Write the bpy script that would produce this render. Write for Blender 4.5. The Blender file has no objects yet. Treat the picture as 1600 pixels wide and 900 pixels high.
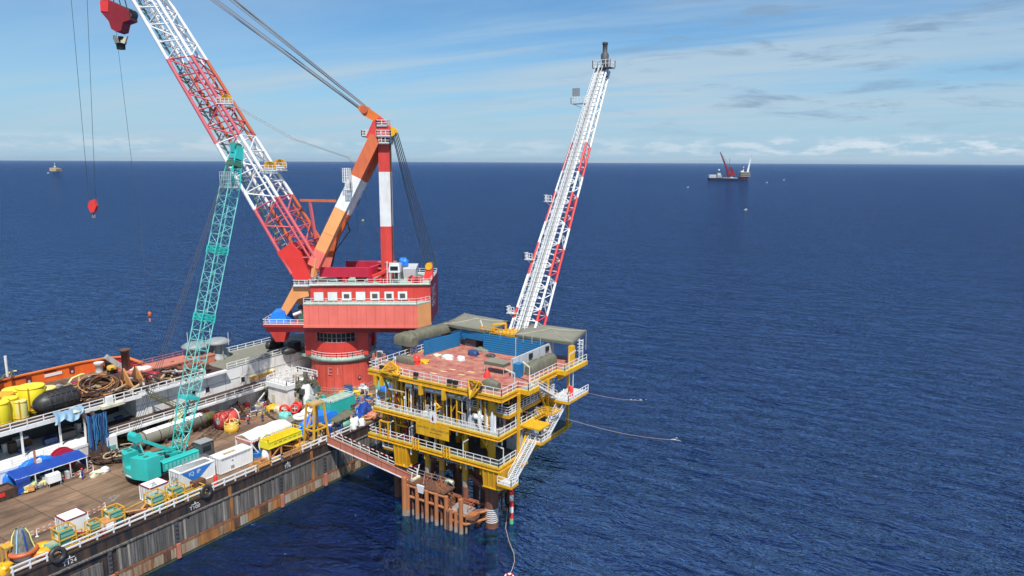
import bpy, math, random
from mathutils import Vector as V, Matrix
R = math.radians
rnd = random.Random(7)
scene = bpy.context.scene
col = scene.collection
# ------------------------------------------------------------------ camera
HC = 56.0
YAW = R(32.6); PITCH = math.atan(198/1120.); ROLL = 7/1600.
FW = V((-math.sin(YAW)*math.cos(PITCH), math.cos(YAW)*math.cos(PITCH), -math.sin(PITCH)))
_rt = V((math.cos(YAW), math.sin(YAW), 0)); _up = _rt.cross(FW)
RT = (_rt*math.cos(ROLL)+_up*math.sin(ROLL)).normalized(); UP = RT.cross(FW)
CAM = V((0, 0, HC))
cd = bpy.data.cameras.new('Camera'); cam = bpy.data.objects.new('Camera', cd); col.objects.link(cam)
m = Matrix((RT, UP, -FW)).transposed().to_4x4(); m.translation = CAM
cam.matrix_world = m
cd.sensor_fit = 'HORIZONTAL'; cd.sensor_width = 36; cd.lens = 1120/1600*36
cd.clip_start = 1; cd.clip_end = 120000
scene.camera = cam
# survey helpers: where a sight line through the photograph meets a known real plane
def sight(px, py): return FW*1120+RT*(px-800)-UP*(py-450)
def G(px, py, z=7.8):
    d = sight(px, py); return CAM+d*((z-HC)/d.z)
def GX(px, py, X):
    d = sight(px, py); return CAM+d*(X/d.x)
def GY(px, py, Y):
    d = sight(px, py); return CAM+d*(Y/d.y)
# ------------------------------------------------------------------ materials
MATS = {}
def mat(name, c, rough=.5, metal=0., dirt=.25, dcol=None, scale=.5, streak=.25, bump=0., spec=.5, sharp=.15):
    """paint with grime: two world-space noises, one stretched vertically for runs"""
    m = bpy.data.materials.new(name); m.use_nodes = True
    nt = m.node_tree; N = nt.nodes; L = nt.links
    b = N['Principled BSDF']; b.inputs['Roughness'].default_value = rough; b.inputs['Metallic'].default_value = metal
    b.inputs['Specular IOR Level'].default_value = spec
    MATS[name] = m
    c4 = (c[0], c[1], c[2], 1)
    if dirt <= 0:
        b.inputs['Base Color'].default_value = c4; return m
    if dcol is None: dcol = (c[0]*.35+.02, c[1]*.3+.012, c[2]*.28+.008)
    geo = N.new('ShaderNodeNewGeometry')
    mp = N.new('ShaderNodeMapping'); mp.inputs['Scale'].default_value = (scale, scale, scale*streak)
    L.new(geo.outputs['Position'], mp.inputs['Vector'])
    n1 = N.new('ShaderNodeTexNoise'); n1.inputs['Scale'].default_value = 1.7; n1.inputs['Detail'].default_value = 6; n1.inputs['Roughness'].default_value = .65
    L.new(mp.outputs['Vector'], n1.inputs['Vector'])
    r1 = N.new('ShaderNodeValToRGB')
    t = .5+(.5-dirt)*.45
    r1.color_ramp.elements[0].position = max(0, t-sharp); r1.color_ramp.elements[1].position = min(1, t+sharp)
    r1.color_ramp.elements[0].color = (0, 0, 0, 1); r1.color_ramp.elements[1].color = (1, 1, 1, 1)
    L.new(n1.outputs['Fac'], r1.inputs['Fac'])
    n2 = N.new('ShaderNodeTexNoise'); n2.inputs['Scale'].default_value = .35; n2.inputs['Detail'].default_value = 3
    L.new(geo.outputs['Position'], n2.inputs['Vector'])
    hs = N.new('ShaderNodeMix'); hs.data_type = 'RGBA'
    hs.inputs[6].default_value = tuple(v*.78 for v in c)+(1,); hs.inputs[7].default_value = tuple(min(1, v*1.15) for v in c)+(1,)
    L.new(n2.outputs['Fac'], hs.inputs[0])
    mx = N.new('ShaderNodeMix'); mx.data_type = 'RGBA'
    mul = N.new('ShaderNodeMath'); mul.operation = 'MULTIPLY'; mul.inputs[1].default_value = min(1, dirt*1.6+.15)
    L.new(r1.outputs['Color'], mul.inputs[0]); L.new(mul.outputs[0], mx.inputs[0])
    L.new(hs.outputs[2], mx.inputs[6]); mx.inputs[7].default_value = tuple(dcol)+(1,)
    L.new(mx.outputs[2], b.inputs['Base Color'])
    if bump:
        bp = N.new('ShaderNodeBump'); bp.inputs['Strength'].default_value = .6; bp.inputs['Distance'].default_value = bump
        L.new(n1.outputs['Fac'], bp.inputs['Height']); L.new(bp.outputs['Normal'], b.inputs['Normal'])
    return m
RUST = (.13, .05, .02)
mat('hull_black', (.024, .026, .028), .45, dirt=.36, dcol=(.15, .075, .04), scale=.9, streak=.10)
mat('timber_dark', (.15, .135, .12), .85, dirt=.5, dcol=(.05, .042, .038), scale=1.6, streak=.06)
mat('timber', (.24, .215, .195), .85, dirt=.55, dcol=(.07, .058, .05), scale=1.6, streak=.06, bump=.02)
mat('timber_pale', (.42, .36, .29), .85, dirt=.4, dcol=(.10, .075, .055), scale=1.4, streak=.06, bump=.02)
mat('timber_low', (.44, .38, .28), .85, dirt=.55, dcol=(.24, .10, .035), scale=1.0, streak=.12)
mat('rust_strake', (.30, .12, .055), .75, dirt=.4, dcol=(.09, .045, .03), scale=.9)
mat('rust_orange', (.44, .18, .045), .75, dirt=.4, dcol=(.16, .06, .03), scale=.9)
mat('rust', (.19, .085, .045), .85, dirt=.5, dcol=(.055, .028, .02), scale=1.3, bump=.03)
mat('rust_dark', (.085, .045, .03), .85, dirt=.5, dcol=(.03, .02, .018), scale=1.3)
mat('white', (.80, .80, .78), .4, dirt=.18, dcol=(.42, .33, .25), scale=.8)
mat('white_clean', (.84, .84, .83), .4, dirt=.06, dcol=(.55, .5, .45))
mat('white_wall', (.84, .83, .80), .5, dirt=.27, dcol=(.38, .28, .19), scale=.32, streak=.35)
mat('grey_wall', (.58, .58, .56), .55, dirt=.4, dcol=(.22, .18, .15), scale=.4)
mat('grey', (.34, .34, .33), .5, dirt=.3)
mat('grey_light', (.55, .57, .58), .45, dirt=.2)
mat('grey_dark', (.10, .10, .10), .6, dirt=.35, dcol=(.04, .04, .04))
mat('grey_vent', (.30, .32, .32), .5, dirt=.3, dcol=(.18, .17, .15))
mat('black', (.015, .015, .016), .5, dirt=.3, dcol=(.05, .045, .04))
mat('rubber', (.022, .023, .026), .45, dirt=.35, dcol=(.07, .055, .045), scale=1.4, bump=.02)
mat('cable', (.05, .05, .055), .5, .3, dirt=0)
mat('cable_pale', (.30, .30, .30), .45, .4, dirt=0)
mat('rope', (.45, .34, .24), .8, dirt=0)
mat('teal', (.035, .48, .43), .35, dirt=.10, dcol=(.03, .22, .2))
mat('teal_pale', (.20, .60, .53), .4, dirt=.2, dcol=(.12, .3, .27))
mat('green_tank', (.16, .42, .31), .45, dirt=.25, dcol=(.12, .2, .14), scale=1.5)
mat('green_deck', (.36, .55, .45), .55, dirt=.4, dcol=(.30, .24, .18), scale=.7)
mat('green_dark', (.05, .16, .11), .5, dirt=.2)
mat('moss', (.16, .16, .05), .9, dirt=.4, dcol=(.09, .06, .035), scale=1.5)
mat('yellow_frame', (.72, .40, .035), .45, dirt=.25, dcol=(.34, .18, .05), scale=1.6)
mat('yellow', (.80, .43, .014), .45, dirt=.3, dcol=(.40, .16, .02), scale=1.1)
mat('yellow_deep', (.66, .33, .012), .42, dirt=.25, dcol=(.34, .18, .02), scale=.8)
mat('yellow_lemon', (.86, .72, .03), .4, dirt=.12, dcol=(.62, .45, .03))
mat('yellow_pale', (.80, .72, .24), .45, dirt=.15, dcol=(.6, .5, .2))
mat('red_crane', (.70, .06, .045), .5, dirt=.3, dcol=(.40, .04, .03), scale=.7, streak=.12)
mat('red_band', (.82, .185, .14), .5, dirt=.2, dcol=(.60, .085, .065), scale=.45, streak=.06)
mat('mark_pink', (.72, .27, .24), .5, dirt=.3)
mat('red_ped', (.62, .085, .055), .55, dirt=.38, dcol=(.32, .045, .03), scale=.7, streak=.15)
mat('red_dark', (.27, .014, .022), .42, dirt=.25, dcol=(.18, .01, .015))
mat('pink', (.64, .13, .15), .45, dirt=.25, dcol=(.40, .06, .07), scale=.6)
mat('orange_red', (.62, .14, .045), .45, dirt=.3, dcol=(.38, .07, .03), scale=.6)
mat('orange_pale', (.84, .36, .13), .45, dirt=.15, dcol=(.7, .26, .09), scale=.4)
mat('orange', (.80, .20, .03), .45, dirt=.25, dcol=(.5, .10, .02))
mat('orange_boat', (.85, .17, .02), .45, dirt=.3, dcol=(.62, .05, .03), scale=.25)
mat('crimson', (.52, .02, .05), .45, dirt=.2)
mat('red', (.75, .045, .035), .4, dirt=.12, dcol=(.5, .03, .03))
mat('red_spool', (.74, .09, .07), .45, dirt=.2, dcol=(.55, .05, .05), scale=.8)
mat('salmon', (.58, .20, .13), .55, dirt=.35, dcol=(.36, .12, .07), scale=.8)
mat('deck_red', (.37, .085, .075), .6, dirt=.5, dcol=(.50, .24, .15), scale=.35, streak=1, sharp=.12)
mat('maroon', (.16, .02, .025), .5, dirt=.3)
mat('blue_wall', (.012, .16, .36), .4, dirt=.12, dcol=(.01, .07, .17))
mat('blue_tarp', (.02, .20, .72), .4, dirt=.15, dcol=(.015, .12, .5), scale=1.5)
mat('blue_royal', (.015, .065, .33), .4, dirt=.2, dcol=(.01, .025, .25), scale=1.5)
mat('blue_logo', (.03, .21, .62), .4, dirt=.05)
mat('blue_chain', (.05, .20, .42), .5, dirt=.3, dcol=(.02, .07, .16), scale=2.5)
mat('blue_equip', (.03, .07, .20), .5, dirt=.3, dcol=(.02, .03, .06), scale=2)
mat('blue_pale', (.36, .56, .72), .6, dirt=.15, dcol=(.25, .42, .56))
mat('olive', (.145, .145, .095), .8, dirt=.3, dcol=(.10, .10, .065), scale=.8)
mat('olive_pale', (.22, .215, .165), .8, dirt=.25, dcol=(.15, .145, .11), scale=.5)
mat('olive_cargo', (.17, .165, .115), .8, dirt=.4, dcol=(.09, .085, .06), scale=1.4)
mat('pile_rust', (.46, .17, .06), .75, dirt=.35, dcol=(.28, .10, .04), scale=1.2)
mat('pile_band', (.34, .27, .22), .8, dirt=.45, dcol=(.2, .11, .07), scale=1.5)
mat('leg_rust', (.24, .085, .045), .8, dirt=.45, dcol=(.10, .045, .03), scale=.9)
mat('marine_growth', (.22, .62, .34), .9, dirt=.4, dcol=(.06, .26, .14))
mat('tan', (.50, .36, .20), .8, dirt=.3)
mat('cream', (.66, .62, .46), .6, dirt=.3)
mat('orange_steel', (.62, .30, .09), .6, dirt=.4, dcol=(.30, .12, .05), scale=1.2)
mat('skin', (.28, .15, .09), .6, dirt=0)
mat('navy_cloth', (.03, .05, .16), .8, dirt=0)
mat('grey_cloth', (.30, .31, .33), .8, dirt=0)
mat('glass', (.02, .03, .035), .12, dirt=0)
mat('steel', (.42, .42, .42), .35, .6, dirt=.2)
mat('net', (.22, .23, .20), .8, dirt=.5, dcol=(.08, .08, .07), scale=3)
mat('far_dark', (.03, .035, .05), .6, dirt=0)
mat('foam', (.75, .80, .82), .7, dirt=0)

def plank_deck():
    m = bpy.data.materials.new('timber_deck'); m.use_nodes = True; MATS['timber_deck'] = m
    nt = m.node_tree; N = nt.nodes; L = nt.links; b = N['Principled BSDF']; b.inputs['Roughness'].default_value = .85
    geo = N.new('ShaderNodeNewGeometry')
    def bricks(rot, w, h, mort, c1, c2):
        mp = N.new('ShaderNodeMapping'); mp.inputs['Rotation'].default_value = (0, 0, R(90)); L.new(geo.outputs['Position'], mp.inputs['Vector'])
        t = N.new('ShaderNodeTexBrick'); L.new(mp.outputs['Vector'], t.inputs['Vector'])
        t.inputs['Scale'].default_value = 1; t.inputs['Brick Width'].default_value = w; t.inputs['Row Height'].default_value = h
        t.inputs['Mortar Size'].default_value = mort; t.inputs['Color1'].default_value = c1; t.inputs['Color2'].default_value = c2
        t.inputs['Mortar'].default_value = (.25, .25, .25, 1); t.offset = .37
        return t
    big = bricks(0, 6.1, 2.9, .085, (1, 1, 1, 1), (.66, .66, .66, 1))
    small = bricks(0, 6.3, .25, .012, (1, 1, 1, 1), (.72, .72, .72, 1))
    big.offset = 0
    n1 = N.new('ShaderNodeTexNoise'); n1.inputs['Scale'].default_value = .22; n1.inputs['Detail'].default_value = 9; n1.inputs['Roughness'].default_value = .7
    mp = N.new('ShaderNodeMapping'); mp.inputs['Scale'].default_value = (1.6, .5, 1); L.new(geo.outputs['Position'], mp.inputs['Vector']); L.new(mp.outputs['Vector'], n1.inputs['Vector'])
    rp = N.new('ShaderNodeValToRGB'); e = rp.color_ramp.elements
    e[0].position = .30; e[0].color = (.075, .046, .030, 1); e[1].position = .62; e[1].color = (.36, .225, .135, 1)
    e2 = rp.color_ramp.elements.new(.46); e2.color = (.235, .142, .086, 1)
    L.new(n1.outputs['Fac'], rp.inputs['Fac'])
    m1 = N.new('ShaderNodeMix'); m1.data_type = 'RGBA'; m1.blend_type = 'MULTIPLY'; m1.inputs[0].default_value = .75
    L.new(rp.outputs['Color'], m1.inputs[6]); L.new(big.outputs['Color'], m1.inputs[7])
    m2 = N.new('ShaderNodeMix'); m2.data_type = 'RGBA'; m2.blend_type = 'MULTIPLY'; m2.inputs[0].default_value = .8
    L.new(m1.outputs[2], m2.inputs[6]); L.new(small.outputs['Color'], m2.inputs[7])
    n3 = N.new('ShaderNodeTexNoise'); n3.inputs['Scale'].default_value = .11; n3.inputs['Detail'].default_value = 8; n3.inputs['Roughness'].default_value = .68; n3.inputs['Distortion'].default_value = .6; L.new(geo.outputs['Position'], n3.inputs['Vector'])
    r3 = N.new('ShaderNodeValToRGB'); r3.color_ramp.elements[0].position = .53; r3.color_ramp.elements[1].position = .66; L.new(n3.outputs['Fac'], r3.inputs['Fac'])
    q3 = N.new('ShaderNodeMath'); q3.operation = 'MULTIPLY'; q3.inputs[1].default_value = .62; L.new(r3.outputs['Color'], q3.inputs[0])
    m3 = N.new('ShaderNodeMix'); m3.data_type = 'RGBA'; m3.inputs[7].default_value = (.062, .052, .036, 1); L.new(q3.outputs[0], m3.inputs[0]); L.new(m2.outputs[2], m3.inputs[6])      # oil and grease stains
    L.new(m3.outputs[2], b.inputs['Base Color'])
plank_deck()
# ------------------------------------------------------------------ mesh builder (world coordinates)
class MB:
    def __init__(s, mk='white'): s.v = []; s.f = []; s.m = []; s.sm = []; s.mk = mk
    def _add(s, vs, fs, mk=None, smooth=False):
        o = len(s.v); s.v += [V(p) for p in vs]
        for f in fs: s.f.append([i+o for i in f]); s.m.append(mk or s.mk); s.sm.append(smooth)
        return s
    def box(s, c, d, mk=None, rz=0, top=1.0):
        """box centred at c (z = bottom), size d; top scales the upper face"""
        x, y, z = d; vs = []
        for zz, k in ((0, 1), (z, top)):
            for a, b in ((-1, -1), (1, -1), (1, 1), (-1, 1)):
                px, py = a*x/2*k, b*y/2*k
                vs.append((c[0]+px*math.cos(rz)-py*math.sin(rz), c[1]+px*math.sin(rz)+py*math.cos(rz), c[2]+zz))
        return s._add(vs, [(3, 2, 1, 0), (4, 5, 6, 7), (0, 1, 5, 4), (1, 2, 6, 5), (2, 3, 7, 6), (3, 0, 4, 7)], mk)
    def bb(s, x0, x1, y0, y1, z0, z1, mk=None):
        return s.box(((x0+x1)/2, (y0+y1)/2, z0), (abs(x1-x0), abs(y1-y0), z1-z0), mk)
    def hexa(s, b, t, mk=None):
        """any eight-cornered solid: four bottom corners, four top corners"""
        n = len(b); fs = [tuple(range(n-1, -1, -1)), tuple(range(n, 2*n))]
        fs += [(i, (i+1) % n, n+(i+1) % n, n+i) for i in range(n)]
        return s._add(list(b)+list(t), fs, mk)
    def prism(s, pts, off, mk=None):
        off = V(off); return s.hexa([V(p) for p in pts], [V(p)+off for p in pts], mk)
    def beam(s, p, q, w, h=None, mk=None, up=(0, 0, 1), w2=None, h2=None):
        h = h or w; w2 = w2 or w; h2 = h2 or h
        p = V(p); q = V(q); d = (q-p)
        if d.length < 1e-6: return s
        d.normalize(); u = V(up)
        if abs(d.dot(u)) > .98: u = V((0, 1, 0)) if abs(d.y) < .9 else V((1, 0, 0))
        a = d.cross(u).normalized(); b = a.cross(d)
        vs = [p-a*w/2-b*h/2, p+a*w/2-b*h/2, p+a*w/2+b*h/2, p-a*w/2+b*h/2,
              q-a*w2/2-b*h2/2, q+a*w2/2-b*h2/2, q+a*w2/2+b*h2/2, q-a*w2/2+b*h2/2]
        return s._add(vs, [(0, 1, 2, 3), (7, 6, 5, 4), (1, 0, 4, 5), (2, 1, 5, 6), (3, 2, 6, 7), (0, 3, 7, 4)], mk)
    def tube(s, p, q, r, mk=None, n=8, r2=None, cap=True):
        r2 = r if r2 is None else r2
        p = V(p); q = V(q); d = q-p
        if d.length < 1e-6: return s
        d.normalize(); u = V((0, 0, 1)) if abs(d.z) < .95 else V((1, 0, 0))
        a = d.cross(u).normalized(); b = a.cross(d)
        ring = lambda c, rr: [c+(a*math.cos(t)+b*math.sin(t))*rr for t in [2*math.pi*i/n for i in range(n)]]
        vs = ring(p, r)+ring(q, r2)
        s._add(vs, [(i, n+i, n+(i+1) % n, (i+1) % n) for i in range(n)], mk, n > 5)
        if cap: s._add(vs, [tuple(range(n)), tuple(range(2*n-1, n-1, -1))], mk)
        return s
    def path(s, pts, r, mk=None, n=6):
        pts = [V(p) for p in pts]; rings = []
        for i, p in enumerate(pts):
            d = (pts[min(i+1, len(pts)-1)]-pts[max(i-1, 0)]).normalized()
            u = V((0, 0, 1)) if abs(d.z) < .95 else V((1, 0, 0))
            a = d.cross(u).normalized(); b = a.cross(d)
            rings.append([p+(a*math.cos(t)+b*math.sin(t))*r for t in [2*math.pi*k/n for k in range(n)]])
        vs = [q for rg in rings for q in rg]
        fs = [(i*n+k, (i+1)*n+k, (i+1)*n+(k+1) % n, i*n+(k+1) % n) for i in range(len(pts)-1) for k in range(n)]
        return s._add(vs, fs, mk, True)
    def lathe(s, c, prof, mk=None, n=24, axis=(0, 0, 1), cap=True):
        """prof: list of (radius, distance along the axis)"""
        c = V(c); d = V(axis).normalized(); u = V((0, 0, 1)) if abs(d.z) < .95 else V((1, 0, 0))
        a = d.cross(u).normalized(); b = d.cross(a)
        vs = [c+d*h+(a*math.cos(2*math.pi*k/n)+b*math.sin(2*math.pi*k/n))*r for r, h in prof for k in range(n)]
        fs = [(i*n+k, i*n+(k+1) % n, (i+1)*n+(k+1) % n, (i+1)*n+k) for i in range(len(prof)-1) for k in range(n)]
        s._add(vs, fs, mk, True)
        if cap:
            e = (len(prof)-1)*n
            s._add(vs, [tuple(range(n-1, -1, -1)), tuple(range(e, e+n))], mk)
        return s
    def torus(s, c, R0, r, mk=None, axis=(0, 0, 1), n=20, k=8):
        c = V(c); d = V(axis).normalized(); u = V((0, 0, 1)) if abs(d.z) < .95 else V((1, 0, 0))
        a = d.cross(u).normalized(); b = d.cross(a); vs = []
        for i in range(n):
            t = 2*math.pi*i/n; e = a*math.cos(t)+b*math.sin(t)
            for j in range(k):
                w = 2*math.pi*j/k; vs.append(c+e*(R0+r*math.cos(w))+d*r*math.sin(w))
        return s._add(vs, [(i*k+j, ((i+1) % n)*k+j, ((i+1) % n)*k+(j+1) % k, i*k+(j+1) % k) for i in range(n) for j in range(k)], mk, True)
    def grid(s, fn, nu, nv, mk=None, smooth=True, thick=0):
        vs = [V(fn(i/nu, j/nv)) for i in range(nu+1) for j in range(nv+1)]
        fs = [(i*(nv+1)+j, (i+1)*(nv+1)+j, (i+1)*(nv+1)+j+1, i*(nv+1)+j+1) for i in range(nu) for j in range(nv)]
        if thick:
            o = len(vs); vs += [p-V((0, 0, thick)) for p in vs]; k = nv+1
            fs += [tuple(x+o for x in reversed(f)) for f in fs]
            edge = [i*k for i in range(nu+1)]; e2 = [i*k+nv for i in range(nu+1)]
            for e in (edge, e2, list(range(k)), list(range(nu*k, nu*k+k))):
                fs += [(e[i], e[i+1], e[i+1]+o, e[i]+o) for i in range(len(e)-1)]
        return s._add(vs, fs, mk, smooth)
    def rail(s, pts, h=1.1, post=1.6, r=.045, mids=1, mk=None, kick=True, kmk=None):
        pts = [V(p) for p in pts]
        for p, q in zip(pts, pts[1:]):
            L = (q-p).length; n = max(1, round(L/post))
            for i in range(n+1):
                a = p.lerp(q, i/n); s.beam(a, a+V((0, 0, h)), 2*r, mk=mk)
            for j in range(mids+1):
                z = V((0, 0, h*(j+1)/(mids+1))); s.beam(p+z, q+z, 1.7*r, mk=mk)
            if kick: s.beam(p+V((0, 0, .08)), q+V((0, 0, .08)), .02, .17, mk=kmk or mk)
        return s
    def blob(s, c, d, mk=None, seed=0, rough=.18, nu=14, nv=8, flat=True):
        """soft heap (tarpaulin over cargo, pile of bags): half ellipsoid with uneven surface, sits on c.z"""
        rr = random.Random(seed); ph = [rr.uniform(0, 6.28) for _ in range(8)]
        def fn(u, v):
            t = 2*math.pi*u; e = v*math.pi/2
            k = 1+rough*(math.sin(3*t+ph[0])*.5+math.sin(5*t+ph[1]+4*e)*.4+math.sin(9*t+ph[2]-5*e)*.3)
            pw = .55
            ce = abs(math.cos(e))**pw; se = abs(math.sin(e))**pw
            return (c[0]+d[0]/2*ce*k*math.copysign(abs(math.cos(t))**.7, math.cos(t)), c[1]+d[1]/2*ce*k*math.copysign(abs(math.sin(t))**.7, math.sin(t)), c[2]+d[2]*se*(1+rough*.5*math.sin(4*t+ph[3]+6*e)))
        return s.grid(fn, nu, nv, mk)
    def xf(s, M, start=0):
        for i in range(start, len(s.v)): s.v[i] = M @ s.v[i]
        return s
    def build(s, name, parent=None, label=None):
        me = bpy.data.meshes.new(name)
        M = INV.get(parent.name) if parent else None
        vs = [tuple(M @ p) if M else tuple(p) for p in s.v]
        me.from_pydata(vs, [], s.f)
        keys = list(dict.fromkeys(s.m)); idx = {k: i for i, k in enumerate(keys)}
        for k in keys: me.materials.append(MATS[k])
        me.polygons.foreach_set('material_index', [idx[k] for k in s.m])
        me.polygons.foreach_set('use_smooth', s.sm)
        me.update()
        o = bpy.data.objects.new(name, me); col.objects.link(o)
        if parent:
            o.parent = parent; INV[o.name] = INV[parent.name]
        if label: o['label'] = label
        return o
INV = {}
def tag(o, label, cat, group=None, kind=None):
    if label: o['label'] = label
    if cat: o['category'] = cat
    if group: o['group'] = group
    if kind: o['kind'] = kind
    return o
def thing(name, label, cat, loc=(0, 0, 0), rz=0, group=None):
    o = bpy.data.objects.new(name, None); col.objects.link(o)
    o.empty_display_size = .5
    o.location = loc; o.rotation_euler = (0, 0, rz)
    M = Matrix.Translation(V(loc)) @ Matrix.Rotation(rz, 4, 'Z'); INV[o.name] = M.inverted()
    return tag(o, label, cat, group)
def solo(mb, name, label, cat, group=None, kind=None):
    """a thing that is one mesh: its origin at its base"""
    xs = [p.x for p in mb.v]; ys = [p.y for p in mb.v]; z0 = min(p.z for p in mb.v)
    c = V(((min(xs)+max(xs))/2, (min(ys)+max(ys))/2, z0))
    for i, p in enumerate(mb.v): mb.v[i] = p-c
    o = mb.build(name); o.location = c
    return tag(o, label, cat, group, kind)
def kids(o): return [c for c in bpy.data.objects if c.parent == o]
def dup(o, loc, rz, label, parent=None):
    c = o.copy(); col.objects.link(c)
    if parent is None:
        c.location = loc; c.rotation_euler = (0, 0, rz); c['label'] = label
    else: c.parent = parent
    for k in kids(o): dup(k, None, 0, None, c)
    return c
_FONT = {}
def text(mb, s, origin, ux, uy, h, mk, lift=(0, 0, 0)):
    """real lettering: mesh of the built-in font laid on the plane spanned by ux (reading direction) and uy"""
    cu = bpy.data.curves.new('lettering', 'FONT'); cu.body = s; cu.size = 1; cu.resolution_u = 2
    o = bpy.data.objects.new('lettering', cu); col.objects.link(o)
    dg = bpy.context.evaluated_depsgraph_get(); me = bpy.data.meshes.new_from_object(o.evaluated_get(dg))
    bpy.data.objects.remove(o); bpy.data.curves.remove(cu)
    ux = V(ux).normalized(); uy = V(uy).normalized(); og = V(origin)+V(lift)
    k = h/.7
    mb._add([og+ux*v.co.x*k+uy*v.co.y*k for v in me.vertices], [tuple(p.vertices) for p in me.polygons], mk)
    w = max(v.co.x for v in me.vertices)*k
    bpy.data.meshes.remove(me); return w
def lattice(mb, ends0, ends1, nb, r, mats, rb=None, n=6, faces=(0, 1, 2, 3), cross=False, bmats=None):
    """four-chord lattice from ends0 to ends1; mats(t) gives the paint at fraction t"""
    rb = rb or r*.5; P = []
    for i in range(nb+1): P.append([V(a).lerp(V(b), i/nb) for a, b in zip(ends0, ends1)])
    for i in range(nb):
        for c in range(4): mb.tube(P[i][c], P[i+1][c], r, mats((i+.5)/nb, c), n, cap=False)
        for fc in faces:
            a, b = fc, (fc+1) % 4
            bm = (bmats or mats)((i+.5)/nb, a)
            mb.tube(P[i+1][a], P[i+1][b], rb, bm, 4, cap=False)
            if i % 2 or cross: mb.tube(P[i][a], P[i+1][b], rb, bm, 4, cap=False)
            if not i % 2 or cross: mb.tube(P[i][b], P[i+1][a], rb, bm, 4, cap=False)
    return P
# ------------------------------------------------------------------ sky, sun, exposure
SUN_EL = R(58); SUN_AZ = V((.72, -.70, 0)).normalized()
sd = bpy.data.lights.new('Sun', 'SUN'); so = bpy.data.objects.new('Sun', sd); col.objects.link(so)
sd.energy = 4.6; sd.angle = R(.55); sd.color = (1, .965, .91)
sdir = V((SUN_AZ.x*math.cos(SUN_EL), SUN_AZ.y*math.cos(SUN_EL), math.sin(SUN_EL)))
so.rotation_euler = (-sdir).to_track_quat('-Z', 'Y').to_euler(); so.location = (0, 0, 200)
w = bpy.data.worlds.new('World'); scene.world = w; w.use_nodes = True
nt = w.node_tree; N = nt.nodes; L = nt.links
bg = N['Background']; bg.inputs['Strength'].default_value = .12
sky = N.new('ShaderNodeTexSky'); sky.sky_type = 'NISHITA'; sky.sun_disc = False
sky.sun_elevation = SUN_EL; sky.sun_rotation = math.atan2(SUN_AZ.x, SUN_AZ.y)
sky.altitude = 50; sky.air_density = 1.0; sky.dust_density = .25; sky.ozone_density = 1.6
tc = N.new('ShaderNodeTexCoord'); sep = N.new('ShaderNodeSeparateXYZ'); L.new(tc.outputs['Generated'], sep.inputs[0])
def mth(op, a, b=None, c=None):
    n = N.new('ShaderNodeMath'); n.operation = op
    for i, x in enumerate((a, b, c)):
        if x is None: continue
        if isinstance(x, (int, float)): n.inputs[i].default_value = x
        else: L.new(x, n.inputs[i])
    return n.outputs[0]
def ramp(x, a, b, lo=0., hi=1.):
    n = N.new('ShaderNodeMapRange'); n.interpolation_type = 'SMOOTHSTEP'; n.inputs[1].default_value = a; n.inputs[2].default_value = b
    n.inputs[3].default_value = lo; n.inputs[4].default_value = hi; L.new(x, n.inputs[0]); return n.outputs[0]
def noise(vec, scale, detail=5, rough=.55, dist=0.):
    n = N.new('ShaderNodeTexNoise'); n.inputs['Scale'].default_value = scale; n.inputs['Detail'].default_value = detail
    n.inputs['Roughness'].default_value = rough; n.inputs['Distortion'].default_value = dist; L.new(vec, n.inputs['Vector']); return n.outputs['Fac']
def comb(x, y, z=0.):
    n = N.new('ShaderNodeCombineXYZ')
    for i, a in enumerate((x, y, z)):
        if isinstance(a, (int, float)): n.inputs[i].default_value = a
        else: L.new(a, n.inputs[i])
    return n.outputs[0]
def rotmap(vec, rz, sx, sy):
    n = N.new('ShaderNodeMapping'); n.inputs['Rotation'].default_value = (0, 0, rz); n.inputs['Scale'].default_value = (sx, sy, 1); L.new(vec, n.inputs['Vector']); return n.outputs[0]
zc = mth('MAXIMUM', sep.outputs[2], 0.0)
den = mth('ADD', zc, .05)
P = comb(mth('DIVIDE', sep.outputs[0], den), mth('DIVIDE', sep.outputs[1], den))        # the cloud layer, a flat sheet high up
az = mth('ARCTAN2', sep.outputs[0], sep.outputs[1])                                        # compass bearing
el = sep.outputs[2]
# thin cirrus sheet, streaky
v1 = rotmap(P, R(-26), .10, .40)
c1 = ramp(noise(v1, 1.6, 7, .58, .6), .36, .66)
c2 = ramp(noise(rotmap(P, R(-40), .08, .16), .9, 4, .5), .34, .60)
cir = mth('MULTIPLY', mth('MULTIPLY', c1, mth('ADD', mth('MULTIPLY', c2, .75), .25)), ramp(az, -1.2, -.1, .85, 1.15))
# broken altocumulus, greyish, more of it towards the right of the view
E1 = comb(mth('MULTIPLY', az, 4.0), mth('MULTIPLY', el, 26.0))
a1 = ramp(noise(E1, 1.7, 7, .62, .4), .50, .68)
band = mth('MULTIPLY', ramp(el, .02, .07), ramp(el, .30, .19))
alto = mth('MULTIPLY', mth('MULTIPLY', a1, band), ramp(az, -.75, -.15))
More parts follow.
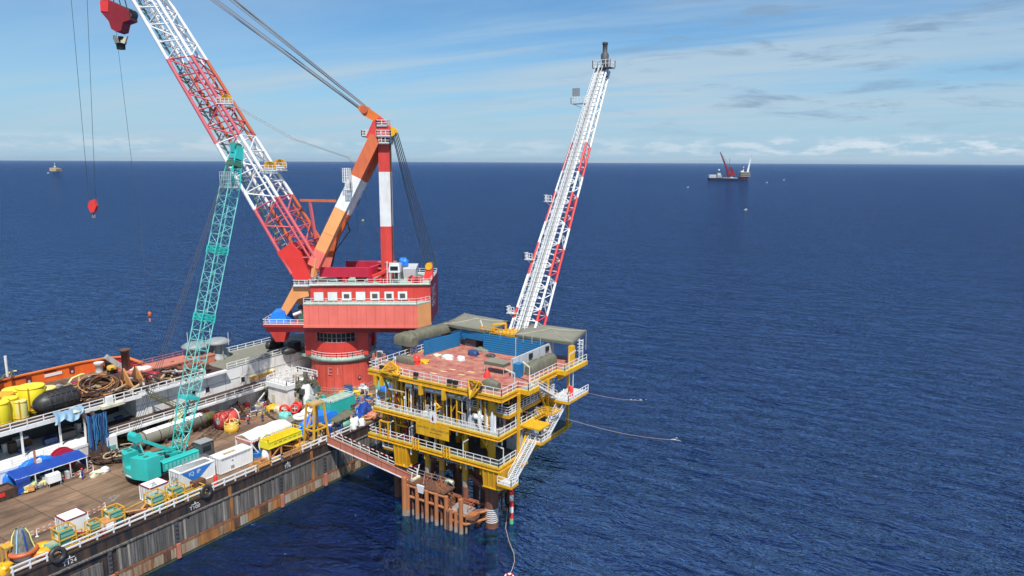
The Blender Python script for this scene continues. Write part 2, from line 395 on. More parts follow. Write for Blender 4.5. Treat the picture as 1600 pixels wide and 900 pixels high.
# small white cumulus row low over the horizon
E2 = comb(mth('MULTIPLY', az, 13.0), mth('MULTIPLY', el, 52.0))
b1 = ramp(noise(E2, 1.5, 7, .62), .44, .60)
cum = mth('MULTIPLY', mth('MULTIPLY', b1, mth('MULTIPLY', ramp(el, .006, .013), ramp(el, .038, .022))), ramp(az, -.55, .02, .35, 1.))
def mixc(f, a, b):
    n = N.new('ShaderNodeMix'); n.data_type = 'RGBA'
    L.new(f, n.inputs[0])
    for i, x in ((6, a), (7, b)):
        if isinstance(x, tuple): n.inputs[i].default_value = x
        else: L.new(x, n.inputs[i])
    return n.outputs[2]
hz = ramp(el, .17, -.01, 0., .85)
tint = N.new('ShaderNodeMix'); tint.data_type = 'RGBA'; tint.blend_type = 'MULTIPLY'; tint.inputs[0].default_value = 1; tint.inputs[7].default_value = (.44, .68, .86, 1)
L.new(sky.outputs[0], tint.inputs[6])
s0 = mixc(hz, tint.outputs[2], (2.7, 4.05, 5.45, 1))
s1 = mixc(cir, s0, (3.5, 4.5, 5.3, 1))
s2 = mixc(mth('MULTIPLY', alto, .85), s1, (1.75, 2.7, 3.9, 1))
s3 = mixc(mth('MULTIPLY', cum, .8), s2, (5.6, 6.1, 6.6, 1))
s4 = mixc(ramp(el, -.004, -.02), s3, (.02, .06, .12, 1))      # nothing but dark water below the horizon
L.new(s4, bg.inputs['Color'])
scene.view_settings.view_transform = 'Standard'; scene.view_settings.look = 'None'
scene.view_settings.gamma = 1; scene.view_settings.use_curve_mapping = False; scene.view_settings.exposure = 0.2
scene.render.engine = 'CYCLES'
scene.cycles.max_bounces = 6; scene.cycles.transparent_max_bounces = 8; scene.cycles.use_denoising = True
# ------------------------------------------------------------------ sea
def sea_material():
    m = bpy.data.materials.new('sea_water'); m.use_nodes = True; MATS['sea'] = m
    nt = m.node_tree; N = nt.nodes; L = nt.links
    N.remove(N['Principled BSDF']); out = N['Material Output']
    geo = N.new('ShaderNodeNewGeometry')
    def nz(rz, sx, sy, sc, det, ro, dist=0):
        mp = N.new('ShaderNodeMapping'); mp.inputs['Rotation'].default_value = (0, 0, R(rz)); mp.inputs['Scale'].default_value = (sx, sy, 1)
        L.new(geo.outputs['Position'], mp.inputs['Vector'])
        n = N.new('ShaderNodeTexNoise'); n.inputs['Scale'].default_value = sc; n.inputs['Detail'].default_value = det; n.inputs['Roughness'].default_value = ro; n.inputs['Distortion'].default_value = dist
        L.new(mp.outputs[0], n.inputs['Vector']); return n.outputs['Fac']
    def ma(op, a, c):
        n = N.new('ShaderNodeMath'); n.operation = op
        for i, x in enumerate((a, c)):
            if isinstance(x, (int, float)): n.inputs[i].default_value = x
            else: L.new(x, n.inputs[i])
        return n.outputs[0]
    h = ma('ADD', ma('MULTIPLY', nz(-30, .5, 1.3, .013, 3, .6, .6), 9.0), ma('ADD', ma('ADD', ma('MULTIPLY', nz(-38, .6, 1.25, .04, 5, .62, .5), 5.0), ma('MULTIPLY', nz(-24, .6, 1.4, .21, 4, .62, .7), 2.3)),
           ma('ADD', ma('MULTIPLY', nz(-48, .65, 1.4, .75, 4, .6, .5), .62), ma('MULTIPLY', nz(5, .8, 1.2, 2.6, 3, .6), .07))))
    bp = N.new('ShaderNodeBump'); bp.inputs['Strength'].default_value = 1; bp.inputs['Distance'].default_value = 2.2
    L.new(h, bp.inputs['Height'])
    # water body colour drifts a little over hundreds of metres (wind lanes)
    n2 = nz(-35, 1, 2.4, .006, 4, .55)
    mx = N.new('ShaderNodeMix'); mx.data_type = 'RGBA'; mx.inputs[6].default_value = (.0018, .0122, .082, 1); mx.inputs[7].default_value = (.0038, .0205, .120, 1); L.new(n2, mx.inputs[0])
    df = N.new('ShaderNodeBsdfDiffuse'); L.new(mx.outputs[2], df.inputs['Color']); L.new(bp.outputs['Normal'], df.inputs['Normal'])
    gl = N.new('ShaderNodeBsdfGlossy'); gl.inputs['Roughness'].default_value = .09; gl.inputs['Color'].default_value = (.44, .66, 1.0, 1); L.new(bp.outputs['Normal'], gl.inputs['Normal'])
    fr = N.new('ShaderNodeFresnel'); fr.inputs['IOR'].default_value = 1.38; L.new(bp.outputs['Normal'], fr.inputs['Normal'])
    body = N.new('ShaderNodeMixShader'); L.new(ma('MINIMUM', ma('MULTIPLY', fr.outputs[0], 1.55), .66), body.inputs[0]); 
    tr = N.new('ShaderNodeBsdfTransparent'); tr.inputs[0].default_value = (.34, .92, .78, 1)
    ms = N.new('ShaderNodeMixShader'); ms.inputs[0].default_value = .38
    L.new(df.outputs[0], ms.inputs[1]); L.new(tr.outputs[0], ms.inputs[2])
    L.new(ms.outputs[0], body.inputs[1]); L.new(gl.outputs[0], body.inputs[2]); L.new(body.outputs[0], out.inputs['Surface'])
sea_material()
sea = MB('sea'); n = 96
sea.v = [V((0, 0, 0))]+[V((r*math.cos(2*math.pi*i/n), r*math.sin(2*math.pi*i/n), 0)) for r in (400, 4000, 38000) for i in range(n)]
for i in range(n):
    j = (i+1) % n
    for f in ((0, 1+i, 1+j), (1+i, 1+n+i, 1+n+j, 1+j), (1+n+i, 1+2*n+i, 1+2*n+j, 1+n+j)): sea.f.append(list(f)); sea.m.append('sea'); sea.sm.append(False)
tag(sea.build('sea'), None, None, kind='structure')
wb_m = bpy.data.materials.new('water_absorption'); wb_m.use_nodes = True; MATS['water_absorption'] = wb_m
_n = wb_m.node_tree.nodes; _n.remove(_n['Principled BSDF']); va = _n.new('ShaderNodeVolumeAbsorption'); va.inputs['Color'].default_value = (.18, .80, .66, 1); va.inputs['Density'].default_value = .32
wb_m.node_tree.links.new(va.outputs[0], _n['Material Output'].inputs['Volume'])
wbd = MB('water_absorption'); wbd.bb(-26800, 26800, -26800, 26800, -40, -.05); o = wbd.build('water_body'); tag(o, None, None, kind='structure')
# ================================================================== crane barge
HX = -90.6; DZ = 7.8; WX = -117.2; UX = -120.6; UZ = 15.5
barge = thing('crane_barge', 'long black hulled crane barge with brown timber deck and worn planked side', 'barge', (-112, 60, 0))
h = MB('hull_black')
h.bb(-131.5, HX, -30, 117, -6, DZ-.25)
h.bb(HX-.5, HX+.12, -30, 117, DZ-.25, DZ+.02, 'rust_dark')
h.build('hull', barge)
d = MB('timber_deck'); d._add([(-131.5, -30, DZ), (HX-.5, -30, DZ), (HX-.5, 117, DZ), (-131.5, 117, DZ)], [(0, 1, 2, 3)], 'timber_deck')
d.build('deck', barge)
bars = MB('rust_strake')
bars.bb(HX, HX+.30, -30, 117, 5.78, 5.98, 'timber'); bars.bb(HX, HX+.24, -30, 117, 1.95, 2.35, 'rust_strake')
bars.build('rubbing_strake', barge)
lo = MB('rust'); lo.bb(HX, HX+.06, -30, 117, -.2, 1.95, 'rust'); lo.bb(HX, HX+.09, -30, 117, -.6, .42, 'moss')
lo.build('boot_topping', barge)
ycut = [14.0, 23.5, 31.5]+[GX(x, y, HX).y for x, y in ((170, 864), (275, 832), (361, 793), (438, 763), (488, 735), (506, 725), (552, 708))]+[107, 116.5]
for i in range(len(ycut)-1):
    y0, y1 = ycut[i]+(.9 if i == 3 else .28), ycut[i+1]-(.9 if i == 2 else .28)
    if y1-y0 < .8: continue
    p = MB('timber'); y = y0; rr = random.Random(i)
    while y < y1-.05:
        wd = min(rr.uniform(.24, .36), y1-y)
        p.bb(HX, HX+.14+rr.uniform(0, .02), y, y+wd-.03, 2.4+rr.uniform(0, .05), (4.7 if i == 2 else 5.72)-(rr.random() < .15)*rr.uniform(.1, .6), rr.choice(['timber']*7+['timber_dark']*4+['timber_pale']))
        y += wd
    p.build('timber_fender', barge)
    q = MB('timber_low'); y = y0
    while y < y1-.05:
        wd = min(rr.uniform(.8, 1.7), y1-y)
        q.bb(HX+.06, HX+.2+rr.uniform(0, .04), y, y+wd-.05, .42, 1.93, rr.choice(['timber_low', 'timber_low', 'timber_pale', 'rust_orange' if 3 <= i <= 7 else 'timber_low', 'rust'])); y += wd
    q.build('lower_fender', barge)
for yy, mk in ((ycut[5], 'rust_orange'), (ycut[7], 'rust_orange'), (ycut[4], 'grey_dark'), (ycut[6], 'grey_dark'), (ycut[8], 'grey_dark'), (ycut[3], 'grey_dark')):
    c = MB(mk); c.bb(HX, HX+.22, yy-.24, yy+.24, .1, 5.77)
    if mk == 'rust_orange': c.bb(HX, HX+.02, yy-.3, yy+.25, 5.98, DZ-.3)
    else:
        for k in range(5): c.beam((HX+.34, yy-.25, 2.7+k*.62), (HX+.34, yy+.25, 2.7+k*.62), .06, mk='black')
        c.bb(HX+.2, HX+.5, yy-.25, yy+.25, .2, 2.4, 'salmon')
    c.build('fender_post', barge)
for (px, py), s in (((97, 877), 'T124'), ((296, 794), 'T100'), ((444.5, 731.5), 'T76')):
    o = GX(px, py, HX); t = MB('white_clean')
    o.z = 6.28; wd = text(t, s, o, (0, 1, 0), (0, 0, 1), .56, 'white_clean', (.03, 0, 0))
    t.bb(HX+.02, HX+.035, o.y+wd*.2, o.y+wd*.9, 6.98, 7.06); t.bb(HX+.02, HX+.037, o.y+wd*.5, o.y+wd*.58, 6.98, 7.36)
    t.build('draft_mark', barge)
def dk(px, py): p = G(px, py, DZ); p.z = DZ; return p
for a, b, mk in (((16, 897), (74, 877), 'white'), ((97, 867), (316, 774.5), 'white'), ((331, 765), (398, 737), 'white'), ((401, 735), (421, 727), 'orange_steel'), ((423, 727), (438, 719), 'white'),
                 ((440, 720), (470, 708), 'orange_steel'), ((472, 706), (509, 690), 'white'), ((519, 687), (546, 674), 'white')):
    ya, yb = G(*a).y, G(*b).y; r = MB(mk); X = HX-.1
    n = max(1, round((yb-ya)/2.1))
    for i in range(n+1):
        yy = ya+(yb-ya)*i/n; r.bb(X-.07, X+.07, yy-.09, yy+.09, DZ-.3, DZ+1.1)
    r.beam((X, ya-.2, DZ+1.08), (X, yb+.2, DZ+1.08), .16); r.beam((X, ya-.2, DZ+.5), (X, yb+.2, DZ+.5), .16)
    r.build('deck_railing', barge)
# --- raised works along the far side
ub = MB('white_wall')
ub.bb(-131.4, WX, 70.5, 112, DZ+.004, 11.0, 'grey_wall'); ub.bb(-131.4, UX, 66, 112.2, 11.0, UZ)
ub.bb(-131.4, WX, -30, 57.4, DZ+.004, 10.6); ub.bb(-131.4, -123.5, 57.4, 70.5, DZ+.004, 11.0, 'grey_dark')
for y in range(68, 112, 4): ub.bb(UX, UX+.05, y-.06, y+.06, 11.2, UZ-.1, 'grey_wall')
ub.bb(UX, UX+.06, 66, 112, 13.1, 13.25, 'grey_wall'); ub.bb(WX, WX+.08, -30, 57.4, 10.25, 10.66, 'white')
for y in (73, 78, 84, 89): ub.bb(WX, WX+.06, y-.1, y+.1, DZ, 11, 'grey')
ub.build('side_house', barge)
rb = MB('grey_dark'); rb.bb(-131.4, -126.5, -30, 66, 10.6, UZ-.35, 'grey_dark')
rr = random.Random(3)
for k in range(30):
    y = rr.uniform(34, 65); rb.box((rr.uniform(-126, -122), y, 10.62), (rr.uniform(.5, 1.6), rr.uniform(.6, 2.2), rr.uniform(.4, 1.7)), rr.choice(['grey', 'grey_dark', 'rust', 'white', 'rust_dark', 'blue_equip']))
for k in range(6): rb.tube((-122.5, 58+k*.15, 11.3+.14*k), (-122.5-.4*k, 67, 11.3+.14*k), .12, 'grey')
rb.build('lower_bay', barge)
gal = MB('white'); gal.bb(-123.4, -116.1, 57.4, 91, 11.004, 11.2); gal.bb(-116.2, -116.05, 57.4, 91, 10.85, 11.24, 'white')
gal.bb(-122.8, -116.9, 57.5, 90.9, 11.2, 11.215, 'rust_dark')
for y in (58, 63, 91): gal.beam((-116.5, y, DZ), (-116.5, y, 11.0), .28, mk='orange_steel')
gal.beam((-116.3, 88, 8.6), (-116.3, 91, 11), .2)
gal.build('gallery', barge)
g2 = MB('white'); g2.rail([(-116.2, 58, 11.2), (-116.2, 91, 11.2)], 1.05, 2.0, .06); g2.build('gallery_railing', barge)
g3 = MB('white'); g3.rail([(-117.5, -10, 10.6), (-117.5, 51.5, 10.6)], 1.05, 2.2, .055); g3.build('bay_railing', barge)
up = MB('grey'); up.bb(-131.5, -119.5, -30, 66.4, UZ-.4, UZ-.02, 'rust_dark'); up.bb(-131.5, UX+.05, 66.4, 84, UZ-.1, UZ+.05, 'rust_dark'); up.bb(-131.5, UX+.05, 84, 112.3, UZ-.1, UZ+.06, 'olive_pale')
up.bb(-119.52, -119.35, -30, 66.4, UZ-.55, UZ+.12, 'white'); up.bb(-120.5, -119.35, 66.4, 84, UZ-.3, UZ+.07, 'white')
up.build('upper_deck', barge)
for y in (22, 29, 36, 42.5, 47.5, 53, 56.8): MB('white').beam((-119.9, y, 10.6), (-119.9, y, UZ-.4), .26).build('stanchion', barge)
u1 = MB('white'); u1.rail([(-119.45, -10, UZ), (-119.45, 60, UZ)], 1.1, 2.3, .07); u1.rail([(-119.45, 60.3, UZ), (-119.45, 79, UZ)], 1.25, 1.5, .075)
u1.rail([(-120.5, 84.5, UZ), (-120.7, 100, UZ), (-120.7, 106.5, UZ)], 1.1, 2.2, .06); u1.rail([(-130.8, 82, UZ), (-130.8, 103, UZ), (-121, 106.5, UZ)], 1.1, 2.2, .06)
u1.build('upper_railing', barge)
bx = MB('white'); bx.bb(-120, -118.5, 59.2, 63, UZ-.5, UZ-.05, 'cream'); bx.bb(-119.6, -118.9, 60.3, 61.3, UZ, UZ+1.3); bx.build('hose_platform', barge)
st = MB('moss')
def stair(mb, a, b, wdt, side, mk='white', tread='grey', n=None, rail=True, h=1.0):
    """flight from a (foot) to b (head); side = unit vector across"""
    a, b, side = V(a), V(b), V(side); n = n or max(4, int((b-a).length/.3))
    for s in (-1, 1):
        o = side*wdt/2*s; mb.beam(a+o, b+o, .07, .28, mk)
        if rail:
            mb.beam(a+o+V((0, 0, h)), b+o+V((0, 0, h)), .07, mk=mk); mb.beam(a+o+V((0, 0, h/2)), b+o+V((0, 0, h/2)), .05, mk=mk)
            for k in range(5): p = a.lerp(b, k/4)+o; mb.beam(p, p+V((0, 0, h)), .06, mk=mk)
    dd = (b-a); dd.z = 0; dd.normalize()
    for k in range(n):
        p = a.lerp(b, (k+.5)/n); mb.beam(p-side*wdt/2, p+side*wdt/2, .24, .04, tread, up=(0, 0, 1))
stair(st, (-118.4, 72.5, 11.2), (-118.4, 67.2, 15.3), .9, (1, 0, 0), 'moss', 'grey'); st.build('upper_stair', barge)
st = MB('moss'); stair(st, (-116.0, 67.6, DZ), (-116.0, 71.4, 11.2), .9, (1, 0, 0), 'yellow_pale', 'grey'); st.build('lower_stair', barge)
st = MB('moss'); stair(st, (-115.2, 92.6, DZ), (-116, 89.2, 11.2), .9, (1, 0, 0), 'moss', 'grey'); st.build('after_stair', barge)
for y in (76.5, 79.5, 87.5):
    MB('glass').bb(UX, UX+.07, y, y+.9, 12.0, 13.0, 'black').build('pane', MB('white').bb(UX, UX+.14, y-.12, y, 11.9, 13.1).bb(UX, UX+.14, y+.9, y+1.02, 11.9, 13.1).bb(UX, UX+.14, y, y+.9, 13.0, 13.1).build('side_window', barge))
for c in (G(341, 556, UZ+.5), G(306, 563, UZ+.5)):
    t = MB('grey_vent'); t.lathe((c.x, c.y, UZ), [(1.9, 0), (1.7, .5), (1.15, 1.1), (1.1, 2.6), (1.3, 2.9)], n=20); t.lathe((c.x, c.y, UZ+2.9), [(1.3, 0), (2.5, .35), (2.6, .7), (1.7, 1.25), (.3, 1.4)], n=12)
    for k in range(6):
        a = k*1.047; t.beam((c.x+1.9*math.cos(a), c.y+1.9*math.sin(a), UZ+.2), (c.x+1.25*math.cos(a), c.y+1.25*math.sin(a), UZ+2.8), .1, .5)
    t.tube((c.x-2.3, c.y, UZ+3), (c.x-2.3, c.y, UZ+6), .05, 'white', 4); t.tube((c.x+2.3, c.y+1, UZ+3), (c.x+2.3, c.y+1, UZ+5.6), .05, 'white', 4)
    t.build('mushroom_vent', barge)
q = MB('salmon'); a = G(205, 578, UZ+1.4); b = G(262, 560, UZ+1.4)
q.bb(-131.3, -126.8, a.y-2, a.y+15, UZ, UZ+1.5, 'salmon'); q.bb(-131.4, -126.7, a.y-2.1, a.y+15.1, UZ+1.5, UZ+1.75, 'salmon'); q.rail([(-131, a.y-2, UZ+1.7), (-131, a.y+15, UZ+1.7)], 1, 2, .04)
q.build('hatch_house', barge)
# ================================================================== heavy lift crane
CC = V((-113, 108, 0)); CB = V((-math.cos(YAW), -math.sin(YAW), 0)); CN = V((-CB.y, CB.x, 0))
def K(u, n, z): return CC+CB*u+CN*n+V((0, 0, z))
def KP(px, py, n):
    """point of the photographed crane lying in the plane n metres off its axis"""
    d = sight(px, py); p0 = CC+CN*n; t = ((p0-CAM).dot(CN))/d.dot(CN); return CAM+d*t
def KQ(px, py, n): p = KP(px, py, n)-CC; return p.dot(CB), n, p.z
crane = thing('heavy_lift_crane', 'huge red pedestal crane with red and white lattice boom on the barge stern', 'crane', CC, math.atan2(CB.y, CB.x))
pd = MB('red_ped'); pd.lathe(CC, [(6.9, DZ), (6.7, DZ+.3), (6.7, 15.0)], n=48)
for k in range(24): a = k*math.pi/12; pd.beam(CC+V((6.72*math.cos(a), 6.72*math.sin(a), DZ)), CC+V((6.72*math.cos(a), 6.72*math.sin(a), 15)), .03, mk='red_dark')
for k in (-.75, .75):
    c = CC+(CN*math.cos(k)-CB*math.sin(k))*6.75; pd.lathe(V((c.x, c.y, 10.6)), [(.42, 0), (.42, .12)], 'red_dark', 14, axis=c-CC); pd.lathe(V((c.x, c.y, 10.6)), [(.26, 0), (.26, .2)], 'grey', 14, axis=c-CC)
pd.build('pedestal', crane)
t = MB('pink')
for s, u in (('E', 1.75), ('1', .1)):
    ang = math.asin(u/6.75); base = CC+CN*6.75*math.cos(ang)+CB*6.75*math.sin(ang)
    nrm = (base-CC).normalized(); text(t, s, V((base.x, base.y, 11.6)), V((0, 0, 1)).cross(nrm), (0, 0, 1), 1.7, 'mark_pink', nrm*.05)
t.build('crane_mark', crane)
rg = MB('green_deck'); rg.lathe(CC, [(6.72, 14.35), (7.1, 14.4), (7.15, 15.3), (6.4, 15.35)], n=48, cap=False); 
rg.grid(lambda u, v: CC+V(((7.0+2.6*v*math.sin(u*math.pi))*math.cos(R(165+85*u)), (7.0+2.6*v*math.sin(u*math.pi))*math.sin(R(165+85*u)), 15.3)), 16, 3, 'green_deck', False, .6); rg.build('ring_walkway', crane)
rl = MB('white'); rl.rail([CC+V((7.1*math.cos(k*math.pi/20), 7.1*math.sin(k*math.pi/20), 15.35)) for k in range(41)], 1.05, 1.4, .045); rl.build('ring_railing', crane)
sl = MB('red_crane'); sl.lathe(CC, [(6.3, 15.3), (6.3, 18.4)], n=48); sl.lathe(CC, [(5.6, 18.4), (5.6, 20.4)], 'black', n=48); sl.lathe(CC, [(6.3, 20.4), (6.3, 22.2)], n=48)
for k in range(40): a = k*math.pi/20; sl.beam(CC+V((6.2*math.cos(a), 6.2*math.sin(a), 18.4)), CC+V((6.2*math.cos(a), 6.2*math.sin(a), 20.4)), .09, mk='grey')
for zz in (18.5, 19.4): sl.torus(CC+V((0, 0, zz)), 6.25, .05, 'grey', n=40, k=4)
for u in (5.6, -5.0):
    for n in (3.9, -3.9):
        sl.hexa([K(u-1.6, n-.8, 15.4), K(u+1.2, n-.8, 15.4), K(u+1.2, n+.6, 15.4), K(u-1.6, n+.6, 15.4)], [K(u-1.6, n-.8, 22.1), K(u+1.2, n-.8, 22.1), K(u+1.2, n+.6, 22.1), K(u-1.6, n+.6, 22.1)])
sl.hexa([K(-17.5, -8.5, 20.8), K(14, -8.5, 20.8), K(14, 6.6, 20.8), K(-17.5, 6.6, 20.8)], [K(-18, -9, 22.05), K(14.2, -9, 22.05), K(14.2, 7, 22.05), K(-18, 7, 22.05)], 'red_dark')
sl.build('slew_column', crane)
NB = 7.9
hs = MB('red_band')
low = [(5.8, NB), (5.8, -10), (-20, -10), (-20, 4.6), (-17.6, NB)]
hs.hexa([K(u, n, 22.1) for u, n in low][::-1], [K(u, n, 26.9) for u, n in low][::-1])
for k in range(12): u = 4.6-k*1.95; hs.prism([K(u+.03, NB+.001, 22.5), K(u-.03, NB+.001, 22.5), K(u-.03, NB+.001, 26.85), K(u+.03, NB+.001, 26.85)], CN*.02, 'red_crane')
hs.build('machinery_house', crane)
lp = MB('red_band'); lp.prism([K(5.9, NB+.12, 22.06), K(-17.7, NB+.12, 22.06), K(-17.7, NB+.12, 22.5), K(5.9, NB+.12, 22.5)], CN*-.15, 'red_band')
lp.prism([K(-17.66, NB+.12, 22.06), K(-20.1, 4.5, 22.06), K(-20.1, 4.5, 22.5), K(-17.66, NB+.12, 22.5)], (CN*-.12), 'orange_pale'); lp.build('sill_lip', crane)
ch = MB('orange_pale'); ch._add([K(-17.62, NB+.03, 22.5), K(-20.03, 4.63, 22.5), K(-20.03, 4.63, 26.9), K(-17.62, NB+.03, 26.9)], [(0, 1, 2, 3)]); ch.build('house_corner', crane)
rw = MB('pink'); rw._add([K(-20.03, 4.6, 22.1), K(-20.03, -10, 22.1), K(-20.03, -10, 31.2), K(-20.03, 4.6, 31.2)], [(0, 1, 2, 3)], 'red_dark'); rw.build('house_end_shade', crane)  # darker red sheet, the dimness of the end wall put into its colour
bt = MB('white')
rr = random.Random(12)
for k in range(3):
    for z in (29.6, 27.9, 26.2):      # faded painted signwriting, a column of strokes
        n0 = 3.2-k*2.6
        for j in range(5):
            n1 = n0-rr.uniform(0, 1.3); z1 = z-rr.uniform(0, 1.1)
            if rr.random() < .5: bt._add([K(-20.07, n1, z1), K(-20.07, n1-.85, z1), K(-20.07, n1-.85, z1+.28), K(-20.07, n1, z1+.28)], [(0, 1, 2, 3)])
            else: bt._add([K(-20.075, n1, z1-.5), K(-20.075, n1-.28, z1-.5), K(-20.075, n1-.28, z1+.5), K(-20.075, n1, z1+.5)], [(0, 1, 2, 3)])
bt.build('house_signwriting', crane)
up = MB('red_crane'); NU = 6.4
up.hexa([K(4.6, NU, 26.9), K(-19.98, NU-1.9, 26.9), K(-19.98, -9.9, 26.9), K(4.6, -9.9, 26.9)], [K(4.6, NU, 30.6), K(-19.98, NU-1.9, 30.6), K(-19.98, -9.9, 30.6), K(4.6, -9.9, 30.6)])
up.build('upper_house', crane)
wk = MB('green_deck'); wk.hexa([K(5.8, NB+.08, 26.9), K(-17.6, NB+.08, 26.9), K(-20.02, 4.68, 26.9), K(-20.02, 3, 26.9), K(5.8, 3, 26.9)], [K(5.8, NB+.08, 27.15), K(-17.6, NB+.08, 27.15), K(-20.02, 4.68, 27.15), K(-20.02, 3, 27.15), K(5.8, 3, 27.15)])
wk.build('house_walkway', crane)
wr = MB('white'); wr.rail([K(5.7, NB-.05, 27.15), K(-17.5, NB-.05, 27.15), K(-19.9, 4.8, 27.15)], 1.05, 1.5, .04); wr.build('walkway_railing', crane)
for px in (424, 507, 592, 676, 762, 848, 930):
    u = KQ(390+px/3.9125, 470, NU)[0]; f = MB('white'); nn = NU+.02-1.9*(4.6-u)/24.6
    f.prism([K(u+.95, nn+.14, 27.5), K(u-.95, nn+.0, 27.5), K(u-.95, nn+.0, 29.2), K(u+.95, nn+.14, 29.2)], CN*.18)
    fo_ = f.build('house_window', crane)
    if px > 560 and px != 676: MB('glass').prism([K(u+.55, nn+.3, 27.85), K(u-.55, nn+.22, 27.85), K(u-.55, nn+.22, 28.8), K(u+.55, nn+.3, 28.8)], CN*.04, 'grey_dark').build('pane', fo_)
rf = MB('green_deck'); rf.hexa([K(5.0, NU+.4, 30.6), K(-20.02, NU-1.5, 30.6), K(-20.02, -10.1, 30.6), K(5.0, -10.1, 30.6)], [K(5.0, NU+.4, 30.8), K(-20.02, NU-1.5, 30.8), K(-20.02, -10.1, 30.8), K(5.0, -10.1, 30.8)])
rf.build('roof_deck', crane)
r2 = MB('white'); r2.rail([K(4.8, NU+.3, 30.8), K(-19.9, NU-1.6, 30.8), K(-19.9, -10, 30.8), K(-8, -10, 30.8)], 1.05, 1.9, .04); r2.rail([K(4.8, NU+.3, 30.8), K(4.8, -3, 30.8)], 1.05, 1.9, .04); r2.build('roof_railing', crane)
# roof machinery: the red winch frame
wf = MB('crimson')
def kb(p, q, w, h, mk=None): wf.beam(K(*p), K(*q), w, h, mk)
def wall(p, q, z0, z1, th=.5, mk=None):
    a, b = K(p[0], p[1], 0), K(q[0], q[1], 0); s = V((0, 0, 1)).cross(b-a).normalized()*th/2
    wf.hexa([a-s+V((0, 0, z0)), b-s+V((0, 0, z0)), b+s+V((0, 0, z0)), a+s+V((0, 0, z0))], [a-s+V((0, 0, z1)), b-s+V((0, 0, z1)), b+s+V((0, 0, z1)), a+s+V((0, 0, z1))], mk or 'crimson')
wall((3.2, 3.6), (-7.2, 3.6), 32.0, 34.0, .7); wall((0, -6.4), (-9.6, -6.4), 32.0, 34.0, .7); wall((-7.2, 3.6), (-9.6, -6.4), 32.2, 34.0, .7)
for u, n in ((-7.4, 3.6), (-2, 3.6), (-9.4, -6.4), (-3, -6.4)): wf.beam(K(u, n, 30.8), K(u, n, 32.2), .7, .9, 'crimson')
wf.beam(K(-7.6, 3.4, 32.0), K(-11.0, .5, 33.2), .6, .6, 'red_crane'); wf.beam(K(-9.6, -6.2, 33.0), K(-11, -1.5, 33.8), .5, .5, 'red_dark')
wf.lathe(K(-1, 2.6, 31.9), [(1.1, 0), (1.1, .2), (.7, .2), (.7, 6), (1.1, 6), (1.1, 6.2)], 'red_dark', 18, axis=-CN); wf.lathe(K(-5, 2.6, 31.9), [(1.1, 0), (1.1, .2), (.7, .2), (.7, 6), (1.1, 6), (1.1, 6.2)], 'red_dark', 18, axis=-CN)
wf.build('winch_frame', crane)
for u, n, s in ((-10.2, 3.6, .6), (-9.0, 2.4, .5), (-17, 3, .7), (-15.6, 1.0, .5)):
    wm = MB('red'); wm.box(K(u, n, 30.8), (1.6*s*2, 1.1*s*2, .8*s*2), rz=YAW); wm.lathe(K(u, n+.5, 31.6), [(.4, -.7), (.4, .7)], 'red_dark', 12, axis=CN); wm.build('winch', crane)
cb = MB('white'); cu, cn = -12.6, 4.2
for a in (-.9, .9):
    for b in (-.8, .8): cb.beam(K(cu+a, cn+b, 30.8), K(cu+a, cn+b, 33.3), .16)
cb.hexa([K(cu-1.2, cn-1, 33.2), K(cu+1.2, cn-1, 33.2), K(cu+1.2, cn+1, 33.2), K(cu-1.2, cn+1, 33.2)], [K(cu-1.2, cn-1, 35), K(cu+1.2, cn-1, 35), K(cu+1.0, cn+.8, 35.2), K(cu-1.0, cn+.8, 35.2)])
cb.hexa([K(cu-.8, cn+1.0, 33.7), K(cu+.8, cn+1.0, 33.7), K(cu+.8, cn+1.06, 33.7), K(cu-.8, cn+1.06, 33.7)], [K(cu-.8, cn+1., 34.5), K(cu+.8, cn+1., 34.5), K(cu+.8, cn+1.06, 34.5), K(cu-.8, cn+1.06, 34.5)], 'glass')
for z in range(7): cb.beam(K(cu+1.6, cn+.3, 31+z*.6), K(cu+1.6, cn-.4, 31+z*.6), .07)
cb.beam(K(cu+1.6, cn+.3, 30.8), K(cu+1.6, cn+.3, 35.4), .09); cb.beam(K(cu+1.6, cn-.4, 30.8), K(cu+1.6, cn-.4, 35.4), .09)
cb.build('lookout_cabin', crane)
gc = MB('grey_light'); gc.hexa([K(-16.2, -.2, 30.8), K(-13.8, -.2, 30.8), K(-13.8, -4, 30.8), K(-16.2, -4, 30.8)], [K(-16.4, .1, 33.2), K(-13.6, .1, 33.2), K(-13.6, -4.2, 33.8), K(-16.4, -4.2, 33.8)]); gc.build('generator_cabin', crane)
bq = MB('blue_tarp'); bq.blob(K(-13.6, -2.2, 33.6), (1.7, 1.9, 1.5), seed=3, rough=.5); bq.blob(K(-13.0, -2.0, 31.0), (2.6, 2.6, 2.9), 'grey_dark', seed=5); bq.build('exhaust_cover', crane)
# sheave stand at the back edge
ss = MB('red'); ss.hexa([K(-20, -2, 30.8), K(-18, -2, 30.8), K(-18, 0, 30.8), K(-20, 0, 30.8)], [K(-19.9, -1.8, 33.4), K(-18.4, -1.8, 33.4), K(-18.4, -.4, 33.4), K(-19.9, -.4, 33.4)])
for k in range(4): ss.lathe(K(-19.1, -.1-.5*k, 33.7), [(.75, 0), (.6, .14), (.75, .28)], 'yellow', 18, axis=-CN)
ss.build('tail_sheave_block', crane)
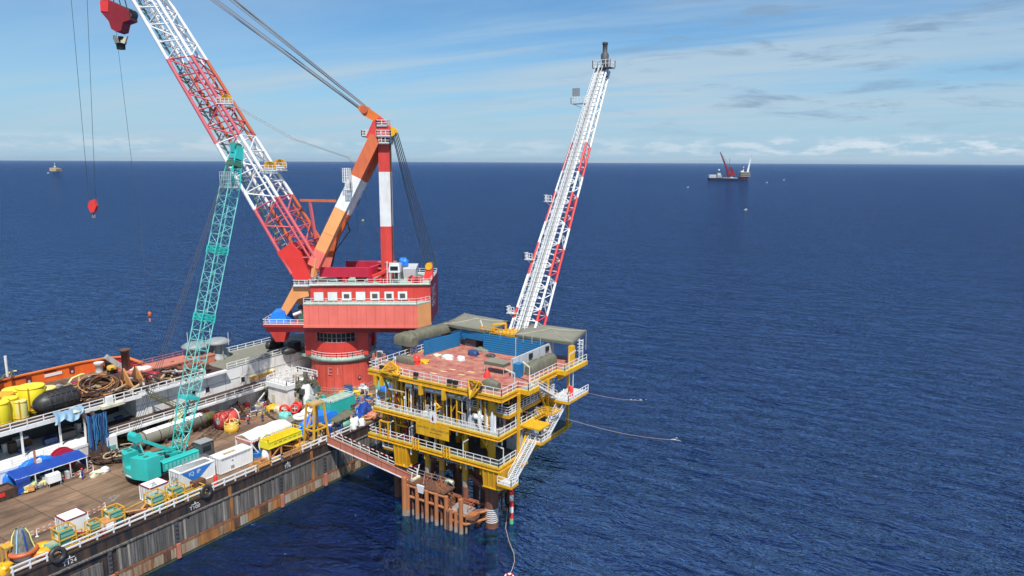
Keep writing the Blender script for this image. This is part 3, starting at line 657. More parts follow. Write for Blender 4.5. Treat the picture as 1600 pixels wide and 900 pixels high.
# front outrigger platform
fp = MB('red_crane'); fp.hexa([K(5.8, 7.0, 21.9), K(14.3, 7.0, 21.9), K(14.3, 0, 21.9), K(5.8, 0, 21.9)], [K(5.8, 7.2, 22.5), K(14.6, 7.2, 22.5), K(14.6, 0, 22.5), K(5.8, 0, 22.5)])
fp.hexa([K(10.6, 6.2, 18.6), K(12.4, 6.2, 18.6), K(12.4, 3.4, 18.6), K(10.6, 3.4, 18.6)], [K(9.6, 6.8, 21.95), K(13.8, 6.8, 21.95), K(13.8, 2.6, 21.95), K(9.6, 2.6, 21.95)], 'red_crane')
fp.build('front_platform', crane)
fr = MB('white'); fr.rail([K(5.9, 7.1, 22.5), K(14.5, 7.1, 22.5), K(14.5, .5, 22.5)], 1.05, 1.5, .05); fr.build('platform_railing', crane)
bt2 = MB('blue_tarp'); bt2.hexa([K(13.8, 6.4, 22.5), K(9.6, 6.4, 22.5), K(8.9, 3.2, 22.5), K(10, 1.8, 22.5), K(13.8, 1.8, 22.5)], [K(12.9, 6.0, 24.7), K(10.4, 6.0, 25.2), K(9.8, 3.4, 25.1), K(10.6, 2.4, 25.1), K(13.1, 2.4, 24.9)], 'blue_tarp'); bt2.hexa([K(14.1, 6.7, 22.5), K(9.4, 6.7, 22.5), K(9.4, 6.3, 22.5), K(14.1, 6.3, 22.5)], [K(13.3, 6.2, 23.6), K(10, 6.2, 23.8), K(10, 6.0, 23.8), K(13.3, 6.0, 23.6)], 'blue_tarp'); bt2.build('tarpaulin_cover', crane)
mc = MB('grey_dark'); mc.lathe(K(7.6, 3.6, 22.5), [(.5, 0), (.5, 3.2), (.2, 3.4)], 'grey_dark', 12); mc.box(K(6.9, 5, 22.5), (1.2, 1.2, 1.6), 'green_dark', YAW); mc.tube(K(8.6, 5.4, 24.2), K(7.0, 5.4, 24.8), .35, 'white', 10); mc.build('luffing_gear', crane)
# boom foot brackets
for n in (5.0, -5.0):
    bf = MB('orange_pale'); pts = [KQ(x, y, 5.0) for x, y in ((459, 447), (487, 447), (484, 462), (467, 466), (449, 492), (441, 481))]
    bf.hexa([K(p[0], n+.7, p[2]) for p in pts], [K(p[0], n-.7, p[2]) for p in pts]); bf.build('boom_foot_bracket', crane)
pf = MB('grey_light'); a = KQ(458, 446, 6.2); b = KQ(486, 446, 6.2); pf.hexa([K(a[0], 6.4, a[2]-.2), K(b[0], 6.4, a[2]-.2), K(b[0], -6, a[2]-.2), K(a[0], -6, a[2]-.2)], [K(a[0], 6.4, a[2]), K(b[0], 6.4, a[2]), K(b[0], -6, a[2]), K(a[0], -6, a[2])]); pf.rail([K(b[0], 6.3, a[2]), K(a[0], 6.3, a[2]), K(a[0], -6, a[2])], 1.1, 1.3, .05, mk='white'); pf.build('boom_foot_platform', crane)
# A-frame: two raking box legs, one upright pair, head
def legpath(mb, pts, w, th, segs):
    """box leg through K points, painted in bands: segs = [(fraction, paint), ...]"""
    P = [K(*p) for p in pts]; Ls = [(b-a).length for a, b in zip(P, P[1:])]; T = sum(Ls)
    def at(t):
        s = t*T
        for a, b, l in zip(P, P[1:], Ls):
            if s <= l+1e-6: return a.lerp(b, s/l)
            s -= l
        return P[-1]
    cuts = [0]+[s[0] for s in segs]
    for (t0, t1), (_, mk) in zip(zip(cuts, cuts[1:]), segs):
        ks = sorted({t0, t1, *[x for x in [sum(Ls[:i])/T for i in range(1, len(Ls))] if t0 < x < t1]})
        for x, y in zip(ks, ks[1:]): mb.beam(at(x), at(y), w, th, mk, up=tuple(CB))
top = KQ(590, 206, 0)
for sgn, base, mid in ((1, (489, 418), None), (-1, (500, 420), (512, 386))):
    n0 = 4.6*sgn; a = KQ(*base, n0) if sgn > 0 else None
    lg = MB('orange_red')
    a = KQ(491, 416, 4.6); tp = KQ(588, 214, 1.2)
    foot = (a[0], n0, a[2]); kn = (a[0]+(tp[0]-a[0])*.25, 4.0*sgn, a[2]+(tp[2]-a[2])*.25); hd = (tp[0], 1.2*sgn, tp[2])
    if sgn < 0: f_ = KQ(507, 424, -4.4); k2 = KQ(519, 374, -4.0); foot, kn, hd = (f_[0], -4.4, f_[2]), (k2[0], -4.0, k2[2]), (tp[0]-1.2, -1.2, tp[2])
    legpath(lg, [foot, kn, hd], 2.2, 2.4, [(.12, 'red_band'), (.44, 'orange_pale' if sgn > 0 else 'orange_red'), (.69, 'white'), (1, 'orange_red')])
    lg.build('a_frame_leg', crane)
for t, mk in ((.30, 'orange_red'), (.55, 'white')):
    p = [(a[0]+(tp[0]-a[0])*t, s*(4.6-3.4*t), a[2]+(tp[2]-a[2])*t) for s in (-1, 1)]; MB(mk).beam(K(*p[0]), K(*p[1]), .9, .9, mk).build('a_frame_tie', crane)
for n in (1.5,):
    mt = MB('red_band'); b0 = KQ(606, 440, 0)[0]; t0 = KQ(601, 222, 0); H = t0[2]-30.8
    legpath(mt, [(b0-.1, 0, 30.8), (t0[0], 0, t0[2])], 2.7, 2.3, [(.40, 'red_crane'), (.79, 'white'), (1, 'red_crane')])
    for zz in (33.2, 34.6): mt.beam(K(b0, 0, zz), K(b0, 0, zz+.25), 3.1, 2.7, 'red_band')
    mt.beam(K(b0-1.25, .9, 31), K(t0[0]-1.25, .9, t0[2]), .3, .2, 'rust'); mt.build('back_mast', crane)
ah = MB('orange_red')
hp = [KQ(x, y, 0) for x, y in ((574, 216), (609, 216), (612, 200), (596, 184), (585, 190))]
ah.hexa([K(p[0], 2, p[2]) for p in hp], [K(p[0], -2, p[2]) for p in hp], 'red_crane')
sh = [KQ(x, y, 0) for x, y in ((563, 166), (570, 165), (593, 181), (597, 190), (586, 190), (570, 181), (562, 172))]
for n in (1.2, -.2, -1.6): ah.hexa([K(p[0], n+.35, p[2]) for p in sh], [K(p[0], n-.35, p[2]) for p in sh], 'orange')
p = KQ(571, 172, 0); ah.lathe(K(p[0], 1.9, p[2]), [(.8, 0), (.8, 3.8)], 'orange_red', 16, axis=-CN)
p = KQ(612, 206, 0)
for k in range(4): ah.lathe(K(p[0], 1.3-.75*k, p[2]), [(1.0, 0), (.8, .18), (1.0, .36)], 'yellow', 18, axis=-CN)
ah.build('a_frame_head', crane)
for (x0, x1, y, n) in ((565, 580, 212, 1.6), (588, 610, 212, 2.6), (590, 608, 223, 2.4), (588, 605, 196, 2.2)):
    q0, q1 = KQ(x0, y, n), KQ(x1, y, n); f = MB('white')
    f.hexa([K(q0[0], n, q0[2]-.25), K(q1[0], n, q0[2]-.25), K(q1[0], -n, q0[2]-.25), K(q0[0], -n, q0[2]-.25)], [K(q0[0], n, q0[2]), K(q1[0], n, q0[2]), K(q1[0], -n, q0[2]), K(q0[0], -n, q0[2])], 'green_dark' if x0 == 565 else 'grey')
    f.rail([K(q0[0], -n, q0[2]), K(q0[0], n, q0[2]), K(q1[0], n, q0[2]), K(q1[0], -n, q0[2])], 1.1, .9, .06); f.build('head_platform', crane)
p0 = KQ(512, 350, 5.6); lf = MB('white'); 
for (x0, x1, y0, y1, mk) in ((536, 546, 263, 285, 'white'), (540, 548, 285, 297, 'grey_light')):
    q0, q1 = KQ(x0, y1, 5.4), KQ(x1, y0, 5.4); lf.rail([K(q0[0], 5.6, q0[2]), K(q1[0], 5.6, q0[2]), K(q1[0], 4.2, q0[2]), K(q0[0], 4.2, q0[2])], q1[2]-q0[2], .5, .05, 4)
lf.build('leg_platform', crane)
fl = MB('steel')   # flights of steps down the back of the raking legs
q = [KQ(x, y, -5) for x, y in ((575, 270), (563, 300), (560, 318), (540, 335), (548, 360), (525, 392), (520, 415))]
for s, e in zip(q, q[1:]): fl.beam(K(s[0], -4.2, s[2]), K(e[0], -4.2, e[2]), .8, .12, 'rust_dark'); fl.beam(K(s[0], -3.6, s[2]+1), K(e[0], -3.6, e[2]+1), .06, mk='grey')
fl.build('leg_stair', crane)
hb = MB('salmon')  # small red hanging gantry between boom and A-frame
for n in (4.2, -3.4):
    q0, q1, q2, q3 = KQ(469, 313, n), KQ(525, 314, n), KQ(484, 314, n), KQ(493, 372, n)
    hb.beam(K(*q0), K(*q1), .5, mk='orange_red'); hb.beam(K(*q2), K(*q3), .45, mk='pink')
hb.build('boom_stop', crane)
# ---- boom
fN, fF = 5.2, -5.2
bFn = KQ(456, 428, fN); tFn = KQ(208, 0, 3.2)          # near lower chord
bBn = KQ(492, 402, fN); tBn = KQ(246, 0, 3.2)          # near upper chord
e0 = [K(*bFn), K(*bBn), K(bBn[0], fF, bBn[2]), K(bFn[0], fF, bFn[2])]
e1 = [K(*tFn), K(*tBn), K(tBn[0], -3.2, tBn[2]), K(tFn[0], -3.2, tFn[2])]
# extend upwards past the frame to the boom tip
EXT = 1.34
e2 = [a+(b-a)*EXT for a, b in zip(e0, e1)]
def bpaint(t, c):
    t *= EXT
    if t < .26: return 'pink' if c in (0, 1) else 'orange_red'
    if t < .47: return 'white'
    if t < .78: return 'pink' if c in (0, 1) else 'orange_red'
    return 'white'
bm = MB('white'); BP = lattice(bm, e0, e2, 22, .38, bpaint, .15, 8, bmats=lambda t, c: {'orange_red': 'pink'}.get(bpaint(t, c), bpaint(t, c)))
for c_, off in ((1, V((.6, 0, -1.0))), (2, V((.6, 0, -1.0)))):
    for i in range(len(BP)-1):
        t_ = (i+.5)/22; o_ = CB*off.x+V((0, 0, off.z)); bm.tube(BP[i][c_]+o_, BP[i+1][c_]+o_, .24, bpaint(t_, c_), 6, cap=False)
        if t_*EXT > .78: bm.tube(BP[i][0].lerp(BP[i][1], .5), BP[i+1][0].lerp(BP[i+1][1], .5), .1, 'white', 4, cap=False); bm.tube(BP[i][0], BP[i+1][2], .1, 'white', 4, cap=False)
bm.build('boom', crane)
gb = MB('red')     # plated boom heels
for n in (fN, fF):
    pts = [KQ(x, y, fN) for x, y in ((433, 394), (455, 380), (470, 395), (486, 436), (462, 438))]
    gb.hexa([K(p[0], n+.25, p[2]) for p in pts], [K(p[0], n-.6, p[2]) for p in pts], 'red')
pts = [KQ(x, y, fN) for x, y in ((433, 394), (455, 380), (462, 392), (440, 406))]
gb.hexa([K(p[0], fN, p[2]) for p in pts], [K(p[0], fF, p[2]) for p in pts], 'red_crane')
for n in (fN, fF): 
    a_, b_ = KQ(494, 405, fN), KQ(490, 432, fN); gb.beam(K(a_[0], n, a_[2]), K(b_[0], n, b_[2]), .9, .9, 'orange_pale')
gb.build('boom_heel', crane)
wl = MB('grey_light')   # catwalk inside the boom
M0 = (e0[0]*.72+e0[3]*.28); M1 = (e2[0]*.72+e2[3]*.28); dv = (M1-M0).normalized()
for off, mk in ((0, 'green_dark'),):
    wl.beam(M0+V((0, 0, .7)), M1+V((0, 0, .7)), .9, .12, 'green_dark', up=tuple(CN.cross(dv)))
for s in (-.6, .6):
    wl.beam(M0+CN*s+CB*-.9+V((0, 0, 1.4)), M1+CN*s+CB*-.9+V((0, 0, 1.4)), .09, mk='grey_light')
    for k in range(60): p = M0.lerp(M1, k/60)+CN*s; wl.beam(p+V((0, 0, .7)), p+CB*-.9+V((0, 0, 1.4)), .06, mk='grey_light')
wl.build('boom_catwalk', crane)
for (x, y, n) in ((352, 158, 3.2), (420, 262, 4), (436, 258, -4)):
    q = KQ(x, y, n); sv = MB('orange_red')
    for k in range(3): sv.lathe(K(q[0]-.3*k, n+.4, q[2]+.3), [(.95, 0), (.8, .2), (.95, .4)], 'yellow_deep', 16, axis=-CN)
    sv.hexa([K(q[0]-1.4, n-1.2, q[2]-1.2), K(q[0]+1.2, n-1.2, q[2]-1.2), K(q[0]+1.2, n+1, q[2]-1.2), K(q[0]-1.4, n+1, q[2]-1.2)], [K(q[0]-1, n-1, q[2]-.1), K(q[0]+.8, n-1, q[2]-.1), K(q[0]+.8, n+.8, q[2]-.1), K(q[0]-1, n+.8, q[2]-.1)], 'grey_light')
    sv.rail([K(q[0]-2, n+1.3, q[2]-.6), K(q[0]+1.3, n+1.3, q[2]-.6)], 1.1, .8, .05, mk='white'); sv.build('boom_sheave', crane)
rr = random.Random(4)
for k in range(26):
    t = rr.uniform(.50, .76)/EXT; A = [x.lerp(y, t) for x, y in zip(e0, e2)]; p = A[0].lerp(A[2], rr.uniform(.2, .8)); p2 = p+V((rr.uniform(-2, 2), rr.uniform(-2, 2), rr.uniform(-1.5, 2)))
    MB('pink').beam(p, p2, rr.uniform(.15, .5), mk=rr.choice(['pink', 'grey', 'white', 'red_dark', 'pink', 'orange_red'])).build('boom_bracing', crane)
jb = MB('white')        # boom head and fly jib
tipc = sum(e2, V())/4; dirb = (e2[0]-e0[0]).normalized(); J1 = KP(118, -150, 0); J0 = KP(95, -185, 0)
for s in (-1.6, 1.6): jb.tube(tipc+CN*s, J1+CN*s*.4, .3, 'white', 8); jb.tube(tipc+CN*s-CB*2.4+V((0, 0, 2)), J1+CN*s*.4, .25, 'white', 8)
for k in range(8): jb.tube((tipc+CN*1.6).lerp(J1, k/8), (tipc-CN*1.6-CB*2.4+V((0, 0, 2))).lerp(J1, min(1, k/8+.06)), .12, 'white', 4)
for k in range(4): jb.lathe(tipc+CN*(1.2-.8*k)+CB*2, [(1.2, 0), (1, .2), (1.2, .4)], 'grey', 18, axis=-CN)
jb.build('fly_jib', crane)
rp = MB('cable_pale')
hd = KQ(568, 170, 0)
for n, du in ((-1.5, -1.6), (-.9, -.7), (-.3, 1.5), (.3, -1.2), (.9, 1.0), (1.5, 1.8)): rp.tube(K(hd[0]-du*.25, n, hd[2]+.1+du*.35), e2[1].lerp(e2[2], .5+n/6)-CB*du*.7+V((0, 0, du*1.0)), .13, 'cable_pale', 5)
b = KQ(672, 419, 0); t = KQ(613, 208, 0)
for n, du in ((.9, -.75), (.3, -.3), (-.3, .15), (-.9, .6), (-1.5, .95)): rp.tube(K(t[0]-.6+du*.9, n+.3, t[2]), K(b[0]-.2+du*1.7, n-.4, 33.8), .10, 'cable', 5)
for n in (1, -1):
    q0, q1 = KQ(352, 160, 3), KQ(540, 246, 3); q2 = KQ(450, 212, 3)
    rp.path([K(q0[0], n*1.5, q0[2]), K(q2[0], n*1.5, q2[2]-.5), K(q1[0], n*1.5, q1[2]), K(*KQ(566, 268, 0))], .06, 'cable_pale', 4)
q0, q1 = KQ(436, 268, 0), KQ(538, 278, 0); rp.tube(K(*q0), K(*q1), .04, 'cable', 4)
q0, q1 = KQ(556, 266, -2), KQ(560, 415, -2)
rp.tube(K(*q0), K(*q1), .05, 'cable', 4); rp.tube(K(*q0), K(*KQ(596, 380, -2)), .05, 'cable', 4)
rp.tube(e0[2].lerp(e2[2], .3), K(*KQ(384, 440, -6)), .03, 'cable', 4)
rp.build('pendant_rope', crane)
# ---- hooks hanging from the boom and jib
hc = KP(186, 25, 0); Q = lambda x, y: KP(x, y, 0)
def hpt(x, y, n): p = KP(x, y, 0); return p+CN*n
hk = thing('main_hook_block', 'massive dark red main hook block with four pronged hook hanging under the boom', 'hook block', KP(188, 76, 0), 0)
b = MB('red_dark'); side = [(163, 3), (176, 2), (208, 19), (209, 33), (198, 37), (195, 50), (188, 52), (180, 47), (176, 35), (164, 21)]
b.hexa([hpt(x, y, 1.5) for x, y in side], [hpt(x, y, -1.5) for x, y in side], 'red_dark'); b.hexa([hpt(x, y, 1.6) for x, y in ((163, 4), (176, 3), (176, 21), (164, 20))], [hpt(x, y, -1.6) for x, y in ((163, 4), (176, 3), (176, 21), (164, 20))], 'red')
for k in range(7): x = 170+5.6*k; b.lathe(hpt(x, 9+2.2*k, 1.2), [(1.0, 0), (1.0, 2.4)], 'grey_dark', 14, axis=-CN)
b.build('sheave_block', hk)
b = MB('grey_dark'); c = KP(188, 60, 0); b.lathe(KP(188.5, 57, 0), [(.5, 0), (.55, -.9)], 'black', 12); b.lathe(KP(188.5, 68, 0), [(1.1, 0), (.85, -.2), (.8, -1.15)], 'black', 14)
for k in range(4):
    a = k*math.pi/2+.5; ox = V((math.cos(a), math.sin(a), 0)); p = KP(188.5, 66, 0)
    b.hexa([p+ox*.3+V((0, 0, -.5)), p+ox*1.1+V((0, 0, -.3)), p+ox*1.1+ox.cross(V((0, 0, 1)))*.5+V((0, 0, -.3)), p+ox*.3+ox.cross(V((0, 0, 1)))*.5+V((0, 0, -.5))],
           [p+ox*.3+V((0, 0, .35)), p+ox*1.75+V((0, 0, 1.1)), p+ox*1.75+ox.cross(V((0, 0, 1)))*.5+V((0, 0, 1.1)), p+ox*.3+ox.cross(V((0, 0, 1)))*.5+V((0, 0, .35))], 'cream')
b.build('ramshorn_hook', hk)
f = MB('cable'); tp_ = tipc
for k in range(12):
    x = 167+3.3*k; s = hpt(x, 6+1.2*k, (k % 3-1)*.9); f.tube(s, tipc+CB*(2.6-k*.35)+CN*(k % 3-1)*.9, .07, 'cable_pale' if k % 3 == 0 else 'cable', 4)
f.build('hoist_rope', hk)
wh = thing('whip_hook_block', 'small bright red hook block on two long thin ropes over the sea', 'hook block', KP(145, 337, 0), 0)
b = MB('red'); side = [(141, 314), (148, 311), (152, 322), (149, 331), (143, 332), (139, 322)]
b.hexa([hpt(x, y, .45) for x, y in side], [hpt(x, y, -.45) for x, y in side]); b.build('sheave_block', wh)
b = MB('grey_dark'); p = KP(146, 332, 0); b.tube(p, p-V((0, 0, .5)), .14, 'black'); b.torus(p-V((0, 0, .75)), .3, .09, 'tan', axis=CN, n=12, k=6); b.build('hook', wh)
b = MB('cable'); b.tube(hpt(140.5, 316, .3), J0+V((0, 0, 0)), .045, 'cable', 4); b.tube(hpt(148, 313, -.3), J1+CB*-1.5, .045, 'cable', 4); b.build('hoist_rope', wh)
tg = thing('tagline_float', 'slim orange tagline weight on a thin rope from the boom above the sea', 'line weight', KP(234, 503, 6), 0)
b = MB('orange_red'); p = KP(233.5, 487, 6); b.lathe(p, [(.1, 0), (.32, -.2), (.32, -1.0), (.1, -1.2)], 'orange_red', 12); b.lathe(KP(234, 497.5, 6), [(.12, 0), (.22, -.15), (.16, -.7)], 'salmon', 10); b.build('weight', tg)
b = MB('cable'); b.tube(KP(178, 20, 0), KP(233.5, 487, 6), .04, 'cable', 4); b.build('line', tg)
# ================================================================== wellhead platform
PX0, PX1 = -81.0, -55.4          # deck left and right edges
Z1, Z2, Z3 = 11.2, 16.0, 22.0    # cellar deck, mezzanine, top deck
plat = thing('wellhead_platform', 'yellow wellhead platform of three railed decks on rusty legs in the sea', 'oil platform', (-69, 96, 0))
def deck(name, x0, x1, y0, y1, z, top, edge=.75, under='maroon', extra=None):
    m = MB('yellow'); m.bb(x0+.05, x1-.05, y0+.05, y1-.05, z-.25, z-.004, under); 
    m._add([(x0, y0, z), (x1, y0, z), (x1, y1, z), (x0, y1, z)], [(0, 1, 2, 3)], top)
    for a, b in (((x0, y0), (x1, y0)), ((x1, y0), (x1, y1)), ((x1, y1), (x0, y1)), ((x0, y1), (x0, y0))):
        m.beam((a[0], a[1], z-.16), (b[0], b[1], z-.16), .24, .30, 'yellow'); m.beam((a[0], a[1], z-.3-edge/2), (b[0], b[1], z-.3-edge/2), .10, edge-.3, 'yellow_deep')
        m.beam((a[0], a[1], z-edge-.05), (b[0], b[1], z-edge-.05), .36, .09, 'yellow')
    k = 0
    y = y0+2.4
    while y < y1-1: m.beam((x0+.2, y, z-.6), (x1-.2, y, z-.6), .25, .7, under); y += 2.4
    x = x0+3.2
    while x < x1-1: m.beam((x, y0+.2, z-.75), (x, y1-.2, z-.75), .3, .9, under); x += 4.3
    if extra: extra(m)
    return m.build(name, plat)
def xt(m):
    for (xa, xb, ya, yb) in ((PX1, PX1+1.9, 88.5, 91.5), (PX1, PX1+1.6, 100.5, 108.5)):
        m.bb(xa+.15, xb, ya, yb, Z3-.12, Z3-.006, 'grey'); m.beam((xb, ya, Z3-.35), (xb, yb, Z3-.35), .2, .7, 'yellow'); m.beam((xa, ya, Z3-.35), (xb, ya, Z3-.35), .2, .7, 'yellow')
        m.hexa([(xa, ya+.3, Z3-1.8), (xa+.2, ya+.3, Z3-1.8), (xa+.2, yb-.2, Z3-1.8), (xa, yb-.2, Z3-1.8)], [(xa, ya+.3, Z3-.6), (xb-.1, ya+.3, Z3-.6), (xb-.1, yb-.2, Z3-.6), (xa, yb-.2, Z3-.6)], 'yellow_deep')
deck('top_deck', PX0-.9, PX1, 83.9, 108.5, Z3, 'deck_red', .8, 'maroon', xt)
deck('mezzanine_deck', PX0+.6, PX1, 83.2, 107.5, Z2, 'grey', .6, 'maroon')
deck('cellar_deck', PX0-.6, PX1, 83.2, 106, Z1, 'grey_dark', .65, 'grey_dark', lambda m: m.bb(PX0, -70, 84, 100, Z1+.01, Z1+.02, 'maroon'))
mz = MB('yellow_deep'); mz.bb(-63.4, PX1-.2, 86.0, 95.5, 18.3, 18.5, 'grey'); mz.beam((-63.4, 86, 18.2), (PX1-.1, 86, 18.2), .2, .5, 'yellow_deep'); mz.beam((PX1-.1, 86, 18.2), (PX1-.1, 100, 18.2), .2, .5, 'yellow_deep'); mz.build('access_platform', plat)
mr = MB('white'); mr.rail([(-63.3, 86, 18.5), (PX1-.2, 86, 18.5), (PX1-.2, 100, 18.5)], 1.2, 1.1, .045, 2); mr.build('access_railing', plat)
def railing(pts, name='deck_railing', **k): r = MB('white'); r.rail(pts, 1.15, 1.5, .042, kmk='yellow_pale', **k); return r.build(name, plat)
railing([(PX0-.8, 84, Z3), (PX1-.05, 84, Z3)]); railing([(PX1-.05, 84, Z3), (PX1-.05, 88.5, Z3), (PX1+1.8, 88.5, Z3), (PX1+1.8, 91.4, Z3)]); railing([(PX1-.05, 92, Z3), (PX1-.05, 100.5, Z3), (PX1+1.5, 100.5, Z3), (PX1+1.5, 108.4, Z3)])
railing([(PX0-.8, 84, Z3), (PX0-.8, 108, Z3)]); railing([(PX0+.7, 83.3, Z2), (PX1-.05, 83.3, Z2)]); railing([(PX1-.05, 83.3, Z2), (PX1-.05, 99, Z2)]); railing([(PX0+.7, 83.3, Z2), (PX0+.7, 95, Z2)])
railing([(PX0-.5, 83.3, Z1), (PX1-.05, 83.3, Z1)]); railing([(PX1-.05, 83.3, Z1), (PX1-.05, 88, Z1)]); railing([(PX0-.5, 83.3, Z1), (PX0-.5, 98, Z1)])
# legs
LY = (85.6, 94.0)
for i, x in enumerate((-58.3, -77.2)):
    for j, y in enumerate(LY):
        if i == 0 and j: x = -60.4
        big = 1.05 if i == 0 and j == 0 else .85
        l = MB('leg_rust'); l.tube((x, y, -14), (x, y, -.3), big, 'marine_growth', 18); l.tube((x, y, -.3), (x, y, 9.3), big, 'leg_rust', 18, cap=False)
        l.tube((x, y, 9.3), (x, y, 10.2), big*1.02, 'white', 18, cap=False); l.tube((x, y, 10.2), (x, y, Z1-.3), big, 'yellow_deep', 18)
        for k in range(7): l.tube((x, y, 1.0+k*.34), (x, y, 1.16+k*.34), big+.02, 'white', 18) if i == 0 and j == 0 else None
        l.build('jacket_leg', plat)
        c = MB('yellow_deep'); c.tube((x, y, Z1), (x, y, Z2-.5), .62, n=14); c.tube((x, y, Z2), (x, y, Z3-.6), .62, n=14)
        s = 1 if i else -1
        c.tube((x, y, Z1+.6), (x+s*2.6, y, Z2-.5), .3, n=10); c.tube((x, y, Z2+.6), (x+s*3.2, y, Z3-.7), .3, n=10); c.tube((x, y, Z2+.6), (x, y+(2.8 if j == 0 else -2.8), Z3-.7), .3, n=10)
        c.build('deck_column', plat)
# well conductors, yellow above rust
for x, y, zb in ((-70.3, 84.9, 6.4), (-67.8, 85.4, 6.0), (-66.6, 88.2, 6.8), (-63.0, 85.2, 5.6), (-61.9, 88.5, 6.6), (-71.8, 88, 6.6), (-65.3, 91.2, 6.4), (-69.5, 91.2, 6.6)):
    c = MB('yellow_deep'); c.tube((x, y, -14), (x, y, 0), .5, 'marine_growth', 12); c.tube((x, y, 0), (x, y, zb), .5, 'leg_rust', 12, cap=False); c.tube((x, y, zb), (x, y, zb+1.2), .51, 'timber_low', 12, cap=False)
    c.tube((x, y, zb+1.2), (x, y, Z2-.3), .5, 'yellow_deep', 12, cap=False); c.tube((x, y, Z2), (x, y, Z2+1.6), .38, 'grey', 12); c.build('conductor', plat)
br = MB('leg_rust')
for a, b in (((-58.3, 85.6, 3.2), (-77.2, 85.6, 3.2)), ((-58.3, 85.6, 3.2), (-60.4, 94.0, 3.2)), ((-77.2, 85.6, 3.2), (-77.2, 94.0, 3.2)), ((-60.4, 94.0, 3.2), (-77.2, 94.0, 3.2)),
             ((-58.3, 85.6, 8.2), (-77.2, 94.0, 3.2)), ((-60.4, 94.0, 8.2), (-77.2, 85.6, 3.4)), ((-58.3, 85.6, 2.6), (-62.8, 81.6, 2.7)), ((-58.3, 85.6, 5.4), (-64.5, 85.6, 8.5)), ((-77.2, 85.6, 3), (-72, 82, 3)), ((-58.6, 85.4, 3.2), (-61.8, 83.2, -3))):
    br.tube(a, b, .36, 'leg_rust', 10)
br.tube((-58.3, 85.6, -2.6), (-67, 83.4, -2.6), .55, 'marine_growth', 10); br.tube((-58.3, 85.6, -2.6), (-60.4, 94, -2.6), .5, 'marine_growth', 10)
br.build('jacket_brace', plat)
# boat landing on the front
def pile(x, y, z0, z1, r=.34, mk='pile_rust'):
    p = MB(mk); p.tube((x, y, -9), (x, y, -.1), r, 'marine_growth', 10); p.tube((x, y, -.1), (x, y, 1.0), r, 'pile_band', 10, cap=False); p.tube((x, y, 1.0), (x, y, z1), r, mk, 10); p.build('fender_pile', plat)
for k in range(5):
    x = -71.5+k*1.93; pile(x, 81.2, 0, 5.3)
    pile(x+.55, 81.75, 0, 5.0, .2, 'leg_rust')
for k in range(4):
    x = -63.6+k*.98*1.0; pile(x-.3, 81.2, 0, 3.4 if k < 3 else 5.6, .3 if k < 3 else .36)
    pile(x+.3, 81.7, 0, 3.1, .2, 'leg_rust')
pile(-72.0, 81.0, 0, 6.4, .45)
bl = MB('pile_rust')
for z in (5.0, 3.2): bl.tube((-72, 81.4, z), (-64.0, 81.4, z), .22, n=8); bl.tube((-72, 82.6, z), (-64, 82.6, z), .2, 'leg_rust', n=8)
for z in (2.9, 1.6): bl.tube((-64, 81.4, z), (-60.2, 81.4, z), .22, n=8); bl.tube((-60.2, 81.4, z), (-58.4, 85, z), .2, n=8)
bl.bb(-72.2, -64.3, 81.3, 84.2, 5.35, 5.5, 'rust'); bl.bb(-63.6, -60.2, 81.5, 84, 3.1, 3.25, 'grey'); bl.hexa([(-60.2, 81.4, 2.4), (-58.9, 81.8, 2.4), (-58.9, 83, 2.4), (-60.2, 83, 2.4)], [(-60.2, 81.4, 3.1), (-58.6, 81.6, 3.4), (-58.6, 83, 3.4), (-60.2, 83, 3.1)], 'pile_rust')
bl.build('boat_landing', plat)
bs = MB('pile_rust'); stair(bs, (-63.4, 82.4, 3.2), (-66.2, 82.4, 5.5), 1.1, (0, 1, 0), 'pile_rust', 'leg_rust'); bs.build('landing_stair', plat)
ld = MB('leg_rust')
for s in (-.28, .28): ld.beam((-63.3+s, 80.95, -1), (-63.3+s, 80.95, 3.2), .09)
for k in range(12): ld.beam((-63.58, 80.95, -.6+k*.32), (-63.02, 80.95, -.6+k*.32), .06)
ld.build('ladder', plat)
lr = MB('grey'); lr.rail([(-71.8, 84.1, 5.5), (-64.5, 84.1, 5.5)], 1.1, 1.5, .035, kick=False); lr.rail([(-63.5, 83.9, 3.25), (-60.3, 83.9, 3.25), (-60.3, 82, 3.25)], 1.0, 1.2, .035, kick=False, mk='orange_red')
rr = random.Random(21)
for k in range(16):
    p = V((rr.uniform(-70, -65.5), rr.uniform(82, 84), 5.5)); q = p+V((rr.uniform(-1, 1), rr.uniform(-.7, .7), rr.uniform(.6, 1.9))); lr.beam(p, q, .06, mk=rr.choice(['orange_red', 'salmon', 'grey', 'rust']))
lr.build('landing_railing', plat)
wb = MB('white_clean'); wb.hexa([(-69.2, 81.0, 4.6), (-68.2, 81.0, 4.6), (-68.2, 81.15, 4.6), (-69.2, 81.15, 4.6)], [(-69.4, 80.9, 5.9), (-68.0, 80.9, 5.9), (-68.0, 81.15, 5.9), (-69.4, 81.15, 5.9)]); wb.build('landing_sign', plat)
cn = MB('cream'); cn.path([(-66.5, 84.6, 5.2), (-66.2, 84.4, 6.0), (-65.4, 84.2, 6.3), (-64.6, 84.1, 6.1)], .3, 'cream', 8); cn.build('swan_neck', plat)
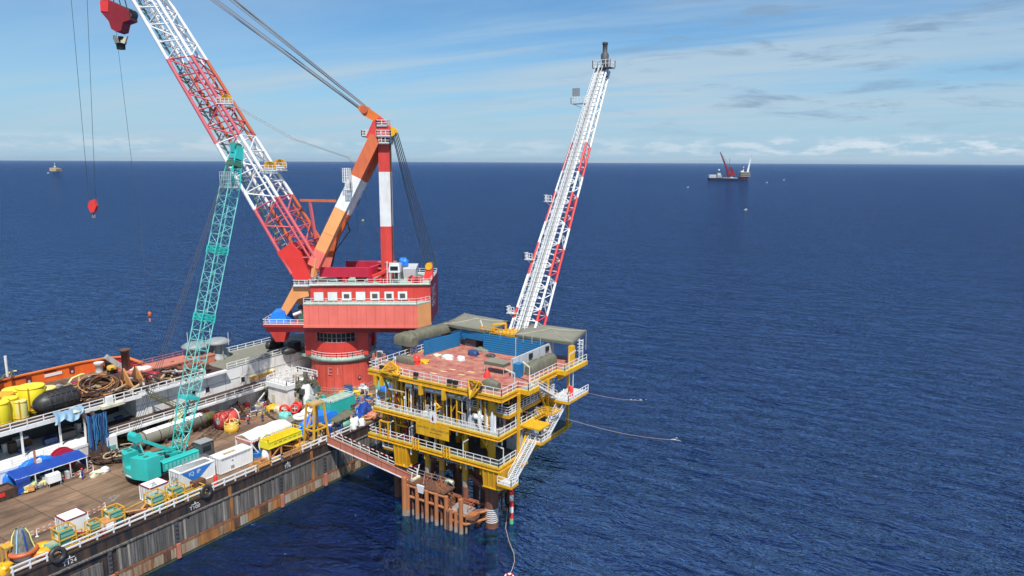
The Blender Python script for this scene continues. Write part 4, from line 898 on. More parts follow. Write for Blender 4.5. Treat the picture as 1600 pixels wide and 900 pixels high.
# red and white marker post and caisson frame at the corner
mp_ = MB('red')
for k in range(9): mp_.tube((-56.2, 88.0, .9+k*1.0), (-56.2, 88.0, 1.9+k*1.0), .33, 'white' if k % 2 else 'red', 12, cap=False)
mp_.tube((-56.2, 88, -6), (-56.2, 88, .9), .33, 'marine_growth', 12); mp_.build('striped_riser', plat)
cf = MB('leg_rust')
for x, y in ((-57.6, 87.4), (-56.6, 88.6), (-57.3, 89.6)): cf.beam((x, y, 2.2), (x, y, Z1-.4), .22)
for z in (2.2, 6): cf.beam((-57.6, 87.4, z), (-56.6, 88.6, z), .2); cf.beam((-56.6, 88.6, z), (-57.3, 89.6, z), .2)
cf.bb(-62.5, -60.5, 86.5, 88, 5.5, 8.3, 'leg_rust'); cf.build('caisson_frame', plat)
# hoppers hanging under the cellar deck
def hopper(x0, x1, y0, y1, zb, name):
    m = MB('yellow'); m.hexa([(x0+.3, y0+.2, zb), (x1-.2, y0+.2, zb), (x1-.2, y1-.2, zb), (x0+.3, y1-.2, zb)], [(x0, y0, Z1-.65), (x1, y0, Z1-.65), (x1, y1, Z1-.65), (x0, y1, Z1-.65)], 'yellow_deep')
    for k in range(4): x = x0+.4+(x1-x0-.7)*k/3; m.beam((x, y0+.1, zb+.1), (x, y0-.05, Z1-.7), .12, .1, 'yellow')
    m.beam((x0+.2, y0+.1, zb), (x1-.2, y0+.1, zb), .14, mk='yellow'); m.beam((x1-.15, y0+.2, zb), (x1-.15, y1-.2, zb), .14, mk='yellow'); m.build(name, plat)
hopper(-58.6, PX1+.3, 83.2, 86.6, 7.6, 'drain_hopper'); hopper(-76.3, -73.2, 83.2, 86.2, 6.9, 'drain_hopper')
rb_ = MB('yellow'); rb_.hexa([(-78.5, 83.4, 8.9), (-76.4, 83.4, 8.9), (-76.4, 85, 8.9), (-78.5, 85, 8.9)], [(-78.5, 83.3, 9.3), (-76.2, 83.3, 9.3), (-76.2, 85, 9.3), (-78.5, 85, 9.3)], 'yellow_deep'); rb_.beam((-76.3, 83.5, 9.2), (-74, 83.5, 7.0), .25, mk='yellow_pale'); rb_.rail([(-78.4, 83.4, 9.3), (-76.3, 83.4, 9.3)], 1.5, .9, .05, 2, mk='grey_light'); rb_.build('access_cage', plat)
# yellow gate frames and post clusters on the cellar railing
fx = MB('yellow')
for x in (-79.0, -77.2): fx.beam((x, 83.2, Z1), (x, 83.2, Z1+2.6), .22); fx.beam((x, 85.4, Z1), (x, 85.4, Z1+2.6), .2)
fx.beam((-79, 83.2, Z1+2.6), (-77.2, 83.2, Z1+2.6), .2); fx.beam((-79, 85.4, Z1+2.6), (-79, 83.2, Z1+2.6), .18); fx.beam((-77.2, 85.4, Z1+2.6), (-77.2, 83.2, Z1+2.6), .18)
for x in (-71.2, -65.0):
    for k in (-.55, 0, .55): fx.tube((x+k, 83.0, Z1-.5), (x+k, 83.0, Z1+1.1), .15, 'yellow', 10)
fx.build('lifting_frame', plat)
# lamps on bent posts round the decks
for x, y, z, dx, dy in ((-76.8, 83.3, Z1, .9, -.3), (-72.7, 83.3, Z1, .9, -.3), (-67.5, 83.3, Z1, 0, 0), (-62.0, 83.3, Z1, .9, .2), (PX1-.1, 84.6, Z1, -1.1, -.7), (-79.6, 83.3, Z2, 0, 0), (-73.6, 83.3, Z2, 0, 0), (-67.4, 83.3, Z2, 0, 0), (-58.8, 83.3, Z2, 0, 0),
                        (-76, 84, Z3, 0, 0), (PX1-.2, 87.8, Z3, -1.3, -.6), (PX1, 91.8, Z3, -1.4, .2), (PX1+1.5, 102, Z3, .8, .8), (PX1-.1, 88, Z2, -.9, -.4)):
    m = MB('white'); m.beam((x, y, z-.3), (x, y, z+2.6), .1)
    if dx: m.beam((x, y, z+2.55), (x+dx, y+dy, z+3.2), .24, .16, 'cream')
    else: m.tube((x, y, z+2.5), (x, y, z+2.9), .16, 'white', 8)
    m.build('deck_lamp', plat)
# floodlights: dark boxes on the top railing
for x in (-78.7, -71.5, -64.8, -63.7, -59.2): MB('black').box((x, 83.75, Z3+.5), (.75, .45, .6)).build('floodlight', plat)
# crane-like yellow lifting brackets on the top rail
for x0, flip in ((-75.5, 1), (-61.0, 0)):
    m = MB('yellow')
    if flip: P = [(-78.7, 83.4, Z3+.2), (-74.9, 83.3, Z3+.2), (-75.2, 83.6, Z3+1.3), (-77.2, 84.2, Z3+1.9), (-78.6, 84.1, Z3+1.0), (-75.2, 84.9, Z3+.6)]
    else: P = [(x0, 83.4, Z3+1.8), (x0+2, 83.2, Z3+1.9), (x0+1.9, 83.6, Z3+.9), (x0+.5, 83, Z3-.9), (x0, 84.2, Z3+.3), (x0+2, 84.2, Z3+1.2)]
    for i in range(len(P)):
        for j in range(i+1, len(P)): m.beam(P[i], P[j], .2)
    m.build('lifting_bracket', plat)
for x, z in ((-78.9, Z3), (-70.6, Z3), (-66, Z3), (-80.2, Z3)): MB('yellow').bb(x-.25, x+.25, 83.5, 84.1, z-2.4, z-.7).build('hanger_post', plat)
rr = random.Random(77)
for z, x0, x1, y in ((Z3, PX0, PX1, 84.2), (Z2, PX0+1, PX1, 83.5), (Z1, PX0, PX1, 83.5)):
    x = x0+.6
    while x < x1-.4:
        MB('grey').beam((x, y, z-.6), (x, y, z-.6-rr.uniform(.5, 1.5)), rr.choice([.1, .14, .2]), mk=rr.choice(['yellow_deep', 'grey', 'white', 'yellow', 'rust_dark'])).build('pipe_hanger', plat); x += rr.uniform(.9, 1.9)
for z in (Z3, Z2, Z1):
    y = 84.5
    while y < 104: MB('grey').beam((PX1-.3, y, z-.6), (PX1-.3, y, z-.6-rr.uniform(.4, 1.4)), rr.choice([.1, .15, .2]), mk=rr.choice(['yellow_deep', 'grey', 'white', 'grey_dark'])).build('pipe_hanger', plat); y += rr.uniform(1.1, 2.2)
for z, mk in ((Z3, 'rust_dark'), (Z3, 'grey'), (Z3, 'yellow_deep'), (Z2, 'rust'), (Z2, 'white'), (Z2, 'yellow_deep'), (Z1, 'grey')):
    for k in range(8):
        y = rr.uniform(84.1, 91); zz = z-rr.uniform(.9, 2.0); xa = rr.uniform(PX0, -66); MB('grey').tube((xa, y, zz), (min(xa+rr.uniform(4, 14), PX1-.5), y, zz), rr.uniform(.07, .17), rr.choice([mk, mk, 'rust_dark', 'yellow_deep']), 6).build('overhead_pipe', plat)
for z in (Z1, Z2):
    for k in range(7):       # diagonal framing between the decks
        x = -79+k*3.4; y = 86.5+(k % 3)*1.6; zt = (Z2 if z == Z1 else Z3)-.7; MB('yellow_deep').tube((x, y, z+.1), (x+2.6*(1 if k % 2 else -1), y, zt), .2, 'yellow_deep', 8).build('diagonal_brace', plat)
# stair tower down the right-hand side
for (a, b, nm) in (((-53.9, 84.4, 9.1), (-53.9, 90.6, 13.4), 'stair_flight'), ((-53.3, 93.2, 13.3), (-53.3, 100.4, 18.0), 'stair_flight'), ((-54.4, 97.8, 18.4), (-54.4, 91.6, Z3), 'stair_flight')):
    m = MB('white'); stair(m, a, b, 1.25, (1, 0, 0), 'white_clean', 'grey_light', h=1.05); m.build(nm, plat)
for x0, x1, y0, y1, z in ((-55.3, -52.9, 82.7, 84.6, 9.1), (-55.2, -52.4, 90.4, 93.4, 13.4), (-55.2, -51.6, 97.6, 104.6, 18.0)):
    m = MB('yellow'); m.bb(x0, x1, y0, y1, z-.12, z, 'grey_light'); m.beam((x0, y0, z-.25), (x1, y0, z-.25), .14, .4); m.beam((x1, y0, z-.25), (x1, y1, z-.25), .14, .4); m.beam((x1, y1, z-.25), (x0, y1, z-.25), .14, .4)
    m.hexa([(x0-.2, y0+.2, z-1.3), (x0, y0+.2, z-1.3), (x0, y1-.1, z-1.3), (x0-.2, y1-.1, z-1.3)], [(x0, y0+.2, z-.45), (x1-.2, y0+.2, z-.45), (x1-.2, y1-.1, z-.45), (x0, y1-.1, z-.45)], 'yellow_deep')
    m.rail([(x0, y0, z), (x1, y0, z), (x1, y1, z)], 1.1, 1, .045, mk='white_clean'); m.build('stair_landing', plat)
for x, y in ((-55.1, 88.2), (-55.1, 97), (-55.1, 104)): MB('yellow').beam((x, y, Z1-.5), (x, y, Z3-.6), .38).build('stair_post', plat)
sp = MB('yellow')
sp.beam((-55.1, 88.4, Z1), (-55.1, 91.8, Z2), .3); sp.beam((-55.1, 97, Z2), (-55.1, 93.5, Z3-.8), .26)
sp.bb(-55.3, -52.2, 89.6, 93, Z2-.45, Z2-.2, 'yellow'); 
for k in range(5): sp.beam((-55.2, 93+k*.7, Z2+1.2), (-52.0, 93+k*.7, Z2+1.2), .12)
sp.beam((-52, 93, Z2+1.2), (-52, 95.8, Z2+1.2), .2); sp.beam((-55.2, 88, Z1-.3), (-53.4, 88, Z1-.3), .3, .5); sp.beam((-53.4, 86, Z1-.3), (-53.4, 88, Z1-.3), .3, .4)
sp.build('stair_frame', plat)
vl = MB('white_clean')
for s in (-.35, .35): vl.beam((PX1+1.3+s, 106.6, Z3), (PX1+1.3+s, 106.6, Z3+4.2), .09)
for k in range(11): vl.beam((PX1+.95, 106.6, Z3+.3+k*.36), (PX1+1.65, 106.6, Z3+.3+k*.36), .06)
for k in range(4): vl.torus((PX1+1.3, 106.2, Z3+2.2+k*.6), .45, .035, n=10, k=4)
for s in (-.35, .35): vl.beam((PX1+1.0+s, 103.8, Z2+1), (PX1+1.0+s, 103.8, Z3), .09)
vl.build('cage_ladder', plat)
MB('yellow').bb(PX1+.1, PX1+.9, 104.2, 105.2, Z3, Z3+3.3).build('davit_post', plat)
# equipment between decks
rr = random.Random(5)
for nm, z, x0, x1, y0, y1, n, pal in (('process_piping', Z2, -62.5, -56.4, 84.6, 95, 46, ['white', 'white', 'grey_light', 'steel', 'grey', 'red_dark', 'salmon']), ('process_piping', Z2, -78, -63.5, 84.2, 92, 46, ['grey', 'rust', 'grey_light', 'rust', 'yellow_deep', 'white', 'yellow_deep', 'maroon', 'tan']), ('process_piping', Z1, -78, -69, 84.2, 90, 26, ['grey', 'rust_dark', 'yellow_deep', 'red_dark', 'white']),
                                      ('process_piping', Z1, -56.8, -55.6, 89, 98, 10, ['white', 'grey_light', 'grey'])):
    for k in range(n):
        x, y = rr.uniform(x0, x1), rr.uniform(y0, y1); mk = rr.choice(pal); t = rr.random(); m = MB('grey')
        hmax = 4.0 if z == Z2 else 3.6
        if t < .45: m.tube((x, y, z), (x, y, z+rr.uniform(1, hmax)), rr.uniform(.10, .28), mk, 10).build('process_pipe', plat)
        elif t < .65: L_ = rr.uniform(1, 3.5); zz = z+rr.uniform(.5, 3.5); m.tube((x-L_/2, y, zz), (x+L_/2, y, zz), rr.uniform(.09, .2), mk, 8).build('process_pipe', plat)
        elif t < .78: L_ = rr.uniform(1, 3); zz = z+rr.uniform(.5, 3.5); m.tube((x, y-L_/2, zz), (x, y+L_/2, zz), rr.uniform(.09, .2), mk, 8).build('process_pipe', plat)
        else: m.box((x, y, z), (rr.uniform(.5, 1.5), rr.uniform(.5, 1.4), rr.uniform(.5, 2.0)), mk).build('equipment_box', plat)
rr = random.Random(15)
for z, y, n, pal in ((Z2, 85.2, 30, ['yellow', 'yellow_deep', 'grey_light', 'white', 'rust', 'yellow_deep']), (Z1, 85.2, 20, ['yellow', 'yellow_deep', 'white', 'red_dark', 'rust'])):
    for k in range(n):
        x = -79+(21.5 if z == Z2 else 12)*k/n+rr.uniform(-.3, .3); m = MB('grey'); hh = (Z3 if z == Z2 else Z2)-z-.5; mk = rr.choice(pal); r = rr.choice([.06, .09, .14, .2]); yy = y-.9+rr.uniform(0, 1.3)
        m.tube((x, yy, z), (x, yy, z+hh), r, mk, 8)
        if rr.random() < .5: m.tube((x, yy, z+rr.uniform(.6, 2.5)), (x+rr.uniform(.6, 2), yy, z+rr.uniform(.6, 3)), r*.8, mk, 8)
        m.build('riser_pipe', plat)
for k, (x, y) in enumerate(((-60.0, 84.9), (-59.0, 85.2), (-57.6, 84.7))):
    m = MB('grey_light'); m.lathe((x, y, Z2), [(.3, 0), (.34, .3), (.34, 2.2), (.2, 2.6), (.12, 3.1)], 'white' if k < 2 else 'grey_light', 12); m.build('pressure_vessel', plat)
m = MB('white'); m.tube((-60.9, 85, 17.6), (-59.4, 85, 17.6), .42, 'white', 14); m.tube((-61.2, 85, 17.6), (-60.9, 85, 17.6), .5, 'grey', 14); m.build('pressure_vessel', plat)
m = MB('white'); m.tube((-74.3, 84.8, Z3-1.6), (-63.3, 84.8, Z3-1.9), .38, 'white', 14); m.tube((-63.3, 84.8, Z3-1.9), (-62.2, 85.4, Z3-1.0), .3, 'white', 12); m.build('white_pipe', plat)
m = MB('black'); m.bb(PX1-1.2, PX1-.3, 96.5, 97.8, Z2+.8, Z2+5); m.lathe((PX1-.2, 93.6, Z3-1.6), [(.5, -1.6), (.5, 1.6)], 'black', 12, axis=(0, 1, 0)); m.lathe((PX1-.2, 97.4, Z3-1.5), [(.55, -1.2), (.55, 1.2)], 'grey_dark', 12, axis=(0, 1, 0)); m.build('exhaust_silencer', plat)
m = MB('grey_light'); m.bb(-58.6, -55.75, 90.2, 95.4, Z1, Z1+3.9); m.bb(-55.8, -55.72, 90.6, 91.6, Z1+1.8, Z1+3.2, 'grey'); m.bb(-55.8, -55.71, 92.3, 93.1, Z1+1.4, Z1+2.3, 'grey_dark'); m.bb(-55.8, -55.72, 94.2, 95, Z1+2.2, Z1+3.6, 'grey'); m.build('electrical_cabinet', plat)
m = MB('red'); m.lathe((-52.6, 100.4, 18.0), [(.34, 0), (.34, 1.6), (.1, 1.8)], 'red', 12); m.lathe((-53.1, 101.0, 18.0), [(.34, 0), (.34, 1.4), (.1, 1.6)], 'red', 12); m.build('extinguisher', plat)
# yellow banner and the white emblem board above it
SGN = [GY(x, y, 83.0) for x, y in ((650.5, 650), (702, 664), (702, 682), (652, 670))]
x0, x1 = SGN[0].x, SGN[1].x; zt, zb = Z2-.28, Z2-2.55
m = MB('yellow_deep'); m.bb(x0, x1, 82.86, 82.92, zb, zt, 'yellow'); m.build('banner', plat)
m = MB('black'); W = x1-x0
text(m, 'SAM FIELD - WELLHEAD (WP)', (x0+W*.04, 82.85, zb+1.15), (1, 0, 0), (0, 0, 1), .36, 'rust_dark', (0, -.006, 0))
text(m, 'a', (x0+W*.09, 82.85, zb+1.85), (1, 0, 0), (0, 0, 1), .22, 'rust_dark', (0, -.006, 0)); m.bb(x0+W*.2, x0+W*.33, 82.845, 82.85, zb+.72, zb+.78, 'yellow_deep'); m.bb(x0+W*.42, x0+W*.78, 82.845, 82.85, zb+.7, zb+.78, 'rust'); m.bb(x0+W*.72, x0+W*.9, 82.845, 82.85, zb+1.9, zb+2.0, 'orange')
m.build('banner_lettering', plat)
xe = GY(677.5, 647, 83.2).x; m = MB('white_clean'); m.bb(xe-.55, xe+.55, 83.0, 83.1, Z2-.2, Z2+1.55); m.build('emblem_board', plat)
m = MB('red_dark'); fl_ = [(-.22, .45), (-.3, .7), (-.1, 1.0), (.02, 1.4), (.08, 1.1), (.1, .85), (0, .62), (.12, .5)]
m._add([(xe+a*.9, 82.985, Z2-.2+b) for a, b in fl_], [tuple(range(8))], 'red_dark'); m._add([(xe+a*.8+.08, 82.983, Z2-.25+b*.7) for a, b in fl_], [tuple(range(8))], 'maroon'); m.build('emblem', plat)
# blue weather walls on the top deck
def corr(mb, p, q, z0, z1, mk, th=.12, rib=.28):
    p, q = V(p), V(q); d = (q-p); L_ = d.length; d.normalize(); s = V((d.y, -d.x, 0)); n = int(L_/rib)
    def fn(u, v):
        k = u*L_; return p+d*k+V((0, 0, z0+(z1-z0)*v))
    zz = [z0+(z1-z0)*j/16 for j in range(17)]
    for j in range(16):
        o = s*(.05 if j % 2 else 0); o2 = s*(0 if j % 2 else .05)
        mb._add([p+o+V((0, 0, zz[j])), q+o+V((0, 0, zz[j])), q+o2+V((0, 0, zz[j+1])), p+o2+V((0, 0, zz[j+1]))], [(0, 1, 2, 3)], mk)
    mb.hexa([p-s*.03, q-s*.03, q-s*th, p-s*th], [x+V((0, 0, z1-z0)) for x in (p-s*.03, q-s*.03, q-s*th, p-s*th)], mk) if False else None
    b0 = [p-s*.02, q-s*.02, q-s*th, p-s*th]
    mb.hexa([V((a.x, a.y, z0)) for a in b0], [V((a.x, a.y, z1)) for a in b0], mk)
bw = [GXY for GXY in ()]
m = MB('blue_wall'); corr(m, (-79.4, 95.4, 0), (-78.2, 104.4, 0), Z3, Z3+2.6, 'blue_wall'); m.build('weather_wall', plat)
m = MB('blue_wall'); corr(m, (-77.9, 104.6, 0), (-72.4, 104.2, 0), Z3+1.6, Z3+3.4, 'blue_wall'); m.build('weather_wall', plat)
m = MB('blue_wall'); corr(m, (-72.4, 103.6, 0), (-65.6, 103.9, 0), Z3, Z3+3.3, 'blue_wall'); corr(m, (-65.5, 103.9, 0), (-59.9, 103.9, 0), Z3, Z3+3.3, 'blue_wall'); m.beam((-65.55, 103.8, Z3), (-65.55, 103.8, Z3+3.4), .1, mk='grey_light')
for x in (-68.8, -64.0, -62.2, -60.5): m.beam((x, 103.75, Z3+2.8), (x, 103.75, Z3+4.2), .06, mk='grey_light')
m.build('weather_wall', plat)
m = MB('grey_light'); m.bb(-59.6, -59.35, 93.0, 106.5, Z3, Z3+3.0, 'grey_light'); 
for y in (98.5, 104): m.bb(-59.36, -59.15, y-.5, y+.5, Z3+1.9, Z3+2.7, 'black')
for k in range(7): m.bb(-59.36, -59.32, 93+k*2.1, 93.08+k*2.1, Z3, Z3+3, 'grey')
m.bb(-59.3, -58.2, 93.2, 94.6, Z3, Z3+2.2, 'blue_wall'); m.build('grey_screen', plat)
m = MB('black'); m.bb(-78, -72.4, 108.0, 108.3, Z3, Z3+3, 'black'); m.bb(-77.5, -75, 105, 107, Z3, Z3+1.4, 'grey_dark'); m.build('recess_shade', plat)  # black sheet paints in the shade seen through the wall opening
# tarpaulin roofs
def roof(pts, name='tarpaulin_roof'):
    P4 = [V(p) for p in pts]; m = MB('olive_pale')
    def fn(u, v):
        p = P4[0].lerp(P4[1], u).lerp(P4[3].lerp(P4[2], u), v); k = min(u, 1-u, v, 1-v)
        ridge = .75*min(1, min(u, 1-u)*2)*min(1, min(v, 1-v)*2)
        return p+V((0, 0, ridge+.04*math.sin(17*u)*math.sin(13*v)))
    m.grid(fn, 12, 12, 'olive_pale', True, .06)
    for i in range(4):
        a, b = P4[i], P4[(i+1) % 4]; n = 7
        for k in range(n):
            c, d_ = a.lerp(b, k/n), a.lerp(b, (k+1)/n); m._add([c, d_, d_-V((0, 0, .35+.1*(k % 2))), c-V((0, 0, .35+.1*((k+1) % 2)))], [(0, 1, 2, 3)], 'olive')
    m.path([fn(k/10, k/10)+V((0, 0, .04)) for k in range(11)], .04, 'cream', 4); m.path([fn(k/10, 1-k/10)+V((0, 0, .04)) for k in range(11)], .04, 'cream', 4)
    for p in P4: m.beam(V((p.x, p.y, Z3)), p-V((0, 0, .1)), .12, mk='grey')
    m.build(name, plat)
ZR = 25.7
def gr(x, y): return G(x, y, ZR)
roof([gr(802, 523), gr(895, 536), gr(916, 516), gr(829, 504.5)]); roof([gr(694, 506.5), gr(765, 518), gr(797, 502), gr(725, 489)])
# flare boom
fb = MB('white'); FX0, FX1 = -71.0, -65.2; F0 = V((-68.2, 110, 25.0)); F1 = V((-68.2, 141.2, 75.3)); wv = V((1, 0, 0)); dv_ = (F1-F0).normalized(); nv = dv_.cross(wv)
if nv.z < 0: nv = -nv
e0f = [F0-wv*2.6, F0+wv*2.6, F0+wv*2.6-nv*3.2, F0-wv*2.6-nv*3.2]; e1f = [F1-wv*1.2, F1+wv*1.2, F1+wv*1.2-nv*1.4, F1-wv*1.2-nv*1.4]
def fpaint(t, c): return 'red' if (.03 < t < .08 or .195 < t < .30 or .40 < t < .50 or .58 < t < .70) else 'white'
FP = lattice(fb, e0f, e1f, 26, .24, fpaint, .10, 8, bmats=lambda t, c: fpaint(t, c) if c == 1 else 'white')
fb.build('flare_boom', plat)
fw_ = MB('white')
for s, w_ in ((-.75, 1.1), (.75, .9)):
    a = F0+wv*s+nv*.25; b = F1+wv*s*.6+nv*.25
    fw_.beam(a, b, w_, .1, 'grey_light' if s < 0 else 'white', up=tuple(nv))
    for q in (-.5, .5): fw_.beam(a+wv*q+nv*1.0, b+wv*q*.7+nv*1.0, .09, mk='white')
    for k in range(60): p = a.lerp(b, k/60); fw_.beam(p-wv*.5, p-wv*.5+nv*1.0, .06, mk='white'); fw_.beam(p-wv*.5+nv*.08, p+wv*.5+nv*.08, .12, .05, 'grey')
fw_.tube(F0+wv*.1+nv*.3, F1+wv*.1+nv*.3, .22, 'grey', 8); fw_.build('flare_walkway', plat)
for t, s in ((.245, -1), (.46, -1), (.055, -1), (.85, -1.6)):
    p = F0.lerp(F1, t)-wv*(2.6-1.4*t)+nv*.2; m = MB('white')
    L_ = 1.5 if t < .8 else 2.8
    m.bb(p.x-L_, p.x+.3, p.y-.7, p.y+.7, p.z-.12, p.z, 'grey' if t > .8 else 'white'); m.rail([(p.x+.3, p.y-.7, p.z), (p.x-L_, p.y-.7, p.z), (p.x-L_, p.y+.7, p.z)], 1.2, .7, .05, kick=False); m.beam((p.x, p.y, p.z-1.2), (p.x-L_+.2, p.y, p.z-.1), .1)
    if t > .8: m.bb(p.x-L_, p.x-L_+1.6, p.y-.2, p.y+.1, p.z+1.5, p.z+3.1, 'grey_vent')
    m.build('flare_platform', plat)
p = F1; m = MB('white'); m.bb(p.x-1.6, p.x+2.4, p.y-1.2, p.y+1.2, p.z-.15, p.z, 'grey_dark'); m.rail([(p.x-1.6, p.y-1.2, p.z), (p.x+2.4, p.y-1.2, p.z), (p.x+2.4, p.y+1.2, p.z), (p.x-1.6, p.y+1.2, p.z), (p.x-1.6, p.y-1.2, p.z)], 1.5, .9, .055, 1, kick=False); m.build('tip_platform', plat)
m = MB('grey_dark'); m.lathe(p+V((.6, 0, 0)), [(.6, -2.0), (.8, 0), (.85, 2.6), (.5, 3.1), (.5, 4.6), (.62, 4.7), (.55, 5.1)], 'grey_dark', 14); m.build('flare_tip', plat)
m = MB('yellow'); m.beam((-70.9, 104.6, Z3+2.6), (-70.9, 104.6, Z3+5.0), .3); m.beam((-69.4, 106.5, Z3+2.6), (-69.4, 106.5, Z3+5.0), .3); m.beam((-70.9, 104.6, Z3+5.0), (-69.4, 106.5, Z3+5.0), .3); m.bb(-71.2, -66.2, 104.3, 107.3, Z3+3.3, Z3+3.6, 'yellow'); m.rail([(-73.5, 104.2, Z3+3.4), (-66.2, 104.2, Z3+3.4)], 1.0, .8, .06); m.beam((-72.8, 104.4, Z3+3.5), (-73.4, 104.2, Z3+5.6), .14, mk='white_clean')
m.hexa([(-71, 108.5, Z3-.4), (-65.4, 108.5, Z3-.4), (-65.4, 110.5, Z3-.4), (-71, 110.5, Z3-.4)], [(-71, 108.5, Z3+3.2), (-65.4, 108.5, Z3+3.2), (-65.4, 110.5, Z3+3.2), (-71, 110.5, Z3+3.2)], 'yellow_deep'); m.build('flare_base', plat)
# ---- loose things standing on the top deck
def put(px, py, z=Z3): p = G(px, py, z); p.z = z; return p
cv = MB('olive_cargo'); c = put(628, 556)
def covered(mb, pts, w, h, z, mk, seed):
    """long tarpaulin-wrapped cargo along a line"""
    pts = [V(p) for p in pts]; rr = random.Random(seed); L_ = sum((b-a).length for a, b in zip(pts, pts[1:])); n = int(L_/.8)
    def at(t):
        s = t*L_
        for a, b in zip(pts, pts[1:]):
            l = (b-a).length
            if s <= l+1e-6: return a.lerp(b, s/l), (b-a).normalized()
            s -= l
        return pts[-1], (pts[-1]-pts[-2]).normalized()
    jit = [rr.uniform(.9, 1.08) for _ in range(n+1)]
    pr = [(-.5, 0), (-.52, .35), (-.47, .8), (-.33, 1), (0, 1.03), (.33, 1), (.47, .8), (.52, .35), (.5, 0)]
    def fn(u, v):
        i = round(u*n); p, d = at(u); s = V((d.y, -d.x, 0)); a, b = pr[round(v*8)]
        e = .75 if i in (0, n) else 1
        return p+s*a*w*jit[i]*e+V((0, 0, z+b*h*jit[(i*3) % (n+1)]*(e if b > .5 else 1)))
    mb.grid(fn, n, 8, mk, True)
    for t in (0, 1):
        base = [fn(t, j/8) for j in range(9)]; mb._add(base, [tuple(range(9))], mk)
m = MB('olive_cargo'); covered(m, [(-83.2, 95.2, 0), (-81.9, 105.5, 0), (-82.3, 112.5, 0)], 2.6, 1.5, Z3+2.2, 'olive_cargo', 1); covered(m, [(-84.9, 94.6, 0), (-80.9, 94.6, 0)], 2.4, 2.1, Z3+1.7, 'olive_cargo', 2)
for x, y in ((-83.2, 95), (-81.9, 105)): m.bb(x-.6, x+.6, y-.6, y+.6, Z3, Z3+2, 'grey_dark')
solo(m, 'wrapped_crane_boom', 'long olive tarpaulin-wrapped load lying along the left edge of the top deck', 'wrapped cargo')
m = MB('olive_cargo'); covered(m, [(-81.2, 90.0, 0), (-76.9, 90.0, 0)], 1.4, 1.25, Z3+.03, 'olive_cargo', 4); solo(m, 'wrapped_pump', 'low olive wrapped cargo behind the yellow bracket on the top deck', 'wrapped cargo')
m = MB('olive_cargo'); covered(m, [(-57.7, 95.2, 0), (-57.7, 103.6, 0)], 1.7, 1.9, Z3+.03, 'olive_cargo', 6); solo(m, 'wrapped_row', 'row of olive wrapped cargo along the pale grey screen beside the railing', 'wrapped cargo', )
m = MB('olive_cargo'); covered(m, [(-60.2, 86.2, 0), (-57.4, 86.2, 0)], 1.5, 1.5, Z3+.03, 'olive_cargo', 9); solo(m, 'wrapped_bale', 'rounded olive bale at the front right corner of the red top deck', 'wrapped cargo')
for k, (px, py, lab) in enumerate(((683, 545, 'red cone-shaped cover below the blue wall corner'), (761, 589, 'red cone-shaped cover in front of the small canopy'))):
    c = put(px, py); m = MB('red'); m.lathe((c.x, c.y, Z3+.02), [(.62, 0), (.5, .5), (.26, 1.0), (.12, 1.25)], 'red', 14); m.lathe((c.x, c.y, Z3+1.2), [(.14, 0), (.16, .35), (.08, .55)], 'salmon', 10); solo(m, 'valve_cover', lab, 'valve cover', 'red cone covers on the top deck')
c = put(651, 569); m = MB('red_dark'); m.lathe((c.x, c.y, Z3), [(.62, 0), (.62, 1.2), (.4, 1.5), (.1, 1.6)], 'red', 14); m.torus((c.x, c.y, Z3+.6), .63, .06, 'red_dark', n=14, k=5); solo(m, 'red_tank', 'squat red drum with domed top beside wrapped cargo', 'drum')
c = put(783, 587); can = thing('canopy', 'small olive tarpaulin canopy on thin poles over the red deck', 'canopy', (c.x-1.2, c.y+.2, Z3)); cx, cy = c.x-1.5, c.y+1.1
m = MB('olive_pale'); m.hexa([(cx-1.9, cy-1.0, Z3+1.85), (cx+1.9, cy-1.0, Z3+1.85), (cx+1.9, cy+1.0, Z3+1.85), (cx-1.9, cy+1.0, Z3+1.85)], [(cx-1.9, cy-1.0, Z3+1.9), (cx+1.9, cy-1.0, Z3+1.9), (cx+1.5, cy+.5, Z3+2.2), (cx-1.5, cy+.5, Z3+2.2)], 'olive_pale')
m.bb(cx-1.88, cx+1.88, cy-1.0, cy-.98, Z3+1.35, Z3+1.85, 'olive'); m.bb(cx+1.88, cx+1.9, cy-1, cy+1, Z3+1.35, Z3+1.85, 'olive'); m.bb(cx-1.9, cx-1.88, cy-1, cy+.2, Z3+1.2, Z3+1.85, 'olive'); m.build('canopy_sheet', can)
for a in (-1.85, 1.85):
    for b in (-.95, .95): MB('grey_light').beam((cx+a, cy+b, Z3), (cx+a, cy+b, Z3+1.87), .06).build('pole', can)
for k, (px, py, dx, dz, mk, lab, cat) in enumerate(((700, 560, 1.6, .6, 'white_clean', 'white sacks heaped left of the single white sack', 'sacks'), (720, 563, 1.1, .7, 'white_clean', 'single rounded white sack alone on the red deck', 'sack'), (683, 556, 1.2, .35, 'cream', 'cream sheet heap by the foot of the blue wall', 'sheet'),
        (740, 555, 1.5, .9, 'blue_equip', 'dark blue wrapped pump on the red deck near the dark wall opening', 'pump'), (767, 557, 1.3, .45, 'grey_dark', 'flat dark grey bundle before the blue back wall', 'bundle'), (662, 566, 1.8, .4, 'yellow', 'yellow hose heap beside the red drum', 'hose'), (752, 548, 2.2, .5, 'olive_pale', 'pale olive sheet crumpled at the blue wall foot', 'sheet'))):
    c = put(px, py); m = MB(mk); m.blob(c, (dx*1.3, dx, dz), mk, seed=k+30, rough=.3); solo(m, {'sacks': 'sack_heap', 'sack': 'sack', 'sheet': 'crumpled_sheet', 'pump': 'wrapped_pump', 'bundle': 'dark_bundle', 'hose': 'yellow_hose'}[cat], lab, cat)
m = MB('yellow_pale')
